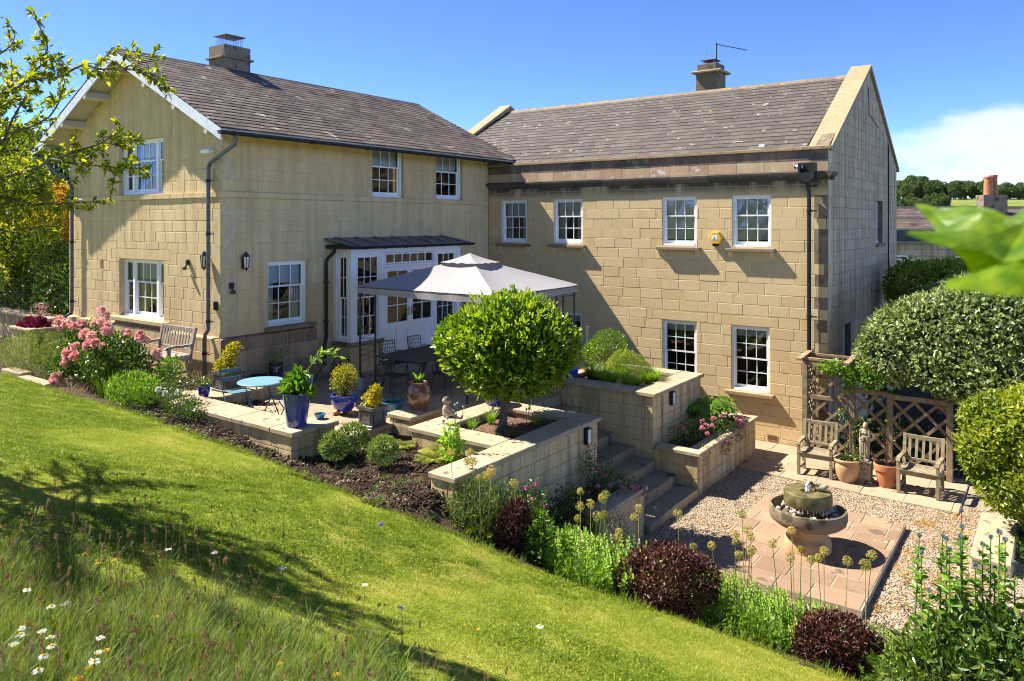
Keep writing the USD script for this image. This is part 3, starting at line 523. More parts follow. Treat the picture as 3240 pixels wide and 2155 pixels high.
# ------------------------------------------------------------------ near house (left)
rA = np.random.default_rng(11)
XL, YB_, TZ = -6.725, 8.885, -0.28
HA = thing('stone_house', 'honey stone house at left with gabled slate roof, bay window and garden doors', 'house')
FG = frame((0, 0, 0), (1, 0, 0), (0, 0, 1), (0, -1, 0))      # gable wall
FL = frame((0, 0, 0), (0, 1, 0), (0, 0, 1), (1, 0, 0))       # long wall
RXE, RZE, RXR, RZR = 0.80, 5.06, -3.3625, 7.13
sl = math.hypot(RXE - RXR, RZR - RZE); ca, sa = (RXE - RXR) / sl, (RZR - RZE) / sl
def roof_z(x): return RZE + (RXE - x) * (RZR - RZE) / (RXE - RXR)
gz = roof_z(0) - .12
g_out = Polygon([(XL, -.5), (0, -.5), (0, gz), (RXR, RZR - .12), (XL, gz)])
l_out = Polygon([(0, -.5), (YB_, -.5), (YB_, 5.25), (0, 5.25)])
GH = [(-4.2, 3.885, -2.255, 5.15), (-4.18, 1.04, -2.24, 2.385)]
LH = [(1.10, .97, 2.17, 2.38), (4.16, 3.885, 5.275, 5.15), (6.55, 3.885, 7.68, 5.15), (2.95, -.4, 6.80, 2.6)]
mas = Masonry()
gw = part(HA, 'gable_wall', core(g_out, GH, .3, FG), M['mortar'], tone=.5)
lw = part(HA, 'long_wall', core(l_out, LH, .3, FL), M['mortar'], tone=.5)
inter = MB(); inter.box((XL + .31, .32, 2.62), (-.32, YB_ + 4, 2.72)); inter.box((XL + .31, .32, -.3), (-.32, YB_ + 4, -.2)); inter.box((-4.2, 3.0, -.2), (-4.1, 9, 5.3)); inter.box((XL + .31, 3.4, 2.72), (-.32, 3.5, 5.3))
part(HA, 'interior_floor', inter, M['interior'])
back = MB(); back.box((XL - .0, .3, -.5), (XL + .3, YB_ + 4, 5.3)); back.box((XL, YB_ + 4, -.5), (0, YB_ + 4.3, 5.3)); part(HA, 'rear_wall', back, M['stone_a'])
CO = 0.2415
gb = [(-4.55, 2.388, -1.95, 2.388 + CO * .98), (-4.55, 5.153, -1.95, 5.38)]
mas.wall(gw, blocks(Polygon([(XL, .86), (0, .86), (0, 3.755), (XL, 3.755)]), GH, .86, CO, (.34, .56), rA, big=gb[:1]), FG, M['stone_a'], plain_tone(rA, .35, .85))
mas.wall(gw, blocks(Polygon([(XL, 3.875), (0, 3.875), (0, gz - .02), (RXR, RZR - .14), (XL, gz - .02)]), GH, 3.875, .249, (.34, .56), rA, big=gb[1:]), FG, M['stone_a'], plain_tone(rA, .35, .85))
mas.wall(lw, blocks(sbox(0, -.28, YB_, 3.755), LH + [(0, -.3, 2.36, .862), (2.95, -.3, 6.80, 2.88)], .86 - 5 * CO, CO, (.38, .60), rA), FL, M['stone_a'], plain_tone(rA, .35, .85))
mas.wall(lw, blocks(sbox(0, 3.875, YB_, 5.24), LH, 3.875, .249, (.38, .60), rA), FL, M['stone_a'], plain_tone(rA, .35, .85))
# string course, one stone after another
def band(owner, F, u0, u1, z0, z1, proj, material, rng, lens=(.45, .75), name='string_course_stone', lo=.3, hi=.85):
    u = u0
    while u < u1 - .02:
        L = min(rng.uniform(*lens), u1 - u)
        if u1 - u - L < .15: L = u1 - u
        v, f = convex_block([(u + .002, z0), (u + L - .002, z0), (u + L - .002, z1), (u + .002, z1)], proj + rng.uniform(-.002, .002), .006)
        v[:, 2] = np.maximum(v[:, 2], -.004)
        part(owner, name, (v @ F[:3, :3].T + F[:3, 3], f), material, tone=rng.uniform(lo, hi)); u += L
band(gw, FG, XL, .032, 3.757, 3.874, .032, M['stone_a'], rA)
band(lw, FL, 0.0, 8.42, 3.757, 3.874, .032, M['stone_a'], rA)
part(lw, 'string_course_stone', bevel_box((-.004, 8.335, 3.876), (.031, 8.42, 4.29), .005), M['stone_a'], tone=.6)
part(lw, 'string_course_stone', bevel_box((-.004, 8.422, 4.205), (.031, 8.88, 4.29), .005), M['stone_a'], tone=.5)
# plinth
PG = frame((0, -.1, 0), (1, 0, 0), (0, 0, 1), (0, -1, 0)); PL = frame((.09, 0, 0), (0, 1, 0), (0, 0, 1), (1, 0, 0))
pc = MB(); pc.box((XL, -.094, -.5), (.084, -.002, .80)); pc.box((.002, -.002, -.5), (.084, 2.35, .80)); part(HA, 'plinth_core', pc, M['mortar'])
mas.wall(HA, blocks(sbox(XL, -.4, .09, .80), [], .80 - 5 * .255, .255, (.42, .62), rA), PG, M['stone_a'], plain_tone(rA, .2, .7), 'plinth_stone')
mas.wall(HA, blocks(sbox(-.1, -.4, 2.35, .80), [], .80 - 5 * .255, .255, (.42, .62), rA), PL, M['stone_plinth'], lambda c: float(rA.uniform(.05, .5) if c[2] > .5 else rA.uniform(.55, .95)), 'plinth_stone')
def wedge(F, u0, u1, z0, z1, p, owner, material, tone, name='plinth_cap'):
    v = np.array([[u0, z0, p], [u1, z0, p], [u1, z1, 0], [u0, z1, 0], [u0, z0, 0], [u1, z0, 0], [u0, z0 + .045, p], [u1, z0 + .045, p]], float)
    f = [[0, 1, 7], [0, 7, 6], [6, 7, 2], [6, 2, 3], [0, 6, 3], [0, 3, 4], [1, 5, 2], [1, 2, 7]]
    part(owner, name, (v @ F[:3, :3].T + F[:3, 3], f), material, tone=tone)
u = XL
while u < .0: wedge(FG, u + .002, min(u + .6, .095) - .002, .802, .872, .102, HA, M['stone_a'], rA.uniform(.1, .5)); u += .6
u = -.1
while u < 2.3: wedge(FL, u + .002, min(u + .6, 2.352) - .002, .802, .872, .094, HA, M['stone_plinth'], rA.uniform(.0, .3)); u += .6
# sills
for F, a, b, z, mt in ((FG, -4.45, -2.0, 1.035, M['stone_a']), (FL, 1.0, 2.32, .968, M['stone_plinth'])):
    v = bevel_box((a, z - .095, -.1), (b, z, .135), .012); part(HA, 'window_sill', (v.vertices @ F[:3, :3].T + F[:3, 3], v.faces), mt, tone=.15)
mas.write(HA)
# windows
W3 = [(1, 3, 1, 2)]
sash_window(HA, FL, 1.10, .97, 1.07, 1.41, W3, .10, blind=.33, meet=.62, curtain=True)
sash_window(HA, FL, 4.16, 3.885, 1.115, 1.265, W3, .10, blind=.36, meet=.62)
sash_window(HA, FL, 6.55, 3.885, 1.13, 1.265, W3, .10, blind=.36, meet=.62)
TRI = [(.42, 1, 1, 2), (1.15, 3, 1, 2), (.42, 1, 1, 2)]
sash_window(HA, FG, -4.2, 3.885, 1.945, 1.265, TRI, .115, blind=.30, meet=.62)
sash_window(HA, FG, -4.18, 1.04, 1.94, 1.345, TRI, .115, blind=.33, meet=.62, curtain=True)
# roof
FRr = frame((RXE, 0, RZE), (0, 1, 0), (-ca, 0, sa), (sa, 0, ca)); Y0, Y1 = -.58, 9.45
deck = MB()
for F, u0, u1 in ((FRr, Y0 + .03, Y1 - .03), (frame((2 * RXR - RXE, 0, RZE), (0, -1, 0), (ca, 0, sa), (-sa, 0, ca)), -Y1 + .03, -Y0 - .03)):
    v = np.array([[x, y, z] for z in (-.075, -.005) for y in (.01, sl - .01) for x in (u0, u1)], float); deck.add(v @ F[:3, :3].T + F[:3, 3], MB.BF)
rf = part(HA, 'roof', deck, M['soffit'])
ms = Masonry(); ms.wall(rf, slates(0, sl, Y0, Y1, .202, .315, rA, FRr), FRr, M['slate_a'], plain_tone(rA, .05, .95), 'slate')
FRl = frame((2 * RXR - RXE, 0, RZE), (0, -1, 0), (ca, 0, sa), (-sa, 0, ca)); ms.wall(rf, slates(0, sl, -Y1, -Y0, .202, .315, rA, FRl), FRl, M['slate_a'], plain_tone(rA, .05, .95), 'slate')
ms.write(HA, rest='slates')
y = Y0
while y < Y1 - .1:   # ridge tiles
    e = min(y + .45, Y1); b = MB()
    b.poly([(-.15, -.085), (0, -.006), (.15, -.085), (.155, -.06), (0.03, .042), (-.03, .042), (-.155, -.06)], y + .004, e - .004, frame((RXR, 0, RZR), (1, 0, 0), (0, 0, 1), (0, -1, 0)) @ np.diag([1, 1, -1, 1]))
    part(rf, 'ridge_tile', b, M['ridge_a']); y = e
# bargeboards with soffit and purlin ends
for sgn in (1, -1):
    xe = RXR + sgn * (RXE - RXR)
    def at(s, dz=0): return np.array([xe - sgn * ca * s, 0, RZE + sa * s + dz])
    for y0, y1, nm, mt, d0, d1 in ((Y0 + .005, Y0 + .035, 'bargeboard', M['barge'], -.235, -.008), (Y1 - .035, Y1 - .005, 'bargeboard', M['barge'], -.2, -.008)):
        b = MB(); p = [at(0, d0), at(sl, d0), at(sl, d1), at(0, d1)]
        v = np.array([q + [0, yy, 0] for yy in (y0, y1) for q in p]); b.add(v, [[0, 1, 2, 3], [7, 6, 5, 4], [0, 4, 5, 1], [1, 5, 6, 2], [2, 6, 7, 3], [3, 7, 4, 0]]); part(HA, nm, b, mt)
    for s in (.12, .40, .68, .93):
        c = at(s * sl, -.2); b = MB(); b.obb(c + [0, -.27, -.04], [[sgn * -ca, 0, sa], [0, 1, 0], [-sa * sgn * -1, 0, ca]], (.055, .30, .085)); part(HA, 'purlin_end', b, M['soffit'])
# gutters and downpipes
gt = MB(); gx, gzz = RXE + .05, RZE - .055
th = np.linspace(PI, 2 * PI, 9); prof = [(.074 * math.cos(a), .074 * math.sin(a)) for a in th] + [(.067 * math.cos(a), .067 * math.sin(a)) for a in th[::-1]]
gtF = frame((gx, 0, gzz), (1, 0, 0), (0, 0, 1), (0, -1, 0)) @ np.diag([1, 1, -1, 1])
gt.poly(prof, Y0 - .04, Y1 + .05, gtF)
for e in (Y0 - .045, Y1 + .045): gt.poly(prof[:9], e - .004, e + .004, gtF)
gut = part(HA, 'gutter', gt, M['black_plastic'])
pr2 = [(.084 * math.cos(a), .084 * math.sin(a)) for a in th] + [(.072 * math.cos(a), .072 * math.sin(a)) for a in th[::-1]]
for yy in (-.3, .15, 1.6, 3.2, 4.9, 6.3, 7.6, 8.8): b = MB(); b.poly(pr2, yy - .05, yy + .05, gtF); part(gut, 'gutter_union', b, M['black_plastic'])
fb = MB(); fb.box((RXE - .03, Y0 + .04, RZE - .12), (RXE - .008, Y1 - .04, RZE - .012)); part(HA, 'fascia', fb, M['soffit'])
b = MB(); b.tube([(gx, -.28, gzz - .05), (gx, -.28, gzz - .15), (gx - .06, -.26, gzz - .24), (-.26, -.12, 4.46), (-.33, -.115, 4.36), (-.335, -.115, 4.2), (-.335, -.115, 1.12), (-.335, -.12, 1.02), (-.335, -.19, .93), (-.335, -.2, .82), (-.335, -.2, .08)], .042, 10)
dp = part(HA, 'downpipe', b, M['pipe_grey'], 40)
for zz in (4.1, 3.0, 1.2, .55): b = MB(); b.tube([(-.335, -.115 - .085 * (zz < .9), zz - .03), (-.335, -.115 - .085 * (zz < .9), zz + .03)], .05, 10); b.box((-.30, -.13 - .085 * (zz < .9), zz - .012), (-.16, -.10 - .085 * (zz < .9), zz + .012)); part(dp, 'pipe_bracket', b, M['black_plastic'])
b = MB(); b.tube([(-7.48, -.3, gzz - .05), (-7.48, -.3, gzz - .18), (-6.42, -.13, 4.24), (-6.32, -.115, 4.12), (-6.315, -.115, 4.0), (-6.315, -.115, 1.05), (-6.33, -.12, .95), (-6.5, -.2, .86), (-6.52, -.2, .05)], .042, 10)
dp = part(HA, 'downpipe', b, M['pipe_grey'], 40)
for zz in (3.85, 2.75, 1.25): b = MB(); b.tube([(-6.315, -.115, zz - .03), (-6.315, -.115, zz + .03)], .05, 10); b.box((-6.28, -.13, zz - .012), (-6.14, -.10, zz + .012)); part(dp, 'pipe_bracket', b, M['black_plastic'])
# chimney
chA = MB(); cx0, cx1, cy0, cy1 = -4.05, -3.38, 2.25, 3.02
chA.box((cx0, cy0, 6.6), (cx1, cy1, 7.46)); chA.box((cx0 - .0, cy0, 7.50), (cx1, cy1, 7.80))
ch = part(HA, 'chimney', chA, M['bowl_stone'], tone=.45)
part(ch, 'chimney_band', bevel_box((cx0 - .07, cy0 - .07, 7.455), (cx1 + .07, cy1 + .07, 7.505), .01), M['bowl_stone'], tone=.5)
b = MB(); px, py = (cx0 + cx1) / 2, (cy0 + cy1) / 2
for k in range(9):
    for (a0, b0, a1, b1) in ((-.2, -.24, .2, -.24), (-.2, .24, .2, .24), (-.2, -.24, -.2, .24), (.2, -.24, .2, .24)):
        t = k / 8; q = np.array([px + a0 + (a1 - a0) * t, py + b0 + (b1 - b0) * t, 7.8]); b.bar(q, q + [0, 0, .27], .006)
part(ch, 'chimney_cage', b, M['steel']); part(ch, 'chimney_cap', bevel_box((px - .27, py - .3, 8.07), (px + .27, py + .3, 8.09), .004), M['bowl_stone'], tone=.7)
# ---- bay with garden doors
BX, BY0, BY1 = .622, 2.90, 6.83
bp = MB(); bp.box((.003, BY0 + .02, -.4), (BX - .03, 3.90, .36)); bp.box((.003, 5.84, -.4), (BX - .03, BY1 - .02, .36)); bpl = part(HA, 'bay_plinth', bp, M['mortar'])
bm = Masonry(); FB = frame((BX - .02, 0, 0), (0, 1, 0), (0, 0, 1), (1, 0, 0)); FBs = frame((0, BY0 + .01, 0), (1, 0, 0), (0, 0, 1), (0, -1, 0))
for a, c in ((BY0 + .01, 3.90), (5.84, BY1)): bm.wall(bpl, blocks(sbox(a, -.32, c, .355), [], -.32, .225, (.42, .62), rA), FB, M['stone_a'], plain_tone(rA, .3, .8))
bm.wall(bpl, blocks(sbox(0, -.32, BX - .02, .355), [], -.32, .225, (.42, .62), rA), FBs, M['stone_a'], plain_tone(rA, .3, .8)); bm.write(HA)
part(HA, 'bay_sill', bevel_box((.003, BY0 - .06, .36), (BX + .06, 3.93, .452), .02), M['step'], tone=.5); part(HA, 'bay_sill', bevel_box((.003, 5.81, .36), (BX + .06, BY1 + .06, .452), .02), M['step'], tone=.5)
FBF = frame((BX, 0, 0), (0, 1, 0), (0, 0, 1), (1, 0, 0)); FBS = frame((0, BY0, 0), (1, 0, 0), (0, 0, 1), (0, -1, 0))
bf = MB()
for a, c in ((BY0, 3.05), (3.86, 3.975), (5.76, 5.87), (6.70, BY1)): bf.box((BX - .09, a, .452), (BX, c, 2.50))
bf.box((BX - .09, BY0, 2.50), (BX + .003, BY1, 2.67)); bf.box((.003, BY0, .452), (.10, BY0 + .09, 2.50)); bf.box((.003, BY0 - .003, 2.50), (BX - .09, BY0 + .09, 2.67)); bf.box((BX - .12, BY0 + .003, .452), (BX - .09, BY0 + .09, 2.5))
bf.box((BX - .09, 3.975, 2.15), (BX + .002, 5.76, 2.215)); bf.box((.003, BY1 - .09, .452), (BX - .09, BY1, 2.67)); bf.box((.003, BY0, 2.67), (BX, BY1, 2.69))
bf.box((BX - .09, 3.9, .0), (BX - .004, 3.975, .452)); bf.box((BX - .09, 5.76, .0), (BX - .004, 5.85, .452))
part(HA, 'bay_frame', bf, M['white'])
sash_window(HA, FBF, 3.05, .452, .81, 2.048, [(1, 3, 2, 2)], .02, meet=.5)
sash_window(HA, FBF, 5.87, .452, .83, 2.048, [(1, 3, 2, 2)], .02, meet=.5)
sash_window(HA, FBS, .10, .452, .40, 2.048, [(1, 2, 2, 2)], .02, meet=.5)
tl = MB(); tl.box((BX - .06, 3.99, 2.225), (BX - .01, 4.03, 2.49)); tl.box((BX - .06, 5.71, 2.225), (BX - .01, 5.75, 2.49)); tl.box((BX - .06, 4.03, 2.225), (BX - .01, 5.71, 2.26)); tl.box((BX - .06, 4.03, 2.455), (BX - .01, 5.71, 2.49))
for k in range(1, 6): yy = 4.03 + 1.68 * k / 6; tl.box((BX - .055, yy - .013, 2.26), (BX - .012, yy + .013, 2.455))
tp = part(HA, 'transom_window', tl, M['white'])
for k in range(6): b = MB(); a0 = 4.043 + 1.68 * k / 6; b.add([[BX - .035, a0, 2.26], [BX - .035, a0 + .254, 2.26], [BX - .035, a0 + .254, 2.455], [BX - .035, a0, 2.455]], [[0, 1, 2, 3]]); part(tp, 'pane', b, M['glass'])
for k, (d0, d1) in enumerate(((3.98, 4.866), (4.87, 5.755))):
    b = MB(); xa, xb = BX - .055, BX - .008; st = .095
    b.box((xa, d0, .05), (xb, d0 + st, 2.145)); b.box((xa, d1 - st, .05), (xb, d1, 2.145)); b.box((xa, d0 + st, 2.04), (xb, d1 - st, 2.145)); b.box((xa, d0 + st, .05), (xb, d1 - st, .22)); b.box((xa, d0 + st, .62), (xb, d1 - st, .78))
    m = (d0 + d1) / 2; b.box((xa, m - .04, .22), (xb, m + .04, .62)); b.box((xa + .01, d0 + st, .22), (xb - .022, m - .04, .62)); b.box((xa + .01, m + .04, .22), (xb - .022, d1 - st, .62))
    b.box((xa + .004, m - .012, .78), (xb - .006, m + .012, 2.04)); gh = (2.04 - .78) / 3
    for r in (1, 2): b.box((xa + .005, d0 + st, .78 + gh * r - .012), (xb - .007, d1 - st, .78 + gh * r + .012))
    dr = part(HA, 'garden_door', b, M['white'])
    for c0, c1 in ((d0 + st, m - .012), (m + .012, d1 - st)):
        for r in range(3):
            t = R0.normal(0, .001, 2); q = MB(); q.add([[BX - .032 + t[0], c0, .78 + gh * r], [BX - .032, c1, .78 + gh * r], [BX - .032 - t[0], c1, .78 + gh * (r + 1)], [BX - .032 + t[1], c0, .78 + gh * (r + 1)]], [[0, 1, 2, 3]]); part(dr, 'pane', q, M['glass'])
    b = MB(); yy = d1 - .05 if k == 0 else d0 + .05; b.box((xb, yy - .018, .92), (xb + .008, yy + .018, 1.14)); b.bar((xb + .04, yy, 1.05), (xb + .04, yy + (.11 if k else -.11), 1.05), .018); b.bar((xb, yy, 1.05), (xb + .045, yy, 1.05), .018); part(dr, 'handle', b, M['brass'])
# lead roof
b = MB(); z0, z1 = 2.715, 2.875
pA = [(.0, 2.62, z1), (BX + .20, 2.76, z0), (BX + .20, 7.02, z0), (.0, 6.9, z1)]
v = np.array(pA + [(p[0], p[1], p[2] - .03) for p in pA]); b.add(v, [[0, 1, 2, 3], [7, 6, 5, 4], [0, 4, 5, 1], [1, 5, 6, 2], [2, 6, 7, 3]])
lr = part(HA, 'bay_roof', b, M['lead_roof'])
for k in range(7): yy = 2.95 + k * .62; b = MB(); b.tube([(0.02, yy, z1 + .006), (BX + .205, yy, z0 + .006), (BX + .205, yy, z0 - .025)], .022, 6); part(lr, 'lead_roll', b, M['lead_roof'])
b = MB(); b.poly(prof, 2.70, 7.10, frame((BX + .235, 0, z0 - .02), (1, 0, 0), (0, 0, 1), (0, -1, 0)) @ np.diag([1, 1, -1, 1])); b.tube([(.05, 2.68, z0 - .045), (BX + .2, 2.68, z0 - .045)], .05, 8); bg = part(HA, 'bay_gutter', b, M['black_plastic'])
for k in range(6): yy = 3.1 + k * .68; b = MB(); b.poly(pr2, yy - .03, yy + .03, frame((BX + .235, 0, z0 - .02), (1, 0, 0), (0, 0, 1), (0, -1, 0)) @ np.diag([1, 1, -1, 1])); part(bg, 'gutter_bracket', b, M['black_plastic'])
b = MB(); b.tube([(.30, 2.68, z0 - .06), (.30, 2.68, 2.56), (.12, 2.64, 2.40), (.08, 2.63, 2.30), (.08, 2.63, .72), (.09, 2.63, .62), (.16, 2.52, .44), (.17, 2.5, .34), (.17, 2.5, -.05)], .042, 10)
dp = part(HA, 'downpipe', b, M['black_plastic'], 40)
for zz in (1.85, .95): b = MB(); b.tube([(.08, 2.63, zz - .03), (.08, 2.63, zz + .03)], .05, 10); b.box((.0, 2.60, zz - .012), (.08, 2.72, zz + .012)); part(dp, 'pipe_bracket', b, M['black_plastic'])
b = MB()
for k in range(7): b.box((-5.10, -.012, 2.16 + k * .028), (-4.97, .002, 2.178 + k * .028))
part(HA, 'air_vent', b, M['redbrick'])

# ------------------------------------------------------------------ far house (right)
rB = np.random.default_rng(23)
HB = thing('stone_house', 'honey stone house wing at right with parapet, stained gable and grey slate roof', 'house')
BXL, BXR, BYF, BZ0 = -2.9, 9.66, 8.885, -1.97
FBF2 = frame((0, BYF, 0), (1, 0, 0), (0, 0, 1), (0, -1, 0)); FBG = frame((BXR, 0, 0), (0, 1, 0), (0, 0, 1), (1, 0, 0))
UW = [(.50, 2.655, 1.405, 3.89), (2.33, 2.655, 3.265, 3.89), (5.625, 2.655, 6.552, 3.89), (7.452, 2.655, 8.382, 3.89), (2.33, -.79, 3.255, .752), (5.625, -.79, 6.552, .752), (7.432, -.79, 8.352, .752)]
fo = sbox(0.0, -2.4, BXR, 4.9)
fwl = part(HB, 'front_wall', core(fo, UW, .3, FBF2), M['mortar'])
mb = Masonry(); CB = .2575
lint = [(5.35, .758, 6.83, .995), (7.18, .758, 8.56, .995), (2.05, .758, 3.53, .995)]
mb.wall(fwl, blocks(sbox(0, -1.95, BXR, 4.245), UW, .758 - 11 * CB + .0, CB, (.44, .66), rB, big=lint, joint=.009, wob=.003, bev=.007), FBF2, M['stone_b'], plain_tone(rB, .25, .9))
GW = [(14.45, 2.64, 15.37, 3.86), (10.2, -.79, 11.15, .76), (14.40, -.79, 15.26, .765)]
go = Polygon([(BYF, -2.4), (17.75, -2.4), (17.75, 4.95), (BYF + .1 + (13.4 - BYF) + .0, 7.35), (BYF, 4.95)])
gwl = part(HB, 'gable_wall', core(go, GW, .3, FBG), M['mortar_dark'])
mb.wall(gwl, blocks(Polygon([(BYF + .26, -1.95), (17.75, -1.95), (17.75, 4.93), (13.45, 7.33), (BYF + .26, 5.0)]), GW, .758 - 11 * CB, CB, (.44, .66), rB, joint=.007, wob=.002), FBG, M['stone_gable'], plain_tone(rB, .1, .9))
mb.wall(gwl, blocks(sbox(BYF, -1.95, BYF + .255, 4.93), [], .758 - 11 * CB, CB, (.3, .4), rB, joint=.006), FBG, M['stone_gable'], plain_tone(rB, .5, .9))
mb.write(HB)
# parapet courses, cornice, slab
band(fwl, FBF2, .0, BXR, 4.415, 4.655, .004, M['stone_parapet'], rB, (.45, .7), 'parapet_stone', .1, .9)
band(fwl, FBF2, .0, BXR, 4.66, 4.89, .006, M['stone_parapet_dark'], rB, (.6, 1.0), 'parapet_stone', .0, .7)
u = .0
while u < BXR + .1:
    e = min(u + .98, BXR + .13); prof2 = [(0, 4.21), (.045, 4.215), (.05, 4.26), (.085, 4.29), (.125, 4.335), (.13, 4.385), (.02, 4.413), (0, 4.413)]
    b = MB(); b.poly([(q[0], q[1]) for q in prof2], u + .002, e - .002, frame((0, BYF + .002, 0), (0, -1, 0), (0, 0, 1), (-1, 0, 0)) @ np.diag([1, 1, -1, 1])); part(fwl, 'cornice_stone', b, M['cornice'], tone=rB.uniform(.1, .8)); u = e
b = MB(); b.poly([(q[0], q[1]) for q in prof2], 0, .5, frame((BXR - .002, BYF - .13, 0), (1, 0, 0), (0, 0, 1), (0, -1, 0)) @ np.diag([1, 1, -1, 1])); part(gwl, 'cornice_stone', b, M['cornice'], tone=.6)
u = .0
while u < BXR:
    e = min(u + 1.2, BXR + .05); part(fwl, 'parapet_slab', bevel_box((u + .002, BYF - .055, 4.893), (e - .002, BYF + .25, 4.965), .008), M['coping_lichen'], tone=rB.uniform(.1, .6)); u = e
# windows and sills
for (a, z0, c, z1) in UW[:4]:
    sash_window(HB, FBF2, a, z0, c - a, z1 - z0, W3, .035, blind=(.36 if a < 4 else .9), meet=.62, curtain=a < 4)
    m = bevel_box((a - .12, BYF - .145, z0 - .115), (c + .12, BYF + .05, z0 - .035), .01); part(HB, 'window_sill', m, M['step'], tone=.35)
    for bxx in (a - .03, c + .03):
        b = MB(); b.poly([(0, 0), (.085, 0), (.02, -.12), (0, -.14)], bxx - .055, bxx + .055, frame((0, BYF + .0, z0 - .118), (0, -1, 0), (0, 0, 1), (-1, 0, 0)) @ np.diag([1, 1, -1, 1])); part(HB, 'sill_bracket', b, M['stone_b'], tone=.5)
for (a, z0, c, z1) in UW[4:]:
    sash_window(HB, FBF2, a, z0, c - a, z1 - z0, [(1, 3, 2, 2)], .05, blind=.14, meet=.5)
    part(HB, 'window_sill', bevel_box((a - .12, BYF - .145, z0 - .1), (c + .12, BYF + .05, z0 - .015), .01), M['coping_lichen'], tone=.4)
for i, (a, z0, c, z1) in enumerate(GW):
    sash_window(HB, FBG, a, z0, c - a, z1 - z0, W3, .14, meet=.5); part(HB, 'window_sill', bevel_box((BXR - .05, a - .08, z0 - .1), (BXR + .07, c + .08, z0 - .01), .01), M['step'], tone=.2)
b = MB(); b.box((8.30, BYF - .010, -1.87), (8.53, BYF - .0045, -1.75))
vt = part(HB, 'air_brick', b, M['redbrick'])
b = MB()
for r in range(3):
    for k in range(9): b.box((8.315 + k * .0235, BYF - .0118, -1.855 + r * .034), (8.331 + k * .0235, BYF - .0105, -1.835 + r * .034))
part(vt, 'air_hole', b, M['rubber'])
inter = MB(); inter.box((.32, BYF + .32, 1.2), (BXR - .32, 17, 1.3)); inter.box((.32, BYF + .32, -1.3), (BXR - .32, 17, -1.2)); inter.box((.31, BYF + 4, -1.2), (BXR - .31, BYF + 4.1, 4.9)); inter.box((4.2, BYF + .32, -1.2), (4.3, 17, 4.9)); part(HB, 'interior_floor', inter, M['interior'])
b = MB(); b.box((BXL, 17.75, -2.4), (BXR - .32, 18.05, 4.95)); b.box((BXL, BYF + .35, 2.0), (BXL + .3, 17.7, 4.95)); b.box((BXL + .3, YB_ + .31, 2), (-.0, YB_ + .34, 4.93)); part(HB, 'rear_wall', b, M['stone_b'])
b = MB(); b.box((BXR - .9, 17.76, -2.4), (BXR - .002, 19.0, 1.93)); rt = part(HB, 'return_wall', b, M['stone_gable']); part(rt, 'coping_stone', bevel_box((BXR - .95, 17.72, 1.93), (BXR + .05, 19.06, 2.02), .01), M['garden_coping'], tone=.4)
# roof
BYE, BZE, BYR, BZR = 8.98, 4.955, 13.4, 7.27
slB = math.hypot(BYR - BYE, BZR - BZE); cb, sb_ = (BYR - BYE) / slB, (BZR - BZE) / slB
FR2 = frame((0, BYE, BZE), (1, 0, 0), (0, cb, sb_), (0, -sb_, cb)); FR3 = frame((0, 2 * BYR - BYE, BZE), (-1, 0, 0), (0, -cb, sb_), (0, sb_, cb))
dk = MB()
for F, s in ((FR2, 1), (FR3, -1)):
    u0, u1 = sorted((s * (BXL + .3), s * (BXR - .3))); v = np.array([[x, y, z] for z in (-.1, -.006) for y in (0, slB) for x in (u0, u1)], float); dk.add(v @ F[:3, :3].T + F[:3, 3], MB.BF)
rf2 = part(HB, 'roof', dk, M['slate_b'])
ms = Masonry(); ms.wall(rf2, slates(0, slB, BXL + .3, BXR - .50, .258, .37, rB, FR2, .012, .005), FR2, M['slate_b'], plain_tone(rB, .15, .85), 'slate'); ms.write(HB, rest='slates')
x = BXL + .45
while x < BXR - .5:
    e = min(x + .75, BXR - .5); b = MB(); b.poly([(-.16, -.08), (-.05, .0), (.05, .0), (.16, -.08), (.16, -.045), (.06, .055), (-.06, .055), (-.16, -.045)], x + .003, e - .003, frame((0, BYR, BZR), (0, 1, 0), (0, 0, 1), (1, 0, 0)))
    part(rf2, 'ridge_stone', b, M['ridge_b'], tone=rB.uniform(.2, .8)); x = e
# raking copings
def rake(x0, x1, mats):
    apex = np.array([BYR + .05, 7.56]); foot = np.array([BYF + .1, 4.965]); n = 5
    for i in range(n):
        for back_ in (0, 1):
            p0, p1 = foot + (apex - foot) * i / n, foot + (apex - foot) * (i + 1) / n
            if back_: p0, p1 = np.array([2 * apex[0] - p1[0], p1[1]]), np.array([2 * apex[0] - p0[0], p0[1]])
            th_ = np.array([0, -.11]); g = (p1 - p0) * .003
            q = [p0 + g, p1 - g, p1 - g + th_, p0 + g + th_]
            v = np.array([[xx, *p] for xx in (x0, x1) for p in q]); b = MB(); b.add(v, [[3, 2, 1, 0], [4, 5, 6, 7], [0, 1, 5, 4], [1, 2, 6, 5], [2, 3, 7, 6], [3, 0, 4, 7]]); part(HB, 'raking_coping', b, mats, tone=rB.uniform(.3, .8))
    # upstand below the coping
    v = np.array([[xx, *p] for xx in (x0 + .05, x1 - .075) for p in ((BYF + .02, 4.9), (apex[0], 7.45), (2 * apex[0] - BYF, 4.9))]); b = MB(); b.add(v, [[0, 1, 2], [3, 5, 4], [0, 3, 4], [0, 4, 1], [1, 4, 5], [1, 5, 2]]); part(HB, 'gable_upstand', b, M['stone_gable'], tone=.6)
rake(BXR - .47, BXR + .055, M['coping_lichen']); rake(BXL - .05, BXL + .42, M['coping_lichen'])
part(HB, 'kneeler_stone', bevel_box((BXR - .6, BYF - .07, 4.892), (BXR + .07, BYF + .28, 4.975), .012), M['coping_lichen'], tone=.3)
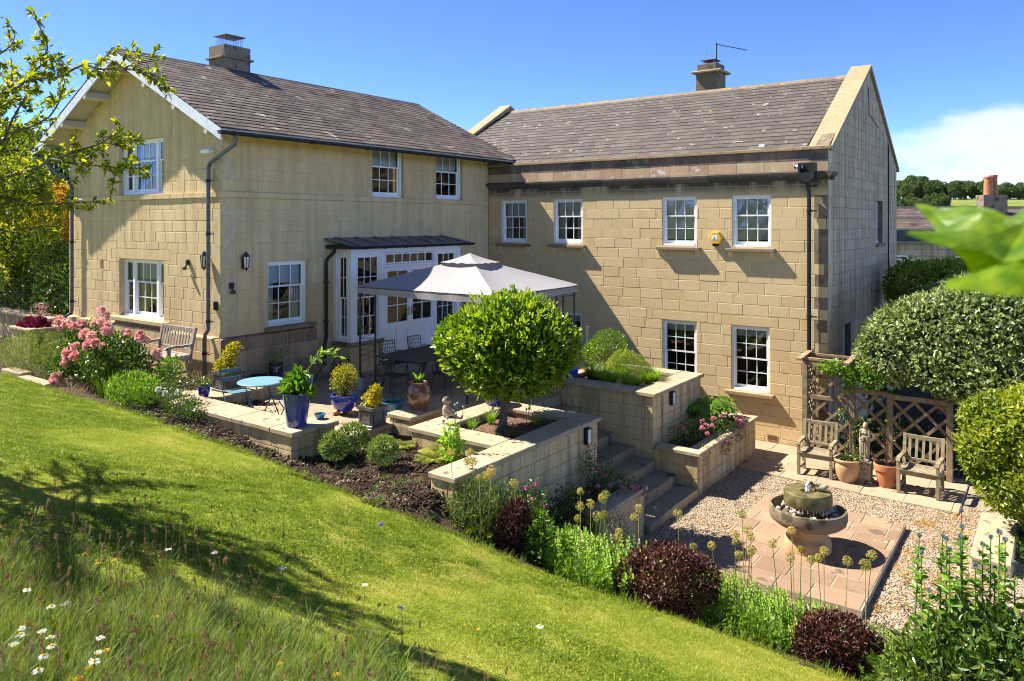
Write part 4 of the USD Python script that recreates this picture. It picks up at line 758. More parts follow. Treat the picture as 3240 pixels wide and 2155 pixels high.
# chimney
b = MB(); b.box((4.72, 13.35, 6.9), (5.42, 14.0, 7.86)); b.box((4.75, 13.38, 7.92), (5.39, 13.97, 8.14)); ch = part(HB, 'chimney', b, M['bowl_stone'], tone=.25)
v = bevel_box((4.58, 13.21, 7.86), (5.56, 14.14, 7.93), .03); part(ch, 'chimney_band', v, M['coping_lichen'], tone=.35)
b = MB()
for ax, ay in ((-.2, -.2), (.2, -.2), (-.2, .2), (.2, .2)): b.bar((5.07 + ax * .8, 13.68 + ay * .8, 8.14), (5.07 + ax * .8, 13.68 + ay * .8, 8.27), .02)
part(ch, 'chimney_cage', b, M['steel']); part(ch, 'chimney_cap', bevel_box((4.83, 13.44, 8.27), (5.31, 13.92, 8.29), .004), M['bowl_stone'], tone=.3)
b = MB(); b.box((8.02, 9.12, 5.01), (8.16, 9.22, 5.11)); part(HB, 'roof_vent', b, M['white'])
# hopper and downpipe
b = MB(); b.poly([(-.17, .0), (.17, .0), (.17, -.12), (.05, -.21), (-.05, -.21), (-.17, -.12)], .0, .2, frame((9.265, BYF - .13, 4.36), (1, 0, 0), (0, 0, 1), (0, -1, 0)))
b.box((9.08, BYF - .33, 4.36), (9.13, BYF - .132, 4.58)); b.box((9.40, BYF - .33, 4.36), (9.45, BYF - .132, 4.58)); b.box((9.13, BYF - .33, 4.53), (9.40, BYF - .28, 4.585)); b.box((9.13, BYF - .16, 4.36), (9.40, BYF - .133, 4.585))
hp = part(HB, 'rain_hopper', b, M['black_plastic'])
b = MB(); b.tube([(9.265, BYF - .2, 4.16), (9.265, BYF - .2, 4.05), (9.265, BYF - .1, 3.9), (9.265, BYF - .1, -1.9)], .045, 12); dp = part(HB, 'downpipe', b, M['black_plastic'], 40)
for zz in (4.07, 3.5, 1.1, .25): b = MB(); b.tube([(9.265, BYF - .1 - .07 * (zz > 4), zz - .035), (9.265, BYF - .1 - .07 * (zz > 4), zz + .035)], .056, 12); b.box((9.30, BYF - .1, zz - .015), (9.44, BYF - .075, zz + .015)); part(dp, 'pipe_collar', b, M['black_plastic'])
b = MB(); b.tube([(BXR + .03, 16.15, 5.6), (BXR + .03, 16.15, 2.2), (BXR + .03, 16.2, .6), (BXR + .03, 16.25, -.6)], .018, 6); b.tube([(BXR + .02, 13.2, 6.9), (BXR + .02, 13.3, 6.2), (BXR + .02, 14.6, 5.95)], .01, 5); b.tube([(BXR + .02, 13.6, 1.6), (BXR + .02, 13.6, 1.35), (BXR + .02, 14.6, 1.35), (BXR + .02, 16.1, 1.15)], .01, 5); part(HB, 'cable', b, M['black_plastic'])
for k in (0, 1): b = MB(); b.box((BXR - .001, 10.75 + k * .42, 4.02), (BXR + .006, 10.98 + k * .42, 4.30)); part(HB, 'wall_plate', b, M['garden_coping'], tone=.7)
# aerial on the chimney
AE = thing('tv_aerial', 'black TV aerial on a pole strapped to the right chimney', 'aerial', (5.38, 13.34, 8.0))
b = MB(); b.tube([(0, 0, -.1), (0, 0, .74)], .018, 6); part(AE, 'pole', b, M['black_metal'])
d = np.array([.93, .25, -.27]); d /= np.linalg.norm(d); b = MB(); b.bar((0, 0, .69), np.array([0, 0, .69]) + d * .93, .02)
part(AE, 'boom', b, M['black_metal']); b = MB()
for k in range(16): q = np.array([0, 0, .69]) + d * (.12 + .052 * k); s_ = np.array([-.25, .93, 0]) * .07; b.bar(q - s_, q + s_, .006)
part(AE, 'elements', b, M['black_metal'])
# ------------------------------------------------------------------ terrace, steps, garden walls
rG = np.random.default_rng(31)
FZ = lambda z: frame((0, 0, z), (1, 0, 0), (0, 1, 0), (0, 0, 1))
def structure(name, label, cat):
    return thing(name, label, cat, kind='structure')
def paving(owner, region, z, size, rng, material, lo=.2, hi=.9, name='flagstone', wob=.004, joint=.014, course=.58, base=True, jm='joint', depth=.3):
    if base:
        b = MB(); b.poly(region, -depth, -.008, FZ(z)); part(owner, 'bedding', b, M[jm])
    L = blocks(region, [], region.bounds[1], course, size, rng, joint=joint, wob=wob, bev=.008)
    for v, f, a, c in L: part(owner, name, (v + [0, 0, z], f), material, tone=rng.uniform(lo, hi))
TE = structure('terrace', 'sunlit and shaded stone paved terrace beside the left house', 'terrace')
t_reg = Polygon([(.1, -1.2), (4.05, -1.2), (4.05, -.1), (4.05, .4), (5.2, .4), (5.2, 2.43), (4.85, 2.43), (4.85, 4.6), (4.75, 4.6), (4.75, 8.86), (.1, 8.86)])
paving(TE, t_reg, TZ, (.5, .95), rG, M['flag'], depth=1.9)
led = sbox(-.0, -1.2, 1.02, 1.45); LE = thing('paved_ledge', 'raised stone ledge along the foot of the left house, under the square planter', 'ledge')
b = MB(); b.box((.1, -1.18, TZ - .2), (1.0, 1.44, -.12)); part(LE, 'core', b, M['mortar_dark'])
for k in range(5): part(LE, 'edge_stone', bevel_box((.02, -1.2 + k * .53 + .004, -.12), (1.03, -1.2 + (k + 1) * .53 - .004, -.055), .01), M['garden_coping'], tone=rG.uniform(.4, .8))
for k in range(5): part(LE, 'riser_stone', bevel_box((.96, -1.18 + k * .53 + .004, TZ - .02), (1.004, -1.18 + (k + 1) * .52 - .004, -.122), .006), M['garden_wall'], tone=rG.uniform(.3, .8))
class GW_:
    """a garden wall: solid core, blocks on its seen faces, coping slabs"""
    def __init__(s, label, name='garden_wall'):
        s.th = thing(name, label, 'wall'); s.m = Masonry(); s.core = MB()
    def solid(s, x0, x1, y0, y1, z0, z1, faces='xy', course=.225, lens=(.42, .62), z_from=None):
        s.core.box((x0, y0, z0), (x1, y1, z1))
        zf = z1 - math.ceil((z1 - z0) / course) * course
        if 'x' in faces: s.m.wall(s.th, blocks(sbox(y0, z0, y1, z1), [], zf, course, lens, rG, joint=.008), frame((x1 + .0065, 0, 0), (0, 1, 0), (0, 0, 1), (1, 0, 0)), M['garden_wall'], plain_tone(rG, .3, .85))
        if 'y' in faces: s.m.wall(s.th, blocks(sbox(x0, z0, x1, z1), [], zf, course, lens, rG, joint=.008), frame((0, y0 - .0065, 0), (1, 0, 0), (0, 0, 1), (0, -1, 0)), M['garden_wall'], plain_tone(rG, .3, .85))
    def cope(s, x0, x1, y0, y1, z0, z1, along='x', L=.9):
        a, c = (x0, x1) if along == 'x' else (y0, y1); n = max(1, round((c - a) / L)); st = (c - a) / n
        for k in range(n):
            p, q = a + k * st + .003, a + (k + 1) * st - .003
            bb = bevel_box((p, y0, z0), (q, y1, z1), .01) if along == 'x' else bevel_box((x0, p, z0), (x1, q, z1), .01)
            bb = bb.subdivide().subdivide(); v = np.array(bb.vertices); v += (np.stack([meshkit.noise(v * 9 + 5 * i) for i in range(3)], -1) - .5) * .010
            part(s.th, 'coping_stone', (v, np.array(bb.faces)), M['garden_coping'], tone=rG.uniform(.35, .8))
    def done(s): part(s.th, 'core', s.core, M['mortar_dark']); s.m.write(s.th); return s.th
ZC = -.125
w = GW_('low broad-coped wall carrying the tall blue pot, at the lawn corner of the terrace')
w.solid(1.0, 4.42, -1.72, -1.2, -.8, -.02); w.solid(3.95, 4.415, -1.195, -.88, -.8, -.02, 'x'); w.cope(.95, 3.93, -1.77, -1.17, -.02, .055, 'x', 1.0); w.cope(3.936, 4.48, -1.77, -.84, -.02, .055, 'y', .5); w.done()
w = GW_('low terrace edge wall with flat coping under the square lead planter', 'terrace_edge_wall')
w.solid(4.1, 4.42, -.87, .42, -1.1, TZ - .04); w.cope(4.02, 4.48, -.86, .40, TZ - .04, TZ + .03, 'y', .62); w.done()
w = GW_('square stone pier with slab top under the brown jar', 'stone_pier')
w.solid(4.36, 4.84, .41, 1.28, -1.1, -.17); w.cope(4.31, 4.89, .38, 1.32, -.17, -.10, 'y', 1.0); w.done()
w = GW_('L-shaped planter wall around the round-headed tree, with long arm towards the lawn', 'planter_wall')
w.solid(6.99, 7.38, -1.44, 2.40, -2.0, ZC - .075); w.solid(5.25, 6.985, .03, .5, -1.2, ZC - .075, 'y'); w.solid(5.25, 5.66, .505, 2.4, -1.2, ZC - .075, ''); w.solid(5.665, 6.985, 2.02, 2.4, -2.0, ZC - .075, '')
w.cope(5.18, 6.96, -.0, .48, ZC - .075, ZC, 'x', .9); w.cope(5.18, 5.66, .486, 2.44, ZC - .075, ZC, 'y', .8); w.cope(5.666, 6.96, 2.0, 2.44, ZC - .075, ZC, 'x', .7); w.cope(6.966, 7.44, -1.48, 2.44, ZC - .075, ZC, 'y', .95); w.done()
b = grid_sheet(np.linspace(5.6, 7.05, 24), np.linspace(.4, 2.1, 26), lambda x, y: -.27 + bumps(x, y, .10, 4.0)); top('planter_soil', b, M['soil_red'], 'reddish soil under the round-headed tree', 'soil', 'structure', True)
w = GW_('tall planter wall on the right of the steps with broad coping and grasses', 'planter_wall')
w.solid(4.8, 7.38, 4.63, 5.05, -2.0, ZC - .075); w.solid(6.98, 7.385, 5.055, 7.05, -2.0, ZC - .075, 'x'); w.solid(4.8, 5.2, 5.055, 7.05, -2.0, ZC - .075, ''); w.solid(5.205, 6.975, 6.7, 7.05, -2.0, ZC - .075, '')
w.cope(4.76, 6.95, 4.57, 5.06, ZC - .075, ZC, 'x', .9); w.cope(6.956, 7.455, 4.57, 7.09, ZC - .075, ZC, 'y', .85); w.cope(4.76, 5.2, 5.066, 7.09, ZC - .075, ZC, 'y', .85); w.cope(5.206, 6.95, 6.68, 7.09, ZC - .075, ZC, 'x', .9); w.done()
b = grid_sheet(np.linspace(5.15, 7.02, 20), np.linspace(5.0, 6.75, 20), lambda x, y: -.22 + bumps(x, y, .08, 4.0)); top('planter_soil', b, M['soil'], 'dark soil under the grasses of the tall planter', 'soil', 'structure', True)
w = GW_('low stone planter wall right of the steps, trailing pink roses', 'planter_wall')
w.solid(7.39, 8.31, 4.63, 4.85, -2.0, -1.205); w.solid(8.05, 8.315, 4.855, 7.95, -2.0, -1.205, 'x'); w.solid(7.39, 8.045, 7.75, 7.95, -2.0, -1.205, '')
w.cope(7.45, 8.37, 4.57, 4.86, -1.205, -1.13, 'x', .9); w.cope(8.05, 8.375, 4.866, 8.0, -1.205, -1.13, 'y', .9); w.cope(7.45, 8.04, 7.72, 8.0, -1.205, -1.13, 'x', .9); w.done()
b = grid_sheet(np.linspace(7.4, 8.1, 12), np.linspace(4.8, 7.8, 24), lambda x, y: -1.24 + bumps(x, y, .06, 4.0)); top('planter_soil', b, M['soil'], 'soil in the low planter right of the steps', 'soil', 'structure', True)
w = GW_('low stone planter wall left of the steps, half hidden by border plants', 'planter_wall')
w.solid(8.02, 8.27, .9, 2.40, -2.0, -1.205); w.solid(7.39, 8.015, 2.15, 2.40, -2.0, -1.205, ''); w.cope(8.0, 8.33, .85, 2.44, -1.205, -1.13, 'y', .8); w.cope(7.45, 7.99, 2.12, 2.44, -1.205, -1.13, 'x', .9); w.done()
b = grid_sheet(np.linspace(7.4, 8.05, 12), np.linspace(-.6, 2.2, 20), lambda x, y: -1.24 + bumps(x, y, .06, 4.0)); top('planter_soil', b, M['soil'], 'soil in the low planter left of the steps', 'soil', 'structure', True)
ST = thing('stone_steps', 'flight of worn stone steps from the terrace down to the gravel', 'steps')
NX = [8.36, 7.91, 7.46, 7.01, 6.565, 6.125, 5.69, 5.27]; NZ = [-1.80, -1.61, -1.415, -1.22, -1.02, -.825, -.635, -.44]
for x, z in zip(NX, NZ):
    bb = bevel_box((x - .62, 2.425, z - .32), (x, 4.60, z), .014).subdivide().subdivide().subdivide(); v = np.array(bb.vertices); v += (np.stack([meshkit.noise(v * 7 + 5 * i) for i in range(3)], -1) - .5) * .012
    part(ST, 'step', (v, np.array(bb.faces)), M['step'], tone=rG.uniform(.35, .75))
part(ST, 'top_step', bevel_box((4.3, 2.425, TZ - .3), (4.86, 4.60, TZ + .004), .012), M['step'], tone=.5)
# courtyard paving
SL = thing('paved_platform', 'raised square of reddish flagstones under the fountain', 'paving', kind='structure')
pl = sbox(9.44, 1.6, 11.77, 5.15); paving(SL, pl, -1.83, (.42, .72), rG, M['flag_red'], name='flagstone', course=.445, depth=.2, jm='joint', joint=.016, wob=.003)
PA = structure('path', 'flagstone path along the foot of the right house and under the garden chairs', 'path')
paving(PA, Polygon([(7.5, 7.1), (8.4, 6.62), (12.42, 6.45), (12.42, 8.86), (7.5, 8.86)]), -1.92, (.55, .9), rG, M['flag'], course=.6, depth=.12, hi=.8)
b = bevel_box((12.78, 4.1, -2.05), (13.31, 6.25, -1.745), .02).subdivide().subdivide().subdivide(); v, f = rough(b, .012, 5)
top('stone_slab', (v, f), M['garden_coping'], 'long rectangular stone slab at the right edge of the gravel', 'slab', tone=.6)
LW = thing('garden_wall', 'low honey stone wall at far left under the hedge', 'wall'); ml = Masonry()
b = MB(); b.box((-15, -.3, -.4), (-6.95, .1, .72)); part(LW, 'core', b, M['mortar']); ml.wall(LW, blocks(sbox(-15, -.3, -6.95, .72), [], -.3, .24, (.4, .6), rG), frame((0, -.31, 0), (1, 0, 0), (0, 0, 1), (0, -1, 0)), M['garden_wall'], plain_tone(rG)); ml.write(LW)
for k in range(9): part(LW, 'coping_stone', bevel_box((-15 + k * .89, -.38, .72), (-15 + k * .89 + .88, .16, .79), .01), M['garden_coping'], tone=rG.uniform(.4, .8))
for i, (x0, y0, x1, y1, z, lb) in enumerate(((-3.95, -2.55, -3.05, -2.30, .20, 'flat edging stone at the far left end of the lawn border'), (-3.0, -2.62, -1.75, -2.40, .16, 'long brown edging stone beside the nearest pink rose bloom'), (-2.5, -2.28, -1.6, -2.08, .22, 'edging stone set back under the rose bushes'))):
    v, f = rough(bevel_box((x0, y0, z - .3), (x1, y1, z), .015).subdivide().subdivide(), .012, 6, i); top('edging_stone', (v, f), M['garden_coping'], lb, 'stone', tone=.35 + .1 * i)
# pea gravel by the bench: small stones strewn as stuff
# ------------------------------------------------------------------ furniture and ornaments
def mesh_lathe(prof, n=32, squash=(1, 1)):
    return MB().lathe(prof, n, squash=squash)
def pot_profile(r0, r1, h, rim, bulge=0.0, n=9, wall=.018):
    P = [(0, 0), (r0, 0)]
    for k in range(1, n): t = k / n; P.append((r0 + (r1 - r0) * t + bulge * math.sin(PI * t), h * t))
    P += [(r1, h - rim * 1.1), (r1 + rim, h - rim), (r1 + rim, h - .004), (r1 + rim - .006, h), (r1 - wall * .6, h), (r1 - wall, h - .01), (r1 - wall, h - .05)]
    return P
def pot(name, label, cat, loc, prof, material, soil_r, soil_z, group=None, sm=45):
    t = thing(name, label, cat, loc, group=group); part(t, 'pot_body', mesh_lathe(prof), material, sm)
    d = MB().lathe([(0, soil_z + .012), (soil_r * .6, soil_z + .006), (soil_r, soil_z)][::-1], 20); part(t, 'compost', d, M['soil']); return t
tall_pot = pot('plant_pot', 'tall tapering glossy blue pot on the broad coping, with a sprawling leafy plant', 'plant pot', (4.19, -1.45, .056), pot_profile(.15, .222, .53, .018), M['navy'], .21, .48)
pot('bowl', 'small turquoise glazed bowl on the wall coping beside the tall blue pot', 'bowl', (4.15, -.96, .056), [(0, 0), (.05, 0), (.055, .01), (.085, .05), (.095, .083), (.085, .085), (.07, .045), (.045, .018), (0, .015)], M['teal_glaze'], .04, .02)
rp = pot('plant_pot', 'round bright blue pot on little feet with a twiggy shrub, on the open terrace', 'plant pot', (3.2, .40, TZ + .065), [(0, 0), (.14, 0), (.19, .06), (.232, .15), (.238, .21), (.222, .26), (.228, .27), (.25, .275), (.252, .292), (.245, .298), (.21, .296), (.2, .25)], M['cobalt'], .205, .25)
for a in (0.3, 2.4, 4.5): b = MB(); b.obb((.16 * math.cos(a), .16 * math.sin(a), -.032), [[math.cos(a), math.sin(a), 0], [-math.sin(a), math.cos(a), 0], [0, 0, 1]], (.07, .025, .032)); part(rp, 'pot_foot', b, M['sand_pot'])
pot('plant_pot', 'blue bulging pot on the planter coping behind the tree trunk', 'plant pot', (5.42, 2.08, ZC), [(0, 0), (.13, 0), (.17, .03), (.225, .13), (.232, .19), (.205, .25), (.2, .27), (.24, .29), (.245, .315), (.23, .325), (.19, .32), (.18, .27)], M['cobalt'], .185, .27)
pot('plant_pot', 'deep blue pot at the left end of the tall planter coping, half behind the tree', 'plant pot', (5.30, 4.95, ZC), [(0, 0), (.1, 0), (.13, .05), (.155, .14), (.16, .22), (.14, .26), (.165, .285), (.16, .3), (.13, .295), (.125, .25)], M['cobalt'], .128, .25)
pot('plant_pot', 'small blue pot by the thin white roses, nearest the house corner', 'plant pot', (.85, -.95, -.05), pot_profile(.075, .10, .22, .012, .015), M['cobalt'], .088, .19)
pot('plant_pot', 'dark mottled glazed pot with a pale variegated shrub against the plinth', 'plant pot', (.45, .95, -.055), [(0, 0), (.1, 0), (.13, .04), (.15, .14), (.148, .24), (.135, .275), (.155, .295), (.155, .315), (.14, .32), (.12, .31), (.115, .27)], M['dark_glaze'], .12, .27)
pot('jar', 'big round-bellied brown glazed jar on the stone pier, young leafy plant in it', 'plant pot', (4.56, .93, -.10), [(0, 0), (.13, 0), (.15, .02), (.2, .13), (.222, .24), (.215, .32), (.18, .40), (.15, .43), (.148, .445), (.172, .46), (.172, .48), (.15, .485), (.13, .47), (.12, .42)], M['brown_glaze'], .125, .42)
pond = thing('tub', 'wide turquoise tub of water with a few sprouts behind the lead planter', 'tub', (3.98, .86, TZ)); part(pond, 'tub_body', mesh_lathe([(0, 0), (.14, 0), (.17, .06), (.19, .16), (.195, .22), (.215, .235), (.21, .25), (.18, .25), (.172, .235), (.165, .1), (0, .08)], 36), M['teal_glaze'], 45); part(pond, 'water', MB().lathe([(.173, .205), (0, .205)], 24), M['water'])
pot('plant_pot', 'sandy round pot between the left garden chair and the statue', 'plant pot', (10.43, 7.08, -1.92), [(0, 0), (.15, 0), (.165, .02), (.21, .13), (.238, .26), (.236, .34), (.22, .38), (.225, .395), (.255, .41), (.258, .44), (.245, .455), (.215, .45), (.2, .4)], M['sand_pot'], .205, .40)
pot('plant_pot', 'terracotta flower pot with thick rim between the statue and the right garden chair', 'plant pot', (11.13, 7.22, -1.92), [(0, 0), (.15, 0), (.16, .015), (.205, .31), (.232, .315), (.24, .33), (.243, .43), (.235, .44), (.215, .44), (.205, .40)], M['terracotta'], .205, .38)
def lead_planter(name, label, loc, s, h, rounded=False):
    t = thing(name, label, 'planter', loc); q = s / 2; b = MB()
    m = MB(); m.box((-q + .012, -q + .012, .02), (q - .012, -q + .03, h - .03)); m.box((-q + .012, q - .03, .02), (q - .012, q - .012, h - .03)); m.box((-q + .012, -q + .03, .02), (-q + .03, q - .03, h - .03)); m.box((q - .03, -q + .03, .02), (q - .012, q - .03, h - .03)); m.box((-q + .03, -q + .03, .02), (q - .03, q - .03, .04)); part(t, 'planter_body', m, M['lead_box'])
    part(t, 'foot_moulding', bevel_box((-q - .008, -q - .008, 0), (q + .008, q + .008, .045), .012), M['lead_box'])
    m = MB(); o = q + .012
    for a0, a1 in (((-o, -o), (o, -o + .05)), ((-o, o - .05), (o, o)), ((-o, -o + .05), (-o + .05, o - .05)), ((o - .05, -o + .05), (o, o - .05))): m.box((*a0, h - .05), (*a1, h))
    part(t, 'rim', m, M['lead_box'])
    for ax in range(4):
        a = ax * PI / 2; F = frame((0, 0, 0), (math.cos(a), math.sin(a), 0), (0, 0, 1), (math.sin(a), -math.cos(a), 0)); e = q - .012
        pts = [(-q + .05, .075), (q - .05, .075), (q - .05, h - .085), (-q + .05, h - .085)]
        if rounded: pts = [(-q + .09, .075), (q - .09, .075), (q - .05, .11), (q - .05, h - .12), (q - .09, h - .085), (-q + .09, h - .085), (-q + .05, h - .12), (-q + .05, .11)]
        ring = Polygon(pts).difference(Polygon(pts).buffer(-.018, join_style=2)); m = MB(); m.poly(ring, e - .002, e + .012, F); part(t, 'panel_frame', m, M['lead_box'])
    d = MB(); d.box((-q + .03, -q + .03, h - .09), (q - .03, q - .03, h - .06)); part(t, 'compost', d, M['soil']); return t
lead_planter('square_planter', 'square grey faux-lead planter with panelled sides at the terrace edge', (4.30, .05, TZ + .03), .35, .345)
lead_planter('square_planter', 'square grey faux-lead planter with yellow shrub beside the house corner', (.60, -.28, -.055), .44, .37, True)
def teak_seat(name, label, loc, rz, w, nb, material, group=None, h=1.0, sd=.52):
    t = thing(name, label, 'bench' if w > 1 else 'garden chair', loc, rz, group); q = w / 2; m = material; L = .06
    for sx in (-1, 1):
        part(t, 'leg', bevel_box((sx * q - L / 2, -sd / 2, 0), (sx * q + L / 2, -sd / 2 + L, .64), .006), m)
        b = MB(); b.bar((sx * q, sd / 2 - .03, 0), (sx * q, sd / 2 - .03, .46), L, L); b.bar((sx * q, sd / 2 - .03, .45), (sx * q, sd / 2 + .09, h), L, .055); part(t, 'leg', b, m)
        b = MB(); pts = [(sx * q, sd / 2 + .0, .66), (sx * q, .05, .655), (sx * q, -.12, .665), (sx * q, -sd / 2 - .02, .655), (sx * q, -sd / 2 - .045, .62)]
        for p0, p1 in zip(pts, pts[1:]): b.bar(p0, p1, .07, .045)
        part(t, 'arm', b, m)
        b = MB(); b.bar((sx * q, -sd / 2 + .05, .13), (sx * q, sd / 2 - .05, .13), .035, .05); b.bar((sx * q, -sd / 2 + .05, .405), (sx * q, sd / 2 - .05, .405), .04, .07); part(t, 'side_rail', b, m)
    b = MB(); b.bar((-q, -sd / 2 + .03, .405), (q, -sd / 2 + .03, .405), .04, .075); b.bar((-q, sd / 2 - .03, .405), (q, sd / 2 - .03, .405), .04, .075); part(t, 'seat_rail', b, m)
    for k in range(6): y = -sd / 2 + .0 + k * (sd - .06) / 5 + .02; part(t, 'seat_slat', bevel_box((-q - .01, y - .036, .445 + .006 * math.cos(k)), (q + .01, y + .036, .468 + .006 * math.cos(k)), .004), m)
    y0, y1 = sd / 2 - .018, sd / 2 + .082
    for zz, hh in ((h - .05, .08), (.56, .05)): yy = sd / 2 - .03 + (zz - .45) / (h - .45) * .12; part(t, 'back_rail', bevel_box((-q + .03, yy - .018, zz - hh / 2), (q - .03, yy + .018, zz + hh / 2), .005), m)
    for k in range(nb):
        x = -q + .03 + (w - .06) * (k + .5) / nb; b = MB(); za, zb = .585, h - .09; ya = sd / 2 - .03 + (za - .45) / (h - .45) * .12; yb = sd / 2 - .03 + (zb - .45) / (h - .45) * .12
        b.bar((x, ya, za), (x, yb, zb), min(.05, .55 * (w - .06) / nb), .018, up=(0, 1, 0)); part(t, 'back_slat', b, m)
    return t
teak_seat('garden_bench', 'weathered slatted teak bench against the left house wall behind the pink roses', (-1.15, -.62, .07), 0, 1.22, 11, M['teak'])
teak_seat('garden_chair', 'mossy slatted wooden garden chair against the trellis, next to the house corner', (9.84, 7.17, -1.92), 2, .62, 5, M['teak_mossy'], h=1.02)
teak_seat('garden_chair', 'mossy slatted wooden garden chair right of the terracotta pot, partly under the yellow-green shrub', (11.72, 7.17, -1.92), -3, .66, 5, M['teak_mossy'], h=1.02)
# dining set
DT = thing('dining_table', 'long black metal dining table in the shade under the gazebo', 'table', (2.87, 3.28, TZ))
part(DT, 'table_top', bevel_box((-.64, -1.2, .695), (.64, 1.2, .73), .008), M['dark_metal'])
for sx in (-1, 1):
    for sy in (-1, 1): b = MB(); b.tube([(sx * .5, sy * .85, .70), (sx * .53, sy * .98, .3), (sx * .56, sy * 1.08, 0)], [.035, .03, .026], 8); part(DT, 'leg', b, M['dark_metal'])
b = MB(); b.bar((-.5, -.85, .62), (.5, -.85, .62), .03); b.bar((-.5, .85, .62), (.5, .85, .62), .03); part(DT, 'under_frame', b, M['dark_metal'])
KC = klass('dining_chair'); _names_k = None
def mesh_panel(w, hgt, nx, ny, fn, r=.005, fr=.010):
    b = MB()
    for k in range(nx + 1): u = -w / 2 + w * k / nx; b.tube([fn(u, hgt * t) for t in np.linspace(0, 1, 4)], fr if k in (0, nx) else r, 5)
    for k in range(ny + 1): v = hgt * k / ny; b.tube([fn(u, v) for u in np.linspace(-w / 2, w / 2, 7)], fr if k in (0, ny) else r, 5)
    return b
part(KC, 'backrest', mesh_panel(.46, .40, 10, 5, lambda u, v: (u * (1 - .05 * v), .22 + .16 * v - .10 * (u / .23) ** 2 * .5, .47 + v)), M['dark_metal'], 40)
part(KC, 'seat', mesh_panel(.46, .44, 12, 10, lambda u, v: (u, -.24 + v, .455 - .012 * math.cos(u * 6) - .01 * math.sin(v * 7)), .006, .012), M['dark_metal'], 40)
for sx in (-1, 1):
    for sy in (-1, 1): b = MB(); b.tube([(sx * .21, sy * .2, .45), (sx * .25, sy * .27, .0)], .011, 6); part(KC, 'leg', b, M['dark_metal'])
b = MB(); 
for sx in (-1, 1): b.tube([(sx * .23, .2, .64), (sx * .26, .0, .655), (sx * .25, -.2, .63), (sx * .23, -.24, .45)], .010, 6)
part(KC, 'armrest', b, M['dark_metal'])
for lb, x, y, rz in (('dark mesh chair at the near end of the dining table, back to the lawn', 3.02, 1.80, 186), ('dark mesh chair across the table, in front of the left garden door', 1.92, 2.95, 84), ('dark metal mesh chair across the table, in front of the right garden door', 1.92, 3.86, 92), ('dark metal mesh chair on the near side of the table, beside the tree leaves', 3.72, 2.72, -86), ('dark mesh chair on the near table side, mostly hidden by the tree', 3.74, 3.62, -92)):
    put(KC, 'dining_chair', lb, 'chair', (x, y, TZ), rz, 'chairs around the black dining table')
# gazebo
GZ_ = thing('gazebo', 'grey canvas gazebo on thin black posts over the dining table', 'gazebo')
gx0, gx1, gy0, gy1, gzt = 1.80, 5.44, 2.02, 5.0, 1.895; AP = np.array([3.66, 3.5, 2.50]); cor = [np.array([gx0, gy0, gzt]), np.array([gx1, gy0, gzt]), np.array([gx1, gy1, gzt]), np.array([gx0, gy1, gzt])]
N = 14; V = []; FC = []
for s in range(4):
    A, B_ = cor[s], cor[(s + 1) % 4]; base = len(V)
    for i in range(N + 1):
        for j in range(N + 1):
            t = i / N; e = A + (B_ - A) * j / N; p = e + (AP - e) * t
            sag = -.055 * math.sin(PI * t) * math.sin(PI * j / N) - .03 * (1 - t) * math.sin(PI * j / N); wr = .006 * math.sin(19 * j / N + 5 * t * s) * (1 - t)
            V.append(p + [0, 0, sag + wr + .004 * (meshkit.noise(p * 5) - .5)])
    for i in range(N):
        for j in range(N): a = base + i * (N + 1) + j; FC.append([a, a + 1, a + N + 2, a + N + 1])
part(GZ_, 'canopy', (np.array(V), np.array(FC)), M['canopy'], 25)
V, FC = [], []
for s in range(4):
    A, B_ = cor[s], cor[(s + 1) % 4]; base = len(V); n_ = np.cross(B_ - A, [0, 0, 1.]); n_ /= np.linalg.norm(n_)
    for i in range(3):
        for j in range(N * 2 + 1):
            u_ = j / (N * 2); sg = -.03 * math.sin(PI * u_); V.append(A + (B_ - A) * u_ + n_ * (.006 + .010 * math.sin(j * 1.3 + s) * (i / 2)) + [0, 0, sg - .075 * i])
    for i in range(2):
        for j in range(N * 2): a = base + i * (N * 2 + 1) + j; FC.append([a, a + N * 2 + 1, a + N * 2 + 2, a + 1])
part(GZ_, 'valance', (np.array(V), np.array(FC)), M['canopy'], 30)
V, FC = [], []; hw, hd = .50, .42; c4 = [AP * [1, 1, 0] + [-hw, -hd, 2.385], AP * [1, 1, 0] + [hw, -hd, 2.385], AP * [1, 1, 0] + [hw, hd, 2.385], AP * [1, 1, 0] + [-hw, hd, 2.385]]; top_ = AP + [0, 0, .085]
for s in range(4):
    A, B_ = c4[s], c4[(s + 1) % 4]; base = len(V)
    for i in range(6):
        for j in range(9): t = i / 5; e = A + (B_ - A) * j / 8; V.append(e + (top_ - e) * t + [0, 0, -.02 * math.sin(PI * t) + .012 * math.sin(7 * j / 8 * PI) * (1 - t)])
    for i in range(5):
        for j in range(8): a = base + i * 9 + j; FC.append([a, a + 1, a + 10, a + 9])
part(GZ_, 'vent_cap', (np.array(V), np.array(FC)), M['canopy'], 25)
posts = [(1.83, 2.06), (1.83, 2.5), (2.3, 2.06), (4.58, 2.28), (5.1, 2.5), (5.38, 4.95), (4.93, 4.95), (5.38, 4.5), (1.86, 4.95), (2.3, 4.95), (1.86, 4.5)]
for i, (x, y) in enumerate(posts):
    if i == 2: continue
    b = MB(); b.box((x - .016, y - .016, TZ), (x + .016, y + .016, 1.84)); part(GZ_, 'post', b, M['dark_metal'])
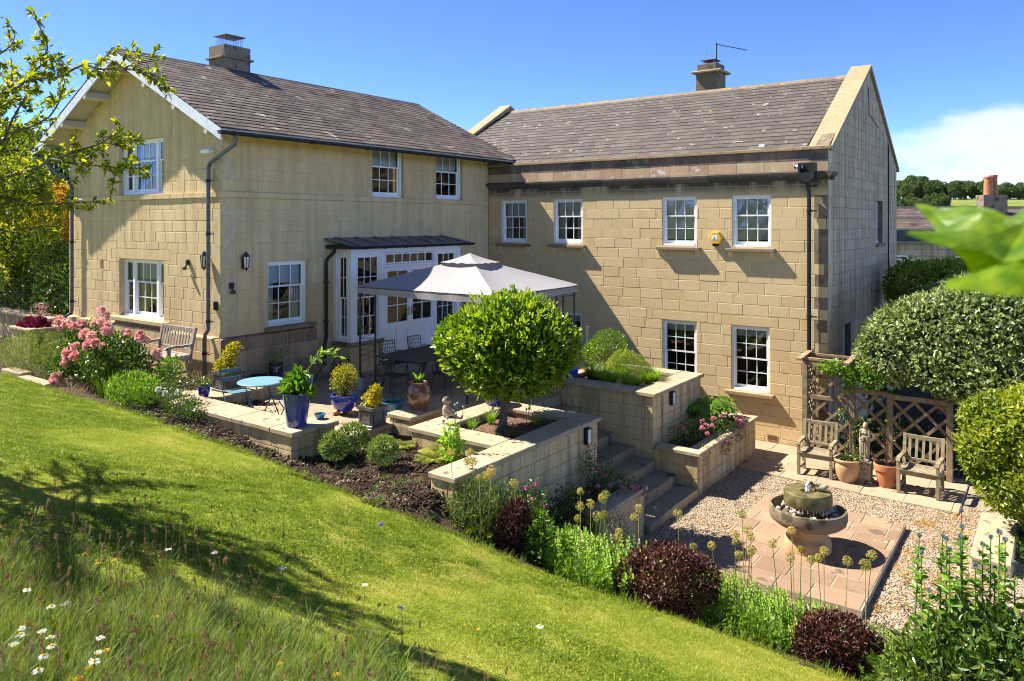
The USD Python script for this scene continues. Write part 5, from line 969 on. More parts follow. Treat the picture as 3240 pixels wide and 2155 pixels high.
def ladder(p, q, z0, z1, n):
    b = MB()
    for k in range(n):
        za, zb = z0 + (z1 - z0) * k / n, z0 + (z1 - z0) * (k + 1) / n
        b.bar((*p, za), (*q, (za + zb) / 2), .008); b.bar((*q, (za + zb) / 2), (*p, zb), .008)
    b.bar((*p, z1), (*q, z1), .012); b.bar((*p, 1.72), (*q, 1.72), .010); b.bar((*p, 1.66), (*q, 1.66), .010); part(GZ_, 'lattice', b, M['dark_metal'])
ladder((1.83, 2.06), (1.83, 2.5), .28, 1.02, 6); ladder((5.38, 4.95), (5.38, 4.5), .3, 1.0, 6); ladder((1.86, 4.95), (1.86, 4.5), .3, 1.0, 6)
for a, c in (((5.38, 4.95), (4.93, 4.95)), ((5.38, 4.95), (5.38, 4.5)), ((5.38, 4.5), (4.93, 4.95))): b = MB(); b.bar((*a, 1.66), (*c, 1.66), .014); part(GZ_, 'brace', b, M['dark_metal'])
b = MB(); b.bar((gx0, gy0, gzt - .03), (gx1, gy0, gzt - .03), .02); b.bar((gx1, gy0, gzt - .03), (gx1, gy1, gzt - .03), .02); b.bar((gx1, gy1, gzt - .03), (gx0, gy1, gzt - .03), .02); b.bar((gx0, gy1, gzt - .03), (gx0, gy0, gzt - .03), .02); part(GZ_, 'top_frame', b, M['dark_metal'])
OR = thing('hanging_ornament', 'small flat orange ornament hanging from the right corner of the gazebo', 'ornament', (5.2, 4.75, 1.38)); b = MB(); g = [(math.cos(a) * .055 * (1 + .2 * math.cos(6 * a)), math.sin(a) * .075 * (1 + .2 * math.cos(6 * a))) for a in np.linspace(0, 2 * PI, 30)[:-1]]; b.poly(g, -.006, .006, frame((0, 0, 0), RT, (0, 0, 1), -FW)); part(OR, 'disc', b, M['orange_tag']); b = MB(); b.bar((0, 0, .06), (0, 0, .27), .004); part(OR, 'string', b, M['black_metal'])
CL = thing('candle_lantern', 'grey cylindrical lantern standing at the foot of the left gazebo post', 'lantern', (1.99, 1.92, TZ)); part(CL, 'body', MB().lathe([(0, .0), (.075, 0), (.075, .27), (.0, .27)], 18), M['grey_plastic'], 40); part(CL, 'cap', MB().lathe([(.08, .27), (.075, .30), (.03, .33), (.03, .38), (0, .385)], 16), M['dark_metal'], 40)
# bistro set
BT = thing('bistro_table', 'round blue-grey folding bistro table behind the low wall', 'table', (2.36, -.78, TZ)); part(BT, 'table_top', MB().lathe([(0, .67), (.39, .67), (.405, .675), (.41, .69), (.40, .70), (0, .702)], 48), M['bistro'], 40)
for s in (-1, 1):
    b = MB()
    for o in (-.22, .22): b.tube([(s * .27, o, 0), (-s * .20, o, .67)], .011, 6)
    b.tube([(s * .27, -.22, .012), (s * .27, .22, .012)], .010, 6); part(BT, 'leg', b, M['bistro_dark'])
def bistro_chair(label, loc, rz):
    t = thing('bistro_chair', label, 'chair', loc, rz, 'blue-grey folding chairs at the bistro table')
    for k in range(5): part(t, 'seat_slat', bevel_box((-.19, -.19 + k * .078, .435), (.19, -.19 + k * .078 + .058, .447), .003), M['bistro'])
    for zz in (.62, .77): b = MB(); b.bar((-.19, .215 + (zz - .45) * .28, zz), (.19, .215 + (zz - .45) * .28, zz), .014, .075); part(t, 'back_slat', b, M['bistro_dark'])
    for s in (-1, 1):
        b = MB(); b.tube([(s * .20, -.22, 0), (s * .20, .12, .36), (s * .20, .22, .5), (s * .20, .31, .82)], .011, 6); part(t, 'leg', b, M['bistro_dark'])
        b = MB(); b.tube([(s * .175, .22, 0), (s * .175, -.17, .43)], .010, 6); part(t, 'leg', b, M['bistro_dark'])
bistro_chair('blue-grey slatted folding chair left of the bistro table, seen from the side', (1.68, -.80, TZ), 80); bistro_chair('blue-grey slatted folding chair right of the bistro table, behind the tall blue pot', (3.05, -.62, TZ), 20)
SO = thing('folding_stool', 'small weathered folding table stored in the corner beside the bay', 'table', (.45, 1.95, TZ)); part(SO, 'table_top', bevel_box((-.22, -.25, .44), (.22, .25, .47), .006), M['teak'])
for s in (-1, 1): b = MB(); b.bar((s * .2, -.2, 0), (-s * .2, -.2, .44), .03, .02, up=(0, 1, 0)); b.bar((s * .2, .2, 0), (-s * .2, .2, .44), .03, .02, up=(0, 1, 0)); part(SO, 'leg', b, M['teak'])
WC = thing('watering_can', 'dark green watering can in the corner beside the bay', 'watering can', (.62, 2.45, TZ)); part(WC, 'body', MB().lathe([(0, 0), (.1, 0), (.115, .2), (.08, .26), (0, .27)], 16), M['green_can'], 40); b = MB(); b.tube([(.1, 0, .08), (.2, .02, .2), (.27, .03, .32)], .014, 6); part(WC, 'spout', b, M['green_can']); b = MB(); b.tube([(-.1, 0, .2), (-.15, 0, .3), (-.05, 0, .37), (.06, 0, .27)], .010, 6); part(WC, 'handle', b, M['green_can'])
HO = thing('hose', 'coiled black hose behind the watering can', 'hose', (.55, 2.8, TZ + .2)); b = MB(); a_ = np.linspace(0, 6 * PI, 90); b.tube(np.stack([.02 * np.sin(a_ * .3), .17 * np.cos(a_), .17 * np.sin(a_)], -1), .012, 6); part(HO, 'coil', b, M['rubber'])
BA = thing('trug', 'low black rubber trug beside the dark glazed pot', 'trug', (.42, .55, -.055)); part(BA, 'body', MB().lathe([(0, .01), (.12, .01), (.17, .13), (.178, .13), (.125, 0), (0, 0)][::-1], 24), M['rubber'], 40); b = MB(); b.tube([(.16, -.05, .13), (.2, 0, .16), (.16, .05, .13)], .008, 5); part(BA, 'handle', b, M['rubber'])
# lights, sensors, alarm
def coach_lamp(label, loc, rz):
    t = thing('wall_lantern', label, 'wall lantern', loc, rz, 'black wall lanterns by the house corner'); b = MB()
    b.box((-.04, 0, -.16), (.04, .014, .10)); b.bar((0, .01, .10), (0, -.10, .16), .018); part(t, 'bracket', b, M['black_metal'])
    part(t, 'roof', MB().lathe([(.085, .10), (.08, .115), (.035, .175), (.03, .19), (.012, .205), (0, .215)], 6, c=(0, -.11, 0)), M['black_metal'])
    part(t, 'glass', MB().lathe([(.045, -.13), (.068, .10)], 6, c=(0, -.11, 0)), M['lamp_glass']); b = MB()
    for k in range(6): a = k * PI / 3; b.bar((.047 * math.cos(a), -.11 + .047 * math.sin(a), -.13), (.071 * math.cos(a), -.11 + .071 * math.sin(a), .10), .012)
    part(t, 'cage', b, M['black_metal']); part(t, 'base', MB().lathe([(0, -.20), (.012, -.195), (.02, -.175), (.045, -.15), (.05, -.128), (0, -.125)], 6, c=(0, -.11, 0)), M['black_metal']); return t
coach_lamp('black hexagonal wall lantern on the shaded long wall, left of the ground floor window', (.0, .473, 2.42), 90); coach_lamp('black hexagonal wall lantern on the sunlit gable, half behind the downpipe', (-.50, -.0, 2.44), 0)
coach_lamp('black wall lantern far along the stained gable of the right house', (BXR + .0, 16.5, .55), 90)
def floodlight(label, loc, rz, flip):
    t = thing('security_light', label, 'sensor light', loc, rz); part(t, 'housing', bevel_box((-.05, -.075, -.02), (.05, -.0, .10), .02), M['black_plastic']); b = MB(); b.tube([(0, -.05, -.01), (0, -.08, -.06)], .018, 6); part(t, 'knuckle', b, M['black_plastic'])
    part(t, 'sensor', bevel_box((-.055, -.14, -.125), (.045, -.05, -.05), .02), M['dark_metal']); return t
floodlight('small black sensor light on the sunlit gable between the window and the lantern', (-1.22, 0, 2.35), -25, 1); floodlight('small black sensor light on the shaded wall below the lantern', (0, .18, 1.89), 90, 1)
t = thing('junction_box', 'small black box on the gable beside the downpipe', 'box', (-.215, -.0, 1.52)); part(t, 'case', bevel_box((-.055, -.05, -.09), (.055, -.0, .09), .008), M['black_plastic']); b = MB(); b.box((-.02, -.055, -.02), (.02, -.051, .02)); part(t, 'lock', b, M['dark_metal'])
def bullet_cam(label, loc, d, lens):
    t = thing('security_camera', label, 'camera', loc); d = np.array(d, float); d /= np.linalg.norm(d); b = MB(); P = [(-.0, .052), (.10, .055), (.15, .045), (.175, .02)]
    b.tube([d * (a - .05) for a, r in P], [r for a, r in P], 16); part(t, 'shell', b, M['white'], 40); b = MB(); b.tube([d * .124, d * .132], .032, 12); part(t, 'lens', b, M['black_metal'] if lens else M['white']); b = MB(); b.tube([-d * .05, -d * .05 + np.array([.0, .09, .0])], .03, 10); part(t, 'mount', b, M['white'])
bullet_cam('white domed camera on the left gable beside the top of the downpipe', (-.36, -.13, 4.71), (-.55, -.6, -.1), False)
bullet_cam('white security camera beside the rain hopper under the right parapet', (9.09, BYF - .2, 4.50), (-.55, -.75, -.12), True)
AL = thing('alarm_box', 'yellow hexagonal alarm box with white label between two upper windows', 'alarm box', (7.06, BYF - .005, 2.86)); hexa = [(.175 * math.cos(a) * 1.0, .175 * math.sin(a)) for a in np.linspace(0, 2 * PI, 7)[:-1]]
b = MB(); FA = frame((0, 0, 0), (1, 0, 0), (0, 0, 1), (0, -1, 0)); m_ = [(q[0] * .86, q[1] * .86) for q in hexa]; v = np.array([(*q, 0.0) for q in hexa] + [(*q, .06) for q in hexa] + [(*q, .10) for q in m_]); ff = []
for r in (0, 1): ff += [[r * 6 + i, r * 6 + (i + 1) % 6, r * 6 + 6 + (i + 1) % 6, r * 6 + 6 + i] for i in range(6)]
b.add(v @ FA[:3, :3].T, ff); b.add(v[12:] @ FA[:3, :3].T, [[0, 1, 2], [0, 2, 3], [0, 3, 4], [0, 4, 5]]); part(AL, 'case', b, M['yellow_plastic']); b = MB(); b.box((-.085, -.104, -.06), (.065, -.101, .06)); part(AL, 'label_plate', b, M['white']); b = MB(); b.poly([(.022 * math.cos(a), .022 * math.sin(a)) for a in np.linspace(0, 2 * PI, 9)[:-1]], .1045, .106, frame((-.01, 0, 0), (1, 0, 0), (0, 0, 1), (0, -1, 0))); b.poly(sbox(-.07, -.045, .05, -.035), .1045, .106, FA); part(AL, 'emblem', b, M['bistro_dark']); part(AL, 'strobe', bevel_box((-.085, -.09, -.205), (.085, -.0, -.152), .02), M['black_plastic'])
def step_light(label, loc):
    t = thing('step_light', label, 'wall light', loc, 0, 'oblong lights on the walls flanking the steps'); part(t, 'back_box', bevel_box((0, -.06, -.14), (.07, .075, .14), .012), M['black_plastic']); part(t, 'lens', bevel_box((.07, -.045, -.12), (.085, .06, .12), .02), M['lamp_glass']); b = MB(); b.box((.0, .077, -.13), (.095, .09, .13)); part(t, 'reflector', b, M['steel'])
step_light('oblong black and chrome light on the near planter wall left of the steps', (7.392, 1.98, -.36)); step_light('oblong black and chrome light on the tall planter wall right of the steps', (7.398, 5.42, -.37))
t = thing('handrail_post', 'slim grey metal post behind the tall planter', 'post', (4.80, 6.5, TZ)); b = MB(); b.tube([(0, 0, 0), (0, 0, 1.04)], .03, 12); part(t, 'tube', b, M['steel'], 40); part(t, 'cap', MB().lathe([(.034, 1.03), (.034, 1.055), (0, 1.06)], 12), M['steel'])
# trellis
TR = thing('trellis', 'weathered timber trellis screen with diagonal lattice behind the garden chairs', 'trellis'); yt = 8.22; XP = [9.33, 10.30, 11.02, 12.10]; ZT = [.22, -.30, -.36, -.42]
for i, x in enumerate(XP): z1 = [.26, .22, -.30, -.34][i]; part(TR, 'post', bevel_box((x - .055, yt - .055, -1.95), (x + .055, yt + .055, z1), .006), M['trellis'])
part(TR, 'post', bevel_box((9.31, 8.70, -1.95), (9.41, 8.80, .24), .006), M['trellis'])
def lattice(F, u0, u1, z0, z1, sp=.30):
    """diagonal slats both ways, the two layers side by side in depth"""
    H = z1 - z0; W = u1 - u0; reg = sbox(u0, z0, u1, z1)
    from shapely.geometry import LineString
    for lay, sg in ((0, 1), (1, -1)):
        c = -H
        while c < W + H:
            ln = LineString([(u0 + c, z0), (u0 + c + H * 1.0, z1)]) if sg > 0 else LineString([(u0 + c, z1), (u0 + c + H * 1.0, z0)])
            g = ln.intersection(reg); c += sp
            if g.is_empty or g.length < .08: continue
            q = np.array(g.coords); d = .012 - .03 * lay; b = MB(); p0 = F[:3, :3] @ [*q[0], d] + F[:3, 3]; p1 = F[:3, :3] @ [*q[-1], d] + F[:3, 3]; b.bar(p0, p1, .022, .058, up=F[:3, 2] if False else (0, 0, 1)); part(TR, 'lattice_slat', b, M['trellis'])
FT = frame((0, yt, 0), (1, 0, 0), (0, 0, 1), (0, -1, 0))
for i in range(3):
    z1 = [.10, -.38, -.42][i]; u0, u1 = XP[i] + .055, XP[i + 1] - .055
    part(TR, 'rail', bevel_box((u0, yt - .04, z1), (u1, yt + .04, z1 + .1), .005), M['trellis']); part(TR, 'rail', bevel_box((u0, yt - .035, -1.80), (u1, yt + .035, -1.72), .005), M['trellis'])
    if i == 0: part(TR, 'rail', bevel_box((u0, yt - .036, -.62), (u1, yt + .036, -.53), .005), M['trellis']); lattice(FT, u0, u1, -.53, .10, .42); lattice(FT, u0, u1, -1.72, -.62, .42)
    else: lattice(FT, u0, u1, -1.72, z1, .42)
lattice(frame((9.36, 0, 0), (0, 1, 0), (0, 0, 1), (1, 0, 0)), yt + .06, 8.70, -1.7, .1, .2)
for x in (9.30, 10.26): b = MB(); b.bar((x, 7.85, .27), (x, 8.86, .33), .11, .05); part(TR, 'rafter', b, M['trellis'])
b = MB(); b.bar((9.22, yt, .245), (10.42, yt, .245), .1, .05); part(TR, 'top_beam', b, M['trellis']); b = MB(); b.bar((9.22, 8.78, .26), (10.9, 8.78, .26), .07, .05); part(TR, 'top_beam', b, M['trellis'])
# fountain
FO = thing('fountain', 'stone fountain: millstone bubbling over a wide pebble-filled bowl on a round foot', 'fountain', (10.69, 3.17, -1.83))
def lathe_r(prof, n, amp, sc, seed=0): a = MB().lathe(prof, n).arr(); return rough(a, amp, sc, seed)
part(FO, 'foot', lathe_r([(0, 0), (.345, 0), (.35, .02), (.345, .13), (.33, .17), (.31, .19), (.305, .22), (.29, .24), (.29, .42), (0, .42)], 48, .006, 6), M['sand_pot'], 40)
part(FO, 'bowl', lathe_r([(.24, .38), (.40, .385), (.50, .41), (.555, .455), (.572, .52), (.57, .60), (.56, .645), (.535, .655), (.515, .64), (.50, .56), (.40, .49), (.0, .46)], 64, .010, 4, 3), M['bowl_stone'], 40, tone=.5)
ms_ = lathe_r([(.15, .69), (.34, .685), (.352, .70), (.356, .80), (.352, .875), (.335, .895), (.20, .90), (.13, .896), (.11, .885), (.105, .80), (.0, .80)], 64, .008, 7, 5); part(FO, 'millstone', ms_, M['millstone'], 40)
b = MB(); b.lathe([(.20, .46), (.2, .70)], 20); part(FO, 'plinth', b, M['bowl_stone'], tone=.1)
part(FO, 'water', MB().lathe([(.118, .882), (0, .884)], 24), M['water']); rP = np.random.default_rng(5)
b = MB(); jt = []
for k in range(70):
    h_ = rP.uniform(0, 1); r_ = .045 * (1 - h_ * .7); a = rP.uniform(0, 2 * PI); m = trimesh.creation.icosphere(0, rP.uniform(.006, .017)); m.apply_translation([r_ * rP.normal(0, .6) + .0, r_ * rP.normal(0, .6), .885 + h_ * .14]); b.tm(m)
part(FO, 'water_jet', b, M['foam'], 60); b = MB()
for k in range(38): a = k * 2 * PI / 38 + rP.normal(0, .04); b.tube([(.352 * math.cos(a), .352 * math.sin(a), .70), (.35 * math.cos(a), .35 * math.sin(a), .70 - rP.uniform(.03, .09))], .0028, 4)
part(FO, 'water_drips', b, M['foam']); ico = trimesh.creation.icosphere(1, 1.0)
for k in range(74):
    a = rP.uniform(0, 2 * PI); r_ = rP.uniform(.26, .475); s_ = rP.uniform(.028, .052); v = np.array(ico.vertices) * [s_, s_ * rP.uniform(.65, .95), s_ * rP.uniform(.5, .8)]; c, s2 = math.cos(rP.uniform(0, 6)), math.sin(rP.uniform(0, 6)); v = v @ np.array([[c, -s2, 0], [s2, c, 0], [0, 0, 1]])
    part(FO, 'pebble', (v + [r_ * math.cos(a), r_ * math.sin(a), .575 + .05 * (r_ < .36) + rP.uniform(0, .03)], ico.faces), M['pebble'], True, tone=rP.uniform(0, 1))
# body helper: bones blended into one continuous skin
import manifold3d as m3
def body(bones, edge=.02, it=8):
    acc = None
    for (p, r0), (q, r1) in bones:
        A = m3.Manifold.sphere(r0, 20).translate(tuple(map(float, p))); B_ = m3.Manifold.sphere(r1, 20).translate(tuple(map(float, q))); h_ = m3.Manifold.batch_hull([A, B_]); acc = h_ if acc is None else acc + h_
    acc = acc.refine_to_length(edge); mm = acc.to_mesh(); t = trimesh.Trimesh(mm.vert_properties[:, :3], mm.tri_verts, process=True); trimesh.smoothing.filter_taubin(t, iterations=it); return t
DK = thing('bird_ornament', 'small stone bird pair perched on the fountain millstone', 'ornament', (10.86, 3.22, -.935), 20)
part(DK, 'bird', body([(((-.03, 0, .05), .035), ((.05, 0, .06), .045)), (((.05, 0, .06), .045), ((.10, 0, .10), .02)), (((-.03, 0, .05), .03), ((-.06, 0, .11), .02)), (((-.06, 0, .11), .024), ((-.085, 0, .12), .012)), (((0, .01, .02), .012), ((0, .01, -.0), .012))], .01, 4), M['statue'], True, tone=.35)
part(DK, 'bird', body([(((-.10, .05, .06), .035), ((-.02, .07, .07), .04)), (((-.10, .05, .06), .03), ((-.13, .04, .125), .022)), (((-.13, .04, .125), .024), ((-.16, .03, .13), .01)), (((-.06, .06, .03), .012), ((-.06, .06, 0), .012))], .01, 4), M['statue'], True, tone=.3)
# statues
PD = thing('pedestal', 'square carved stone pedestal under the statue', 'pedestal', (10.73, 7.24, -1.92)); b = MB(); part(PD, 'plinth', bevel_box((-.15, -.15, 0), (.15, .15, .06), .012), M['statue'], tone=.5); part(PD, 'shaft', bevel_box((-.125, -.125, .06), (.125, .125, .40), .008), M['statue'], tone=.45); part(PD, 'cap', bevel_box((-.145, -.145, .40), (.145, .145, .44), .012), M['statue'], tone=.6)
b = MB()
for k in range(14): a = rP.uniform(0, 6.28); r_ = rP.uniform(0, .075); b.tm(trimesh.creation.icosphere(1, rP.uniform(.012, .024)).apply_translation([r_ * math.cos(a), -.128, .24 + r_ * math.sin(a)]))
part(PD, 'carved_flower', b, M['statue'], True, tone=.6)
SW = thing('statue', 'weathered stone statue of a draped woman on a pedestal against the trellis', 'statue', (10.73, 7.24, -1.48), -12)
hd_ = .74
sk = body([(((0, 0, .015), .085), ((0, 0, .05), .08)), (((-.03, -.02, .04), .055), ((-.045, -.015, .22), .052)), (((.03, 0, .04), .055), ((.035, 0, .22), .056)), (((-.045, -.015, .22), .05), ((-.03, 0, .37), .064)), (((.035, 0, .22), .055), ((.03, 0, .37), .068)), (((-.02, 0, .37), .068), ((.02, 0, .40), .068)), (((0, 0, .40), .062), ((-.005, 0, .47), .05)), (((-.005, 0, .47), .05), ((0, .005, .55), .058)),
  (((-.055, .005, .575), .03), ((.055, .005, .575), .03)), (((-.028, -.035, .53), .026), ((.028, -.035, .53), .026)), (((0, .005, .58), .026), ((.004, -.002, .63), .022)), (((.006, -.006, .665), .040), ((.006, .008, .69), .040)), (((.004, -.03, .648), .02), ((.006, -.006, .665), .03)),
  (((-.075, .005, .57), .025), ((-.098, .012, .45), .021)), (((-.098, .012, .45), .021), ((-.085, -.02, .33), .016)), (((-.085, -.02, .33), .016), ((-.08, -.03, .29), .017)), (((.075, .005, .57), .025), ((.092, -.01, .465), .021)), (((.092, -.01, .465), .021), ((.0, -.085, .455), .017)), (((.0, -.085, .455), .017), ((-.03, -.08, .47), .015))], .012, 6)
v = np.array(sk.vertices); fold = np.where(v[:, 2] < .40, .007 * np.sin(np.arctan2(v[:, 1], v[:, 0]) * 11 + v[:, 2] * 9), 0); rr_ = np.linalg.norm(v[:, :2], axis=1, keepdims=True) + 1e-6; v[:, :2] += v[:, :2] / rr_ * fold[:, None]; part(SW, 'figure', (v, np.array(sk.faces)), M['statue'], True, tone=.55)
part(SW, 'hair', body([(((.006, .012, .70), .041), ((.008, .035, .695), .036)), (((.008, .04, .68), .026), ((.008, .05, .665), .022))], .012, 4), M['statue'], True, tone=.4)
part(SW, 'drapery', body([(((-.06, -.045, .41), .022), ((.06, -.05, .43), .022)), (((.06, -.05, .43), .022), ((.085, -.01, .40), .02)), (((.07, -.03, .41), .02), ((.075, -.01, .25), .014)), (((.0, -.085, .44), .02), ((.01, -.08, .37), .012))], .012, 4), M['statue'], True, tone=.6)
part(SW, 'base', bevel_box((-.11, -.1, -.0), (.11, .1, .03), .01), M['statue'], tone=.5)
KD = thing('statue', 'small stone statue of a seated child on the planter coping beside the brown jar', 'statue', (5.28, .86, ZC), 130)
part(KD, 'figure', body([(((0, 0, .05), .07), ((0, .01, .14), .062)), (((0, .01, .14), .06), ((0, 0, .20), .045)), (((0, -.015, .265), .058), ((0, -.005, .285), .058)), (((-.05, 0, .19), .028), ((-.075, -.05, .12), .024)), (((-.075, -.05, .12), .024), ((-.03, -.09, .10), .02)), (((.05, 0, .19), .028), ((.075, -.05, .12), .024)), (((.075, -.05, .12), .024), ((.03, -.09, .10), .02)), (((-.04, -.02, .05), .045), ((-.05, -.11, .075), .034)), (((-.05, -.11, .075), .034), ((-.045, -.14, .02), .024)), (((.04, -.02, .05), .045), ((.05, -.11, .075), .034)), (((.05, -.11, .075), .034), ((.045, -.14, .02), .024)), (((0, -.065, .255), .012), ((0, -.06, .265), .014))], .012, 5), M['statue'], True, tone=.75)
part(KD, 'hair', body([(((0, .005, .295), .057), ((0, .02, .28), .055))], .014, 3), M['statue'], True, tone=.55)
# ------------------------------------------------------------------ plants
def unit(v): return v / (np.linalg.norm(v, axis=-1, keepdims=True) + 1e-12)
def leaves(P, D, Nn, L, W, tone, six=True, fold=.25, rng=None):
    """one leaf per row: P base, D direction, Nn normal, L length, W width; a folded blade of 4 (six) or 2 triangles"""
    n = len(P); D = unit(D); S = unit(np.cross(D, Nn)); Nn = np.cross(S, D); L = np.broadcast_to(L, (n,))[:, None]; W = np.broadcast_to(W, (n,))[:, None]
    up = Nn * W * fold
    if six:
        V = np.stack([P, P + D * L * .32 + S * W * .5 + up, P + D * L * .72 + S * W * .38 + up * .8, P + D * L, P + D * L * .72 - S * W * .38 + up * .8, P + D * L * .32 - S * W * .5 + up], 1)
        F = np.array([[0, 3, 1], [1, 3, 2], [0, 5, 3], [5, 4, 3]]); k = 6
    else:
        V = np.stack([P, P + D * L * .45 + S * W * .5 + up, P + D * L, P + D * L * .45 - S * W * .5 + up], 1); F = np.array([[0, 2, 1], [0, 3, 2]]); k = 4
    f = (F[None] + (np.arange(n) * k)[:, None, None]).reshape(-1, 3); t = np.repeat(np.broadcast_to(tone, (n,)), k)
    return V.reshape(-1, 3), f, t
def blob_points(rng, n, blobs, shell=.75):
    """points in the outer shell of a union of ellipsoids; blobs: (centre, radii). Returns points, outward directions"""
    vol = np.array([np.prod(np.asarray(b[1], float)) ** (2 / 3) for b in blobs]); pick = rng.choice(len(blobs), int(n * 1.7), p=vol / vol.sum())
    C_ = np.array([b[0] for b in blobs], float)[pick]; R_ = np.array([np.broadcast_to(b[1], 3) for b in blobs], float)[pick]
    d = unit(rng.normal(size=(len(pick), 3))); r = shell + (1 - shell) * rng.uniform(0, 1, len(pick)) ** .6; P = C_ + d * R_ * r[:, None]
    keep = np.ones(len(P), bool)
    for c, R in blobs: q = (P - np.asarray(c)) / np.broadcast_to(R, 3); keep &= ~((q ** 2).sum(1) < (shell * .93) ** 2)
    P, d = P[keep][:n], unit(d / R_)[keep][:n]; return P, d
def foliage(rng, n, blobs, L, W, shell=.72, six=False, up=.35, out=.6, rnd=.7, clump=.35, csc=3.0, lumpy=.10, tone0=.12, tone1=.8, cut=None, fold=.25):
    P, d = blob_points(rng, n, blobs, shell); nz = meshkit.fbm(P * csc, 3, int(rng.integers(1000))) - .5
    P = P + d * (nz[:, None] * lumpy * 4 * np.mean([np.mean(b[1]) for b in blobs]))
    if cut is not None: k = cut(P); P, d, nz = P[k], d[k], nz[k]
    D = d * out + rng.normal(size=P.shape) * rnd + [0, 0, up]; Nn = d + rng.normal(size=P.shape) * .55 + [0, 0, .3]
    tone = np.clip(tone0 + (tone1 - tone0) * (rng.uniform(0, 1, len(P)) * (1 - clump) + clump * (nz * 2.2 + .5)), 0, 1)
    s = rng.uniform(.7, 1.2, len(P)); return leaves(P, D, Nn, L * s, W * s, tone, six, fold)
def fpart(parent, name, vft, material, **kw): return part(parent, name, (vft[0], vft[1]), material, tone=vft[2], **kw)
def merge(*L):
    v, f, t, n = [], [], [], 0
    for a, b, c in L: v.append(a); f.append(b + n); t.append(c); n += len(a)
    return np.vstack(v), np.vstack(f), np.concatenate(t)
def blades(rng, P, H, W, lean, tone, seg=3, curve=.6, az=None):
    """grass blades: base P, height H, width W, horizontal lean; tapered strips that bend over"""
    n = len(P); a = rng.uniform(0, 2 * PI, n) if az is None else az; dirx = np.stack([np.cos(a), np.sin(a), 0 * a], 1); side = np.stack([-np.sin(a), np.cos(a), 0 * a], 1)
    H = np.broadcast_to(H, (n,)); W = np.broadcast_to(W, (n,)); lean = np.broadcast_to(lean, (n,)); V = []
    for k in range(seg + 1):
        t = k / seg; c = P + dirx * (lean * H * t ** (1 + curve))[:, None] + np.array([0, 0, 1.]) * (H * (t - .35 * np.minimum(lean, 1.2) * t ** 2.2))[:, None]; w = (W * (1 - t * .92) * .5)[:, None]
        if k < seg: V += [c - side * w, c + side * w]
        else: V += [c]
    V = np.stack(V, 1); m = V.shape[1]; F = []
    for k in range(seg - 1): F += [[2 * k, 2 * k + 1, 2 * k + 3], [2 * k, 2 * k + 3, 2 * k + 2]]
    F += [[2 * seg - 2, 2 * seg - 1, 2 * seg]]
    return V.reshape(-1, 3), (np.array(F)[None] + (np.arange(n) * m)[:, None, None]).reshape(-1, 3), np.repeat(np.broadcast_to(tone, (n,)), m)
def plant(name, label, cat, loc, group=None): return thing(name, label, cat, loc, 0, group)
def stems(rng, n, r0, h, rad, sp=.3, sides=4):
    b = MB()
    for _ in range(n):
        a = rng.uniform(0, 2 * PI); q = rng.uniform(0, r0); e = rng.uniform(0, sp); b.tube([(q * math.cos(a) * .4, q * math.sin(a) * .4, -.03), (q * math.cos(a) * .7, q * math.sin(a) * .7, h * .5), ((q + e) * math.cos(a), (q + e) * math.sin(a), h)], [rad, rad * .8, rad * .4], sides)
    return b
rV = np.random.default_rng(77)
ORD = ['leftmost', 'second from left', 'third from left', 'fourth from left', 'fifth from left', 'sixth from left', 'seventh from left', 'eighth from left', 'eighth from right', 'seventh from right', 'sixth from right', 'fifth from right', 'fourth from right', 'third from right', 'second from right', 'rightmost']
def ordinals(P):
    """for each point its place among the others as one sees them from the lawn, in words"""
    d = np.asarray(P, float)[:, :2] - CAM[:2]; o = np.argsort(np.argsort((d @ RT[:2]) / (d @ FW[:2]))); n = len(o); return [ORD[i] if i < (n + 1) // 2 else ORD[16 - n + i] for i in o]
# round-headed bay tree
BTx = plant('standard_tree', 'round clipped evergreen tree on a short trunk, in the L-shaped planter', 'tree', (6.28, 1.16, -.29))
b = MB(); b.tube([(-.03, -.05, -.02), (-.02, -.02, .06), (.0, 0, .2), (.02, .02, .5), (.05, .03, .8), (.07, .05, 1.2)], [.105, .08, .068, .066, .062, .05], 12)
for k in range(9): a = k * .7; b.tube([(.05, .03, .62 + .03 * k), (.05 + .3 * math.cos(a), .03 + .3 * math.sin(a), 1.0 + .05 * k), (.05 + .7 * math.cos(a), .03 + .7 * math.sin(a), 1.15 + .07 * k)], [.03, .018, .008], 6)
part(BTx, 'trunk', b, M['bark'], True)
bl = [((.10, .06, 1.42), (.98, .98, .76)), ((.1, .06, 1.16), (.95, .95, .56)), ((.12, .06, 1.72), (.72, .72, .56)), ((-.42, -.25, 1.48), (.62, .62, .58)), ((.58, .35, 1.5), (.58, .58, .56)), ((.2, -.3, 1.75), (.5, .5, .5))]
L1 = foliage(rV, 10500, bl, .122, .052, shell=.74, six=True, up=.5, out=.75, rnd=.75, csc=2.6, lumpy=.085, clump=.28, tone0=.05, tone1=1.0, cut=lambda P: P[:, 2] > .42 + .08 * np.sin(P[:, 0] * 9))
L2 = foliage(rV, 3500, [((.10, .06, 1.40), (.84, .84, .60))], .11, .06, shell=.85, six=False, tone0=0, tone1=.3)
tip = rV.normal(size=(330, 3)); tip = unit(tip * [1, 1, .6] + [0, 0, .5]); TP = np.array([.1, .06, 1.4]) + tip * [1.06, 1.06, .92] * rV.uniform(.9, 1.09, (330, 1)); Lt = []
for k in range(4): Lt.append(leaves(TP + rV.normal(size=TP.shape) * .03, tip + rV.normal(size=TP.shape) * .45 + [0, 0, .4], rV.normal(size=TP.shape) + tip, .10, .036, rV.uniform(.75, 1, len(TP)), True))
fpart(BTx, 'crown', merge(L1, L2, *Lt), M['lf_bay'])
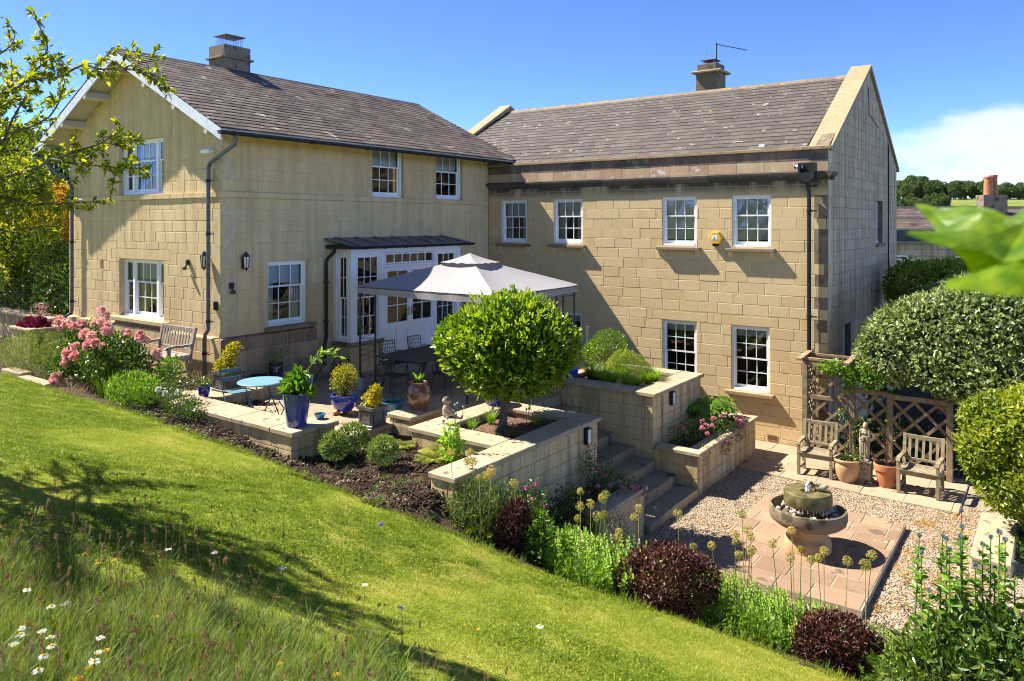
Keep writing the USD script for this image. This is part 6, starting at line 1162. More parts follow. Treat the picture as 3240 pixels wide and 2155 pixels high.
def tuft(name, label, loc, n, h, w, lean, r, material, rng=rV, group=None, cat='grass tuft', t=(.3, .95)):
    P = np.zeros((n, 3)); a = rng.uniform(0, 6.28, n); q = r * np.sqrt(rng.uniform(0, 1, n)); P[:, 0] = q * np.cos(a); P[:, 1] = q * np.sin(a)
    p = thing(name, label, cat, loc, 0, group); fpart(p, 'blades', blades(rng, P, rng.uniform(.6, 1.1, n) * h, w, rng.uniform(.2, 1, n) * lean, rng.uniform(*t, n), 3, .6, az=a + rng.normal(0, .6, n)), material); return p
tuft('grass_tuft', 'upright bright grass tuft left of the round tree trunk', (5.86, 1.36, -.24), 110, .34, .012, .9, .07, M['lf_bright'])
tuft('grass_tuft', 'small bright grass tuft nearest the left corner of the planter soil', (5.86, .86, -.22), 80, .24, .011, 1.0, .07, M['lf_bright'])
tuft('grass_tuft', 'grass tuft at the foot of the bamboo cane', (6.52, 1.76, -.24), 80, .2, .010, 1.0, .09, M['lf_bright'])
t = thing('cane', 'thin pale bamboo cane leaning in the planter under the round tree', 'cane', (6.42, 1.62, -.25)); b = MB(); b.tube([(0, 0, 0), (.12, .14, .75)], .008, 6); part(t, 'stick', b, M['cane'])
for i, (x, y) in enumerate(((6.7, .9), (6.55, .62), (6.05, .55))): tuft('weed', ['dark weedy tuft in the tree shade by the planter arm', 'weedy tuft below the tree shade, near corner of the planter', 'sparse weeds in front of the tree trunk'][i], (x, y, -.25), 50, .15, .014, 1.0, .1, M['lf_dark'], cat='weed')
# pot plants
def shrub(name, label, loc, blobs, n, L, W, material, nst=8, sr=.06, sh=.2, six=False, cat='shrub', group=None, stem=M['twig'], rng=rV, **kw):
    p = plant(name, label, cat, loc, group); part(p, 'stem', stems(rng, nst, sr, sh, .004 if sh < .6 or cat == 'climber' or 'potted' in name else .010, sr), stem); fpart(p, 'foliage', foliage(rng, n, blobs, L, W, six=six, **kw), material); return p
sp = shrub('potted_plant', 'sprawling jagged-leaved plant growing from the tall blue pot', (4.19, -1.45, .53), [((-.02, 0, .12), (.22, .2, .13)), ((.1, .06, .05), (.16, .16, .1)), ((-.05, .05, .25), (.14, .12, .12))], 420, .13, .05, M['lf_bright'], 6, .05, .25, True, cat='plant', tone0=.0, tone1=.7, shell=.3)
b = MB(); b.tube([(0, 0, 0), (.03, .06, .18), (.08, .16, .40), (.2, .3, .62), (.32, .42, .66), (.40, .50, .58)], [.014, .013, .011, .009, .006, .003], 6); part(sp, 'long_stem', b, M['green_stem'])
sPp = np.array([(.06, .12, .32), (.1, .2, .48), (.16, .26, .58), (.22, .32, .63), (.28, .38, .66), (.34, .44, .64), (.40, .5, .58)]); PP = np.repeat(sPp, 5, 0); fpart(sp, 'leaf_spray', leaves(PP, rV.normal(size=PP.shape) + [.2, .2, .1], rV.normal(size=PP.shape) * .4 + [0, 0, 1], .14, .045, rV.uniform(.5, 1, len(PP))), M['lf_bright'])
p = shrub('potted_shrub', 'twiggy olive-green shrub in the round blue pot on feet', (3.2, .40, TZ + .32), [((0, 0, .28), (.27, .27, .28)), ((.03, 0, .40), (.2, .2, .22)), ((-.12, 0, .33), (.16, .16, .2))], 1500, .04, .02, M['lf_gold'], 46, .12, .52, shell=.3, tone0=-.1, tone1=.62, up=.7)
fpart(p, 'inner_foliage', foliage(rV, 700, [((0, 0, .26), (.24, .24, .25))], .035, .02, shell=.2, tone0=.2, tone1=.8), M['lf_rose'])
shrub('potted_shrub', 'yellow and orange nandina in the terrace edge lead planter', (4.30, .05, TZ + .34), [((0, 0, .13), (.16, .16, .13)), ((.03, .03, .26), (.11, .11, .12))], 420, .075, .032, M['lf_gold'], 8, .05, .2, True, shell=.35, tone0=.1, tone1=1.0, up=.1)
shrub('potted_shrub', 'tall yellow-green nandina in the square planter by the house corner', (.60, -.28, .27), [((-.03, -.05, .17), (.19, .19, .16)), ((.03, .03, .36), (.14, .14, .14)), ((.05, .1, .50), (.12, .12, .1))], 620, .075, .032, M['lf_gold'], 10, .06, .4, True, shell=.35, tone0=.0, tone1=.72, up=.1)
shrub('potted_shrub', 'small pale variegated shrub in the dark mottled pot', (.45, .95, .20), [((0, 0, .14), (.15, .15, .13)), ((.06, .05, .28), (.07, .07, .12))], 420, .05, .022, M['lf_silver'], 8, .05, .2, shell=.4, tone0=.3, tone1=1.0)
p = plant('potted_plant', 'few broad pale-veined leaves standing in the brown jar', 'plant', (4.56, .93, .31)); PP = np.zeros((13, 3)) + [0, 0, .02]; a = rV.uniform(0, 6.28, 13); fpart(p, 'leaf', leaves(PP + rV.normal(size=PP.shape) * .02, np.stack([np.cos(a) * .5, np.sin(a) * .5, rV.uniform(.5, 1.3, 13)], 1), np.stack([-np.cos(a), -np.sin(a), .6 + 0 * a], 1), rV.uniform(.14, .27, 13), .07, rV.uniform(.2, .9, 13), fold=.35), M['lf_bright'])
shrub('potted_plant', 'low leafy plant in the blue pot behind the tree trunk', (5.42, 2.08, .14), [((0, 0, .05), (.19, .19, .08))], 260, .06, .03, M['lf_rose'], 5, .06, .08, shell=.2, tone0=.1, tone1=.9)
shrub('potted_plant', 'leafy plant in the deep blue pot on the tall planter corner', (5.30, 4.95, .13), [((0, 0, .1), (.15, .15, .14))], 220, .07, .03, M['lf_rose'], 5, .06, .1, shell=.2)
shrub('potted_plant', 'thin leafy twigs with a little white rose in the small blue pot', (.85, -.95, .14), [((0, 0, .1), (.2, .16, .1))], 160, .045, .025, M['lf_rose'], 8, .06, .15, shell=.1, tone0=.3, tone1=1)
tuft('water_plant', 'few bright sprouts standing in the turquoise tub', (3.98, .86, TZ + .17), 18, .13, .012, .4, .06, M['lf_bright'], cat='water plant')
shrub('potted_plant', 'scraggly plant with bare twigs in the sandy pot by the statue', (10.43, 7.08, -1.53), [((.05, 0, .06), (.2, .15, .1)), ((.2, .05, .1), (.14, .14, .1))], 200, .06, .035, M['lf_rose'], 7, .1, .5, shell=.1, tone0=.2, tone1=.9)
shrub('potted_plant', 'bare wiry climber twigs in the terracotta pot beside the statue', (11.13, 7.22, -1.55), [((.0, .05, .55), (.25, .15, .3)), ((-.1, 0, .06), (.12, .12, .06))], 36, .05, .03, M['lf_rose'], 14, .1, .8, shell=.1, tone0=.3, tone1=1)
# tall planter planting
for i, (x, y, s, lb) in enumerate(((5.55, 5.55, .42, 'dark green arching grass clump at the left end of the tall planter'), (6.05, 5.22, .36, 'arching grass clump in the front middle of the tall planter'), (6.75, 5.85, .42, 'bright arching grass clump at the right end of the tall planter'), (6.62, 5.2, .30, 'small upright bright grass tuft at the front corner of the tall planter'), (5.9, 6.1, .36, 'grass clump half hidden behind the pale shrub of the tall planter'))):
    tuft('grass_clump', lb, (x, y, -.2), 420, s, .016, 1.15, .17, M['lf_bright'] if i in (2, 3) else M['lf_rose'] if i == 0 else M['lf_bright'], cat='grass clump', t=(.2, .95))
shrub('round_shrub', 'dark glossy rounded shrub against the house wall behind the tall planter', (5.35, 6.45, -.2), [((0, 0, .38), (.52, .5, .42)), ((.1, -.05, .6), (.42, .4, .38)), ((-.25, 0, .35), (.35, .35, .35))], 3600, .065, .026, M['lf_bay'], 8, .1, .4, tone0=.1, tone1=.95, lumpy=.05)
shrub('round_shrub', 'pale yellow-green mounded shrub in the middle of the tall planter', (6.22, 5.85, -.2), [((0, 0, .25), (.50, .42, .32)), ((-.1, 0, .42), (.32, .3, .22))], 2800, .045, .02, M['lf_yellow'], 8, .1, .3, tone0=.1, tone1=.75, lumpy=.04)
# low planter right: palmate hellebore-like plant and trailing roses
p = plant('broad_leaved_plant', 'big glossy palmate-leaved plant in the low planter right of the steps', 'plant', (7.75, 6.9, -1.2)); LL = []
for k in range(75):
    a = rV.uniform(0, 6.28); r_ = .58 * math.sqrt(rV.uniform(.02, 1)); c = np.array([r_ * math.cos(a) * .8, r_ * math.sin(a) * 1.5, .58 - .42 * r_ ** 2 * 1.2 + rV.uniform(-.14, .06)]); nrm = unit(np.array([math.cos(a) * r_ * .9, math.sin(a) * r_ * .9, .8]) + rV.normal(0, .12, 3)); e1 = unit(np.cross(nrm, [0, 0, 1.]) + 1e-6); e2 = np.cross(nrm, e1); t0 = rV.uniform(.1, .8)
    an = np.linspace(-2.3, 2.3, 7) + a; D_ = np.array([e1 * math.cos(q) + e2 * math.sin(q) - nrm * .18 for q in an]); LL.append(leaves(np.repeat(c[None], 7, 0), D_, np.repeat(nrm[None], 7, 0), .19, .06, t0, True, .15))
part(p, 'stem', stems(rV, 14, .3, .5, .008, .2), M['green_stem']); fpart(p, 'foliage', merge(*LL), M['lf_bright'])
def rose_bush(name, label, loc, blobs, n, blooms, brad, pmat, leaf=(.055, .03), lm=M['lf_rose'], stem_h=.6, sr=.25, cat='rose bush', nst=14, **kw):
    p = plant(name, label, cat, loc); part(p, 'stem', stems(rV, nst, sr, stem_h, .008, sr), M['green_stem']); fpart(p, 'foliage', foliage(rV, n, blobs, leaf[0], leaf[1], six=True, **kw), lm)
    for q in blooms:
        r_ = brad * rV.uniform(.75, 1.2); m = max(14, int(38 * min(1, brad / .05))); d = unit(rV.normal(size=(m, 3)) + [0, 0, .35]); lay = rV.uniform(.25, .75, m); V = leaves(np.asarray(q) + d * r_ * lay[:, None] - [0, 0, .0], d * .5 + unit(np.cross(d, rV.normal(size=(m, 3)))) * .8 + [0, 0, .3], d + rV.normal(size=(m, 3)) * .3, r_ * .95, r_ * 1.0, np.clip(rV.uniform(0, .8) * .6 + rV.uniform(0, .55, m), 0, 1), True, .3); fpart(p, 'bloom', V, pmat)
    return p
rose_bush('trailing_rose', 'trailing pink rose spilling over the low planter right of the steps', (7.85, 5.6, -1.2), [((-.1, -.3, .2), (.3, .55, .22)), ((.1, .2, .2), (.3, .5, .22)), ((.35, .6, .15), (.2, .5, .22)), ((.5, 1.1, .0), (.12, .4, .2)), ((.45, -.65, -.05), (.1, .14, .22)), ((.55, .3, -.1), (.08, .3, .16))], 2300, [(-.2 + .75 * rV.uniform(), -.7 + 1.9 * rV.uniform(), .12 + .3 * rV.uniform()) for _ in range(16)] + [(.52 + .05 * rV.uniform(), 1.0 + .45 * rV.uniform(), .02 + .25 * rV.uniform()) for _ in range(7)] + [(.55, .25 + .25 * rV.uniform(), -.12 + .15 * rV.uniform()) for _ in range(5)], .035, M['petal_hot'], (.036, .02), stem_h=.35, shell=.2, tone0=.05, tone1=1.0)
rose_bush('trailing_rose', 'wispy shaded pink rose filling the low planter left of the steps', (7.85, 1.75, -1.2), [((-.1, .2, .25), (.3, .4, .3)), ((.1, -.1, .2), (.3, .5, .26)), ((.3, .4, .1), (.25, .3, .2)), ((-.3, .1, .45), (.2, .25, .3))], 2000, [(-.3 + .8 * rV.uniform(), -.4 + 1.0 * rV.uniform(), .1 + .3 * rV.uniform()) for _ in range(9)] + [(.46, .3 + .25 * rV.uniform(), -.05 + .15 * rV.uniform()) for _ in range(5)], .03, M['petal_hot'], (.036, .018), stem_h=.5, shell=.1, tone0=.0, tone1=.8)
# left border: roses, feathery plants, sweet greens
rose_bush('rose_bush', 'large leafy rose bush with big faded pink blooms in front of the teak bench', (-.75, -1.85, .05), [((0, 0, .48), (.62, .52, .42)), ((.45, .15, .55), (.42, .4, .36)), ((-.35, -.1, .42), (.42, .4, .36)), ((.1, 0, .8), (.45, .4, .3)), ((-.75, -.25, .45), (.22, .2, .25))], 3400, [(-.25, -.1, 1.28), (-.10, -.05, 1.22), (-.02, -.1, 1.12), (.35, .1, 1.10), (.62, .2, 1.05), (.7, .25, .98), (1.0, .3, .78), (.96, .35, .70), (-.55, -.2, .95), (-.7, -.2, 1.02), (-.4, -.2, 1.0), (-.2, -.35, .86), (.05, -.35, .92), (-.95, -.4, .66), (-1.0, -.4, .56), (-.93, -.45, .46), (-.85, -.3, .78), (-1.05, -.55, .20), (-1.0, -.62, .13), (.2, -.3, .88), (-.62, -.4, .62)], .075, M['petal_pink'], (.075, .042), stem_h=.9, sr=.3, shell=.45, tone0=.05, tone1=.95)
rose_bush('rose_bush', 'rose bush with pink and peach blooms beside the left downpipe', (-3.0, -1.35, .08), [((0, 0, .55), (.7, .45, .42)), ((.4, .1, .8), (.4, .35, .3)), ((-.6, 0, .6), (.4, .35, .3))], 2200, [(.55, .1, 1.30), (.66, .15, 1.22), (.70, .1, 1.08), (.5, .0, 1.02), (-.95, -.1, 1.03), (-.82, -.15, .95), (-.6, -.1, 1.0), (-.3, -.2, .98), (.0, -.2, .96), (.25, -.15, 1.0), (-.68, -.1, .86), (.85, .1, .94)], .08, M['petal_pink'], (.07, .04), stem_h=.9, sr=.35, shell=.4, tone0=.05, tone1=.9)
rose_bush('rose_bush', 'spindly white-flowered rose by the end of the low broad wall', (1.05, -1.75, -.05), [((0, 0, .45), (.25, .25, .35)), ((.15, .1, .75), (.2, .2, .2)), ((.1, .25, .45), (.35, .3, .2))], 420, [(.12, -.15, .28), (.0, -.2, .35), (.2, -.05, .22), (.3, .0, .3)], .045, M['petal_white'], (.05, .028), stem_h=.8, sr=.12, shell=.1, tone0=.2, tone1=1.0, nst=7)
def feathery(name, label, loc, R, h, n, mat_=M['lf_fine'], cat='plant', t=(.1, .95), W=.010):
    p = plant(name, label, cat, loc); a = rV.uniform(0, 6.28, n); q = np.sqrt(rV.uniform(0, 1, n)); P = np.stack([R[0] * q * np.cos(a), R[1] * q * np.sin(a), h * rV.uniform(.05, 1, n) * (1 - .35 * q ** 2)], 1); D = rV.normal(size=(n, 3)) * .7 + [0, 0, .8]
    fpart(p, 'foliage', leaves(P, D, rV.normal(size=(n, 3)), rV.uniform(.05, .11, n), W, rV.uniform(*t, n), False, .05), mat_); part(p, 'stem', stems(rV, max(10, n // 160), min(R) * .9, h, .004, .1), M['green_stem']); return p
feathery('love_in_a_mist', 'feathery grey-green seed-headed plants at the far left of the border', (-3.6, -1.95, .1), (1.5, .60, 0), .82, 7500)
feathery('love_in_a_mist', 'feathery plants with tiny blue flowers at the end of the planter arm', (7.62, -1.3, -.75), (.36, .36, 0), .62, 2600)
shrub('peony_clump', 'dark leafy clump between the feathery plants and the rose', (-2.05, -2.1, .1), [((0, 0, .25), (.5, .35, .3))], 700, .09, .045, M['lf_rose'], 8, .2, .3, True, shell=.3, tone0=.05, tone1=.8, cat='plant')
feathery('border_plant', 'bright green feathery clump at the corner of the lawn below the bench', (.35, -2.02, .0), (.62, .40, 0), .55, 3400, M['lf_bright'], t=(.2, .9), W=.014)
tuft('border_plant', 'spiky bright stems and pods in front of the rose bush', (-.35, -2.1, .03), 160, .62, .014, .6, .25, M['lf_bright'], cat='plant'); shrub('border_plant', 'low dark-leaved clump in front of the thin white rose', (1.75, -1.98, -.05), [((0, 0, .2), (.42, .28, .22)), ((.3, .05, .15), (.3, .22, .18))], 900, .06, .02, M['lf_rose'], 9, .2, .3, shell=.3, tone0=.1, tone1=.9, cat='plant', up=.8)
tuft('border_plant', 'straw-coloured withered stems at the lawn edge below the rose bush', (-.95, -2.5, .08), 150, .22, .008, 1.3, .4, M['seed'], cat='plant', t=(.3, 1)); shrub('border_plant', 'green leafy plant between the bench and the small pots', (.1, -1.35, .0), [((0, 0, .28), (.3, .28, .28)), ((.1, .1, .5), (.2, .2, .2))], 700, .07, .035, M['lf_bright'], 8, .12, .4, True, shell=.3, tone0=.1, tone1=.85, cat='plant')
TRo = thing('stone_trough', 'stone trough on the left wall end holding crimson leaves', 'planter', (-5.35, -1.35, .05)); part(TRo, 'trough_body', bevel_box((-.5, -.3, 0), (.5, .3, .72), .02), M['garden_wall'], tone=.5); part(TRo, 'trough_rim', bevel_box((-.54, -.34, .72), (.54, .34, .79), .015), M['garden_coping'], tone=.6)
shrub('crimson_plant', 'low crimson-leaved heuchera in the stone trough at far left', (-5.35, -1.35, .8), [((0, 0, .06), (.42, .26, .14))], 420, .11, .08, M['lf_heuchera'], 5, .2, .1, True, shell=.3, cat='plant'); shrub('crimson_plant', 'airy pinkish flower sprays above the crimson leaves', (-5.2, -1.3, .85), [((0, 0, .36), (.35, .2, .2))], 260, .03, .02, M['petal_pink'], 22, .25, .5, shell=.1, cat='plant', tone0=.0, tone1=.5)
# soil bed: box balls, ferns, poppies
for x, y, r_, lb in ((5.02, -1.40, .22, 'leftmost clipped box ball, nearest the low wall end'), (4.88, -.90, .23, 'box ball set back against the terrace edge wall'), (5.75, -1.12, .22, 'box ball standing alone nearest the lawn')):
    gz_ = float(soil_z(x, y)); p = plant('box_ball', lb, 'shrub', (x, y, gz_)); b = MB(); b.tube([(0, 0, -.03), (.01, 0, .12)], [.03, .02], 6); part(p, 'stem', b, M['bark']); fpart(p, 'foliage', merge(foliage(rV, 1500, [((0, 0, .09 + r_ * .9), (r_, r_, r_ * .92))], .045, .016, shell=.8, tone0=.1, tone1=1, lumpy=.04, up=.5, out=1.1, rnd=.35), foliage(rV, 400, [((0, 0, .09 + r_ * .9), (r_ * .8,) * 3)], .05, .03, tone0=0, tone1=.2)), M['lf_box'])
def fern(label, loc, n, L, rng=rV):
    p = plant('fern', label, 'fern', loc); LL = []
    for k in range(n):
        a = k * 2.4 + rng.uniform(-.3, .3); l = L * rng.uniform(.6, 1.1); ts = np.linspace(.12, 1, 16); el = rng.uniform(.5, 1.1); C_ = np.stack([np.cos(a) * l * ts * .9, np.sin(a) * l * ts * .9, l * (el * ts - .75 * el * ts ** 2)], 1); dr = np.gradient(C_, axis=0); sd = np.array([-math.sin(a), math.cos(a), 0]); ln = .24 * l * np.sin(PI * np.clip(ts * .85 + .12, 0, 1)); tn = rng.uniform(.1, .9)
        for s in (-1, 1): LL.append(leaves(C_, sd * s + unit(dr) * .45 - np.array([0, 0, .15]), np.repeat([[0, 0, 1.]], 16, 0), ln, ln * .28, np.clip(tn + rng.normal(0, .08, 16), 0, 1), False, .1))
        LL.append(blades(rng, np.zeros((1, 3)), .01, .003, .1, tn))
    fpart(p, 'frond', merge(*LL), M['lf_fern']); return p
for lb, x, y, n, L in (('golden fern in the dark soil in front of the brown jar', 5.25, -.10, 22, .34), ('larger golden fern in the dark soil beside the planter arm', 6.20, -.45, 30, .42), ('spreading golden fern below the L-shaped planter, left of the poppies', 5.95, -.12, 24, .36)): fern(lb, (x, y, float(soil_z(x, y))), n, L)
v, f = rough(trimesh.creation.icosphere(3, .13), .05, 6, 2); v = v * [1.3, .9, .8]; top('rock', (v + [5.0, -.2, -.50], f), M['garden_coping'], 'knobbly pale stone lying in the soil left of the first fern', 'stone', tone=.7)
p = plant('poppy', 'pale blue-green poppy plant with round seed heads beside the planter corner', 'plant', (6.62, -.55, float(soil_z(6.62, -.55)))); fpart(p, 'foliage', foliage(rV, 260, [((0, 0, .3), (.18, .16, .32))], .09, .05, six=True, shell=.1, tone0=.2, tone1=.9), M['lf_sedum']); b = MB(); hb = MB()
for k in range(7): a = rV.uniform(0, 6.28); q = rV.uniform(.03, .17); h_ = rV.uniform(.62, .92); b.tube([(0, 0, .2), (q * math.cos(a) * .6, q * math.sin(a) * .6, h_ * .7), (q * math.cos(a), q * math.sin(a), h_)], .004, 4); hb.tm(trimesh.creation.icosphere(1, .022).apply_translation([q * math.cos(a), q * math.sin(a), h_ + .02]))
part(p, 'stem', b, M['green_stem']); fpart(p, 'seed_head', (*hb.arr(), np.full(hb.n, .4)), M['thistle'])
# border below the lawn
def purple(label, loc, blobs, n): 
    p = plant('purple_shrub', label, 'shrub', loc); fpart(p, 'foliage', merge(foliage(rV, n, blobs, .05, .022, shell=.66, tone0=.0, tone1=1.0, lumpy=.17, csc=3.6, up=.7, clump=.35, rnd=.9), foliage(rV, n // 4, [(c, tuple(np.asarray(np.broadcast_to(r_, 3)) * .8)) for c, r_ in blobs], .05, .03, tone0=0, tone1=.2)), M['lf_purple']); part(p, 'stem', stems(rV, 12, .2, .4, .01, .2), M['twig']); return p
purple('largest rounded purple-leaved shrub, at the lawn edge left of the fountain', (9.93, -.43, -1.52), [((0, 0, .38), (.50, .46, .40)), ((-.32, -.05, .30), (.32, .32, .32)), ((.34, .1, .34), (.34, .34, .34)), ((.05, 0, .56), (.34, .32, .26))], 8500)
purple('rounded purple-leaved shrub at the bottom of the border, nearest the viewer', (11.86, -.08, -1.76), [((0, 0, .30), (.38, .36, .32)), ((-.24, -.05, .26), (.26, .26, .26)), ((.26, .08, .24), (.28, .27, .25))], 6500)
purple('small upright purple-leaved shrub below the planter arm', (8.08, -1.08, -1.12), [((0, 0, .30), (.24, .24, .34)), ((.05, .05, .52), (.18, .18, .24))], 3200)
purple('purple-leaved shrub half hidden behind the globe thistles at far right', (13.32, .95, -1.96), [((0, 0, .5), (.5, .45, .42)), ((-.3, 0, .4), (.3, .3, .32))], 3600)
purple('small purple-leaved sprig between the sedums and the far thistles', (12.62, .05, -1.88), [((0, 0, .16), (.16, .16, .16))], 700)
def sedum(label, loc, R, h, n, rng=rV):
    p = plant('sedum', label, 'plant', loc); LL = []; b = MB(); n = int(n * 1.4)
    for k in range(n):
        a = rng.uniform(0, 6.28); q = 1.12 * math.sqrt(rng.uniform(0, 1)); x, y = R[0] * q * math.cos(a), R[1] * q * math.sin(a); hh = h * rng.uniform(.75, 1.1) * (1 - .25 * q * q); lean = np.array([math.cos(a), math.sin(a)]) * q * .10; m = 15; ts = np.linspace(.25, 1, m); P = np.stack([x + lean[0] * ts, y + lean[1] * ts, hh * ts], 1); an = np.arange(m) * 2.4; D = np.stack([np.cos(an), np.sin(an), .35 + .9 * ts ** 3], 1); LL.append(leaves(P, D, np.stack([-np.cos(an) * .4, -np.sin(an) * .4, 1 + 0 * an], 1), .080 * (1.1 - .45 * ts), .050 * (1.1 - .4 * ts), np.clip(.15 + .6 * ts + rng.uniform(-.15, .25), 0, 1), True, .22)); b.tube([(x, y, -.05), (x + lean[0], y + lean[1], hh)], .006, 4)
    part(p, 'stem', b, M['green_stem']); fpart(p, 'foliage', merge(*LL), M['lf_sedum']); return p
for lb, x, y, R, h, n, m_, W_ in (('feathery pale green growth hugging the planter arm behind the small purple shrub', 7.72, -.85, (.3, .35), .75, 1500, 'lf_fine', .011), ('dark green leafy growth in the corner of the planter arm and low planter', 7.72, -.25, (.28, .4), .7, 1300, 'lf_rose', .018), ('bright leafy growth between the sedums and the near low planter', 8.35, -.1, (.35, .35), .55, 1300, 'lf_bright', .02), ('low yellow-green growth along the lawn edge below the sedums', 9.0, -.98, (.45, .2), .32, 1300, 'lf_bright', .014), ('low weedy growth between the two purple shrubs at the lawn edge', 10.85, -.35, (.5, .22), .34, 1500, 'lf_bright', .016), ('tall weedy growth behind the largest purple shrub', 10.25, .35, (.45, .3), .62, 1500, 'lf_bright', .016), ('green growth behind the second purple shrub', 12.2, .35, (.4, .3), .6, 1500, 'lf_bright', .018)): feathery('border_growth', lb, (x, y, float(ground(x, y))), (*R, 0), h, n, M[m_], t=(.15, .95), W=W_)
for lb, x, y, R, h, n in (('bright green fleshy sedum clump just below the steps wall', 8.75, -.55, (.45, .36), .52, 60), ('fleshy sedum clump behind, against the foot of the low planter wall', 9.15, -.15, (.42, .42), .62, 52), ('fleshy sedum clump left of the largest purple shrub', 9.25, -.62, (.3, .3), .5, 34), ('fleshy sedum clump right of the largest purple shrub', 10.62, .12, (.42, .36), .58, 56), ('fleshy sedum clump in the middle of the allium stems', 11.17, .22, (.42, .36), .56, 54), ('fleshy sedum clump under the fountain paving, left of the second purple shrub', 11.5, .36, (.34, .32), .56, 44), ('pale sedum clump at the bottom right of the border', 12.5, -.08, (.35, .3), .48, 36)): sedum(lb, (x, y, float(ground(x, y))), R, h, n)
shrub('border_plant', 'tall leafy upright stems between the small purple shrub and the sedums', (8.45, -1.0, -1.2), [((0, 0, .35), (.22, .2, .4))], 520, .085, .024, M['lf_bright'], 10, .15, .8, True, shell=.1, tone0=.1, tone1=.8, cat='plant', up=.6); shrub('border_plant', 'pale lettuce-like rosette under the alliums by the planter arm', (7.72, -1.28, -.95), [((0, 0, .08), (.2, .2, .12))], 120, .13, .10, M['lf_yellow'], 3, .05, .05, True, shell=.2, tone0=.3, tone1=.9, cat='plant')
rose_bush('border_rose', 'thin pink-flowered rose among the alliums below the planter arm', (8.05, -.55, -1.35), [((0, 0, .6), (.22, .22, .5))], 420, [(.05, -.1, .85), (-.1, 0, .95), (.1, .1, .7), (.0, .05, 1.0)], .03, M['petal_hot'], (.04, .025), stem_h=1.0, shell=.1, nst=8)
feathery('border_plant', 'dark wiry foliage along the foot of the near low planter', (8.35, .75, -1.9), (.45, .5, 0), .95, 1900, M['lf_dark']); feathery('border_plant', 'dry brown stems and weeds at the lawn edge under the alliums', (10.6, -.28, -1.6), (.55, .3, 0), .35, 700, M['lf_fine']); feathery('border_plant', 'yellow-green weedy tangle at the bottom right of the border', (12.85, -.55, -1.72), (.55, .35, 0), .5, 1800, M['lf_fine'], W=.014)
shrub('border_plant', 'dark shaded mass of foliage between the planter arm and the near low planter', (7.75, .1, -1.3), [((0, 0, .2), (.35, .6, .3)), ((.1, .6, .3), (.3, .4, .3)), ((0, -.5, .15), (.3, .3, .35))], 1900, .05, .025, M['lf_rose'], 14, .2, .4, shell=.2, tone0=.0, tone1=.8, cat='plant')
shrub('laurel_hedge', 'dark foliage filling the shade behind the trellis', (10.9, 8.65, -1.95), [((-.5, 0, .5), (.7, .3, .6)), ((.4, .05, .5), (.7, .3, .6)), ((1.2, 0, .5), (.6, .35, .6))], 1300, .11, .05, M['lf_dark'], 10, .3, .6, True, shell=.3, tone0=.0, tone1=.6, cat='hedge')
# alliums, each stem and head its own thing
ALL = [(7.39,-1.44,-.81,.21),(7.40,-1.15,-.89,.13),(7.44,-1.12,-.91,.01),(7.37,-1.09,-.89,-.02),(7.84,-1.30,-.95,.02),(7.62,-.96,-1.02,-.18),(7.85,-1.45,-.90,-.04),(7.74,-1.21,-.97,-.11),(8.16,-1.05,-1.13,-.16),
(11.37,-.01,-1.76,-.39),(11.18,.09,-1.79,-.60),(11.21,.48,-1.96,-.86),(11.32,.33,-1.91,-.68),(11.53,0,-1.78,-.62),(11.63,.24,-1.89,-.64),(11.61,.27,-1.91,-.73),(11.88,.06,-1.83,-.61),(12.01,.47,-1.96,-.61),(12.12,.03,-1.84,-.56),
(9.88,-.14,-1.66,-.90),(10.14,.04,-1.74,-.86),(10.21,0,-1.72,-1.04),(10.40,.16,-1.80,-.81),(10.66,.34,-1.89,-.42),(10.49,.45,-1.93,-.74),(10.66,.03,-1.74,-.67),(10.71,.29,-1.86,-.69),(10.71,.33,-1.88,-.84),(10.75,.06,-1.76,-.78),(10.74,-.15,-1.67,-.75),(10.58,.49,-1.95,-.69),(10.0,-.15,-1.65,-.43),
(8.87,-.67,-1.43,-.22),(8.96,-.26,-1.63,-.38),(8.98,-.46,-1.54,-.35),(8.95,-.56,-1.50,-.40),(8.69,-.37,-1.54,-.54),(9.12,-.78,-1.39,-.42),(9.07,-.33,-1.60,-.57),(8.75,-.65,-1.42,-.59),(9.35,-.62,-1.46,-.63),(9.17,-.31,-1.60,-.86),(9.36,-.03,-1.72,-.56),(9.53,-.44,-1.53,-.48)]
AO = sum((ordinals(ALL[a:c]) for a, c in ((0, 9), (9, 19), (19, 32), (32, 44))), [])
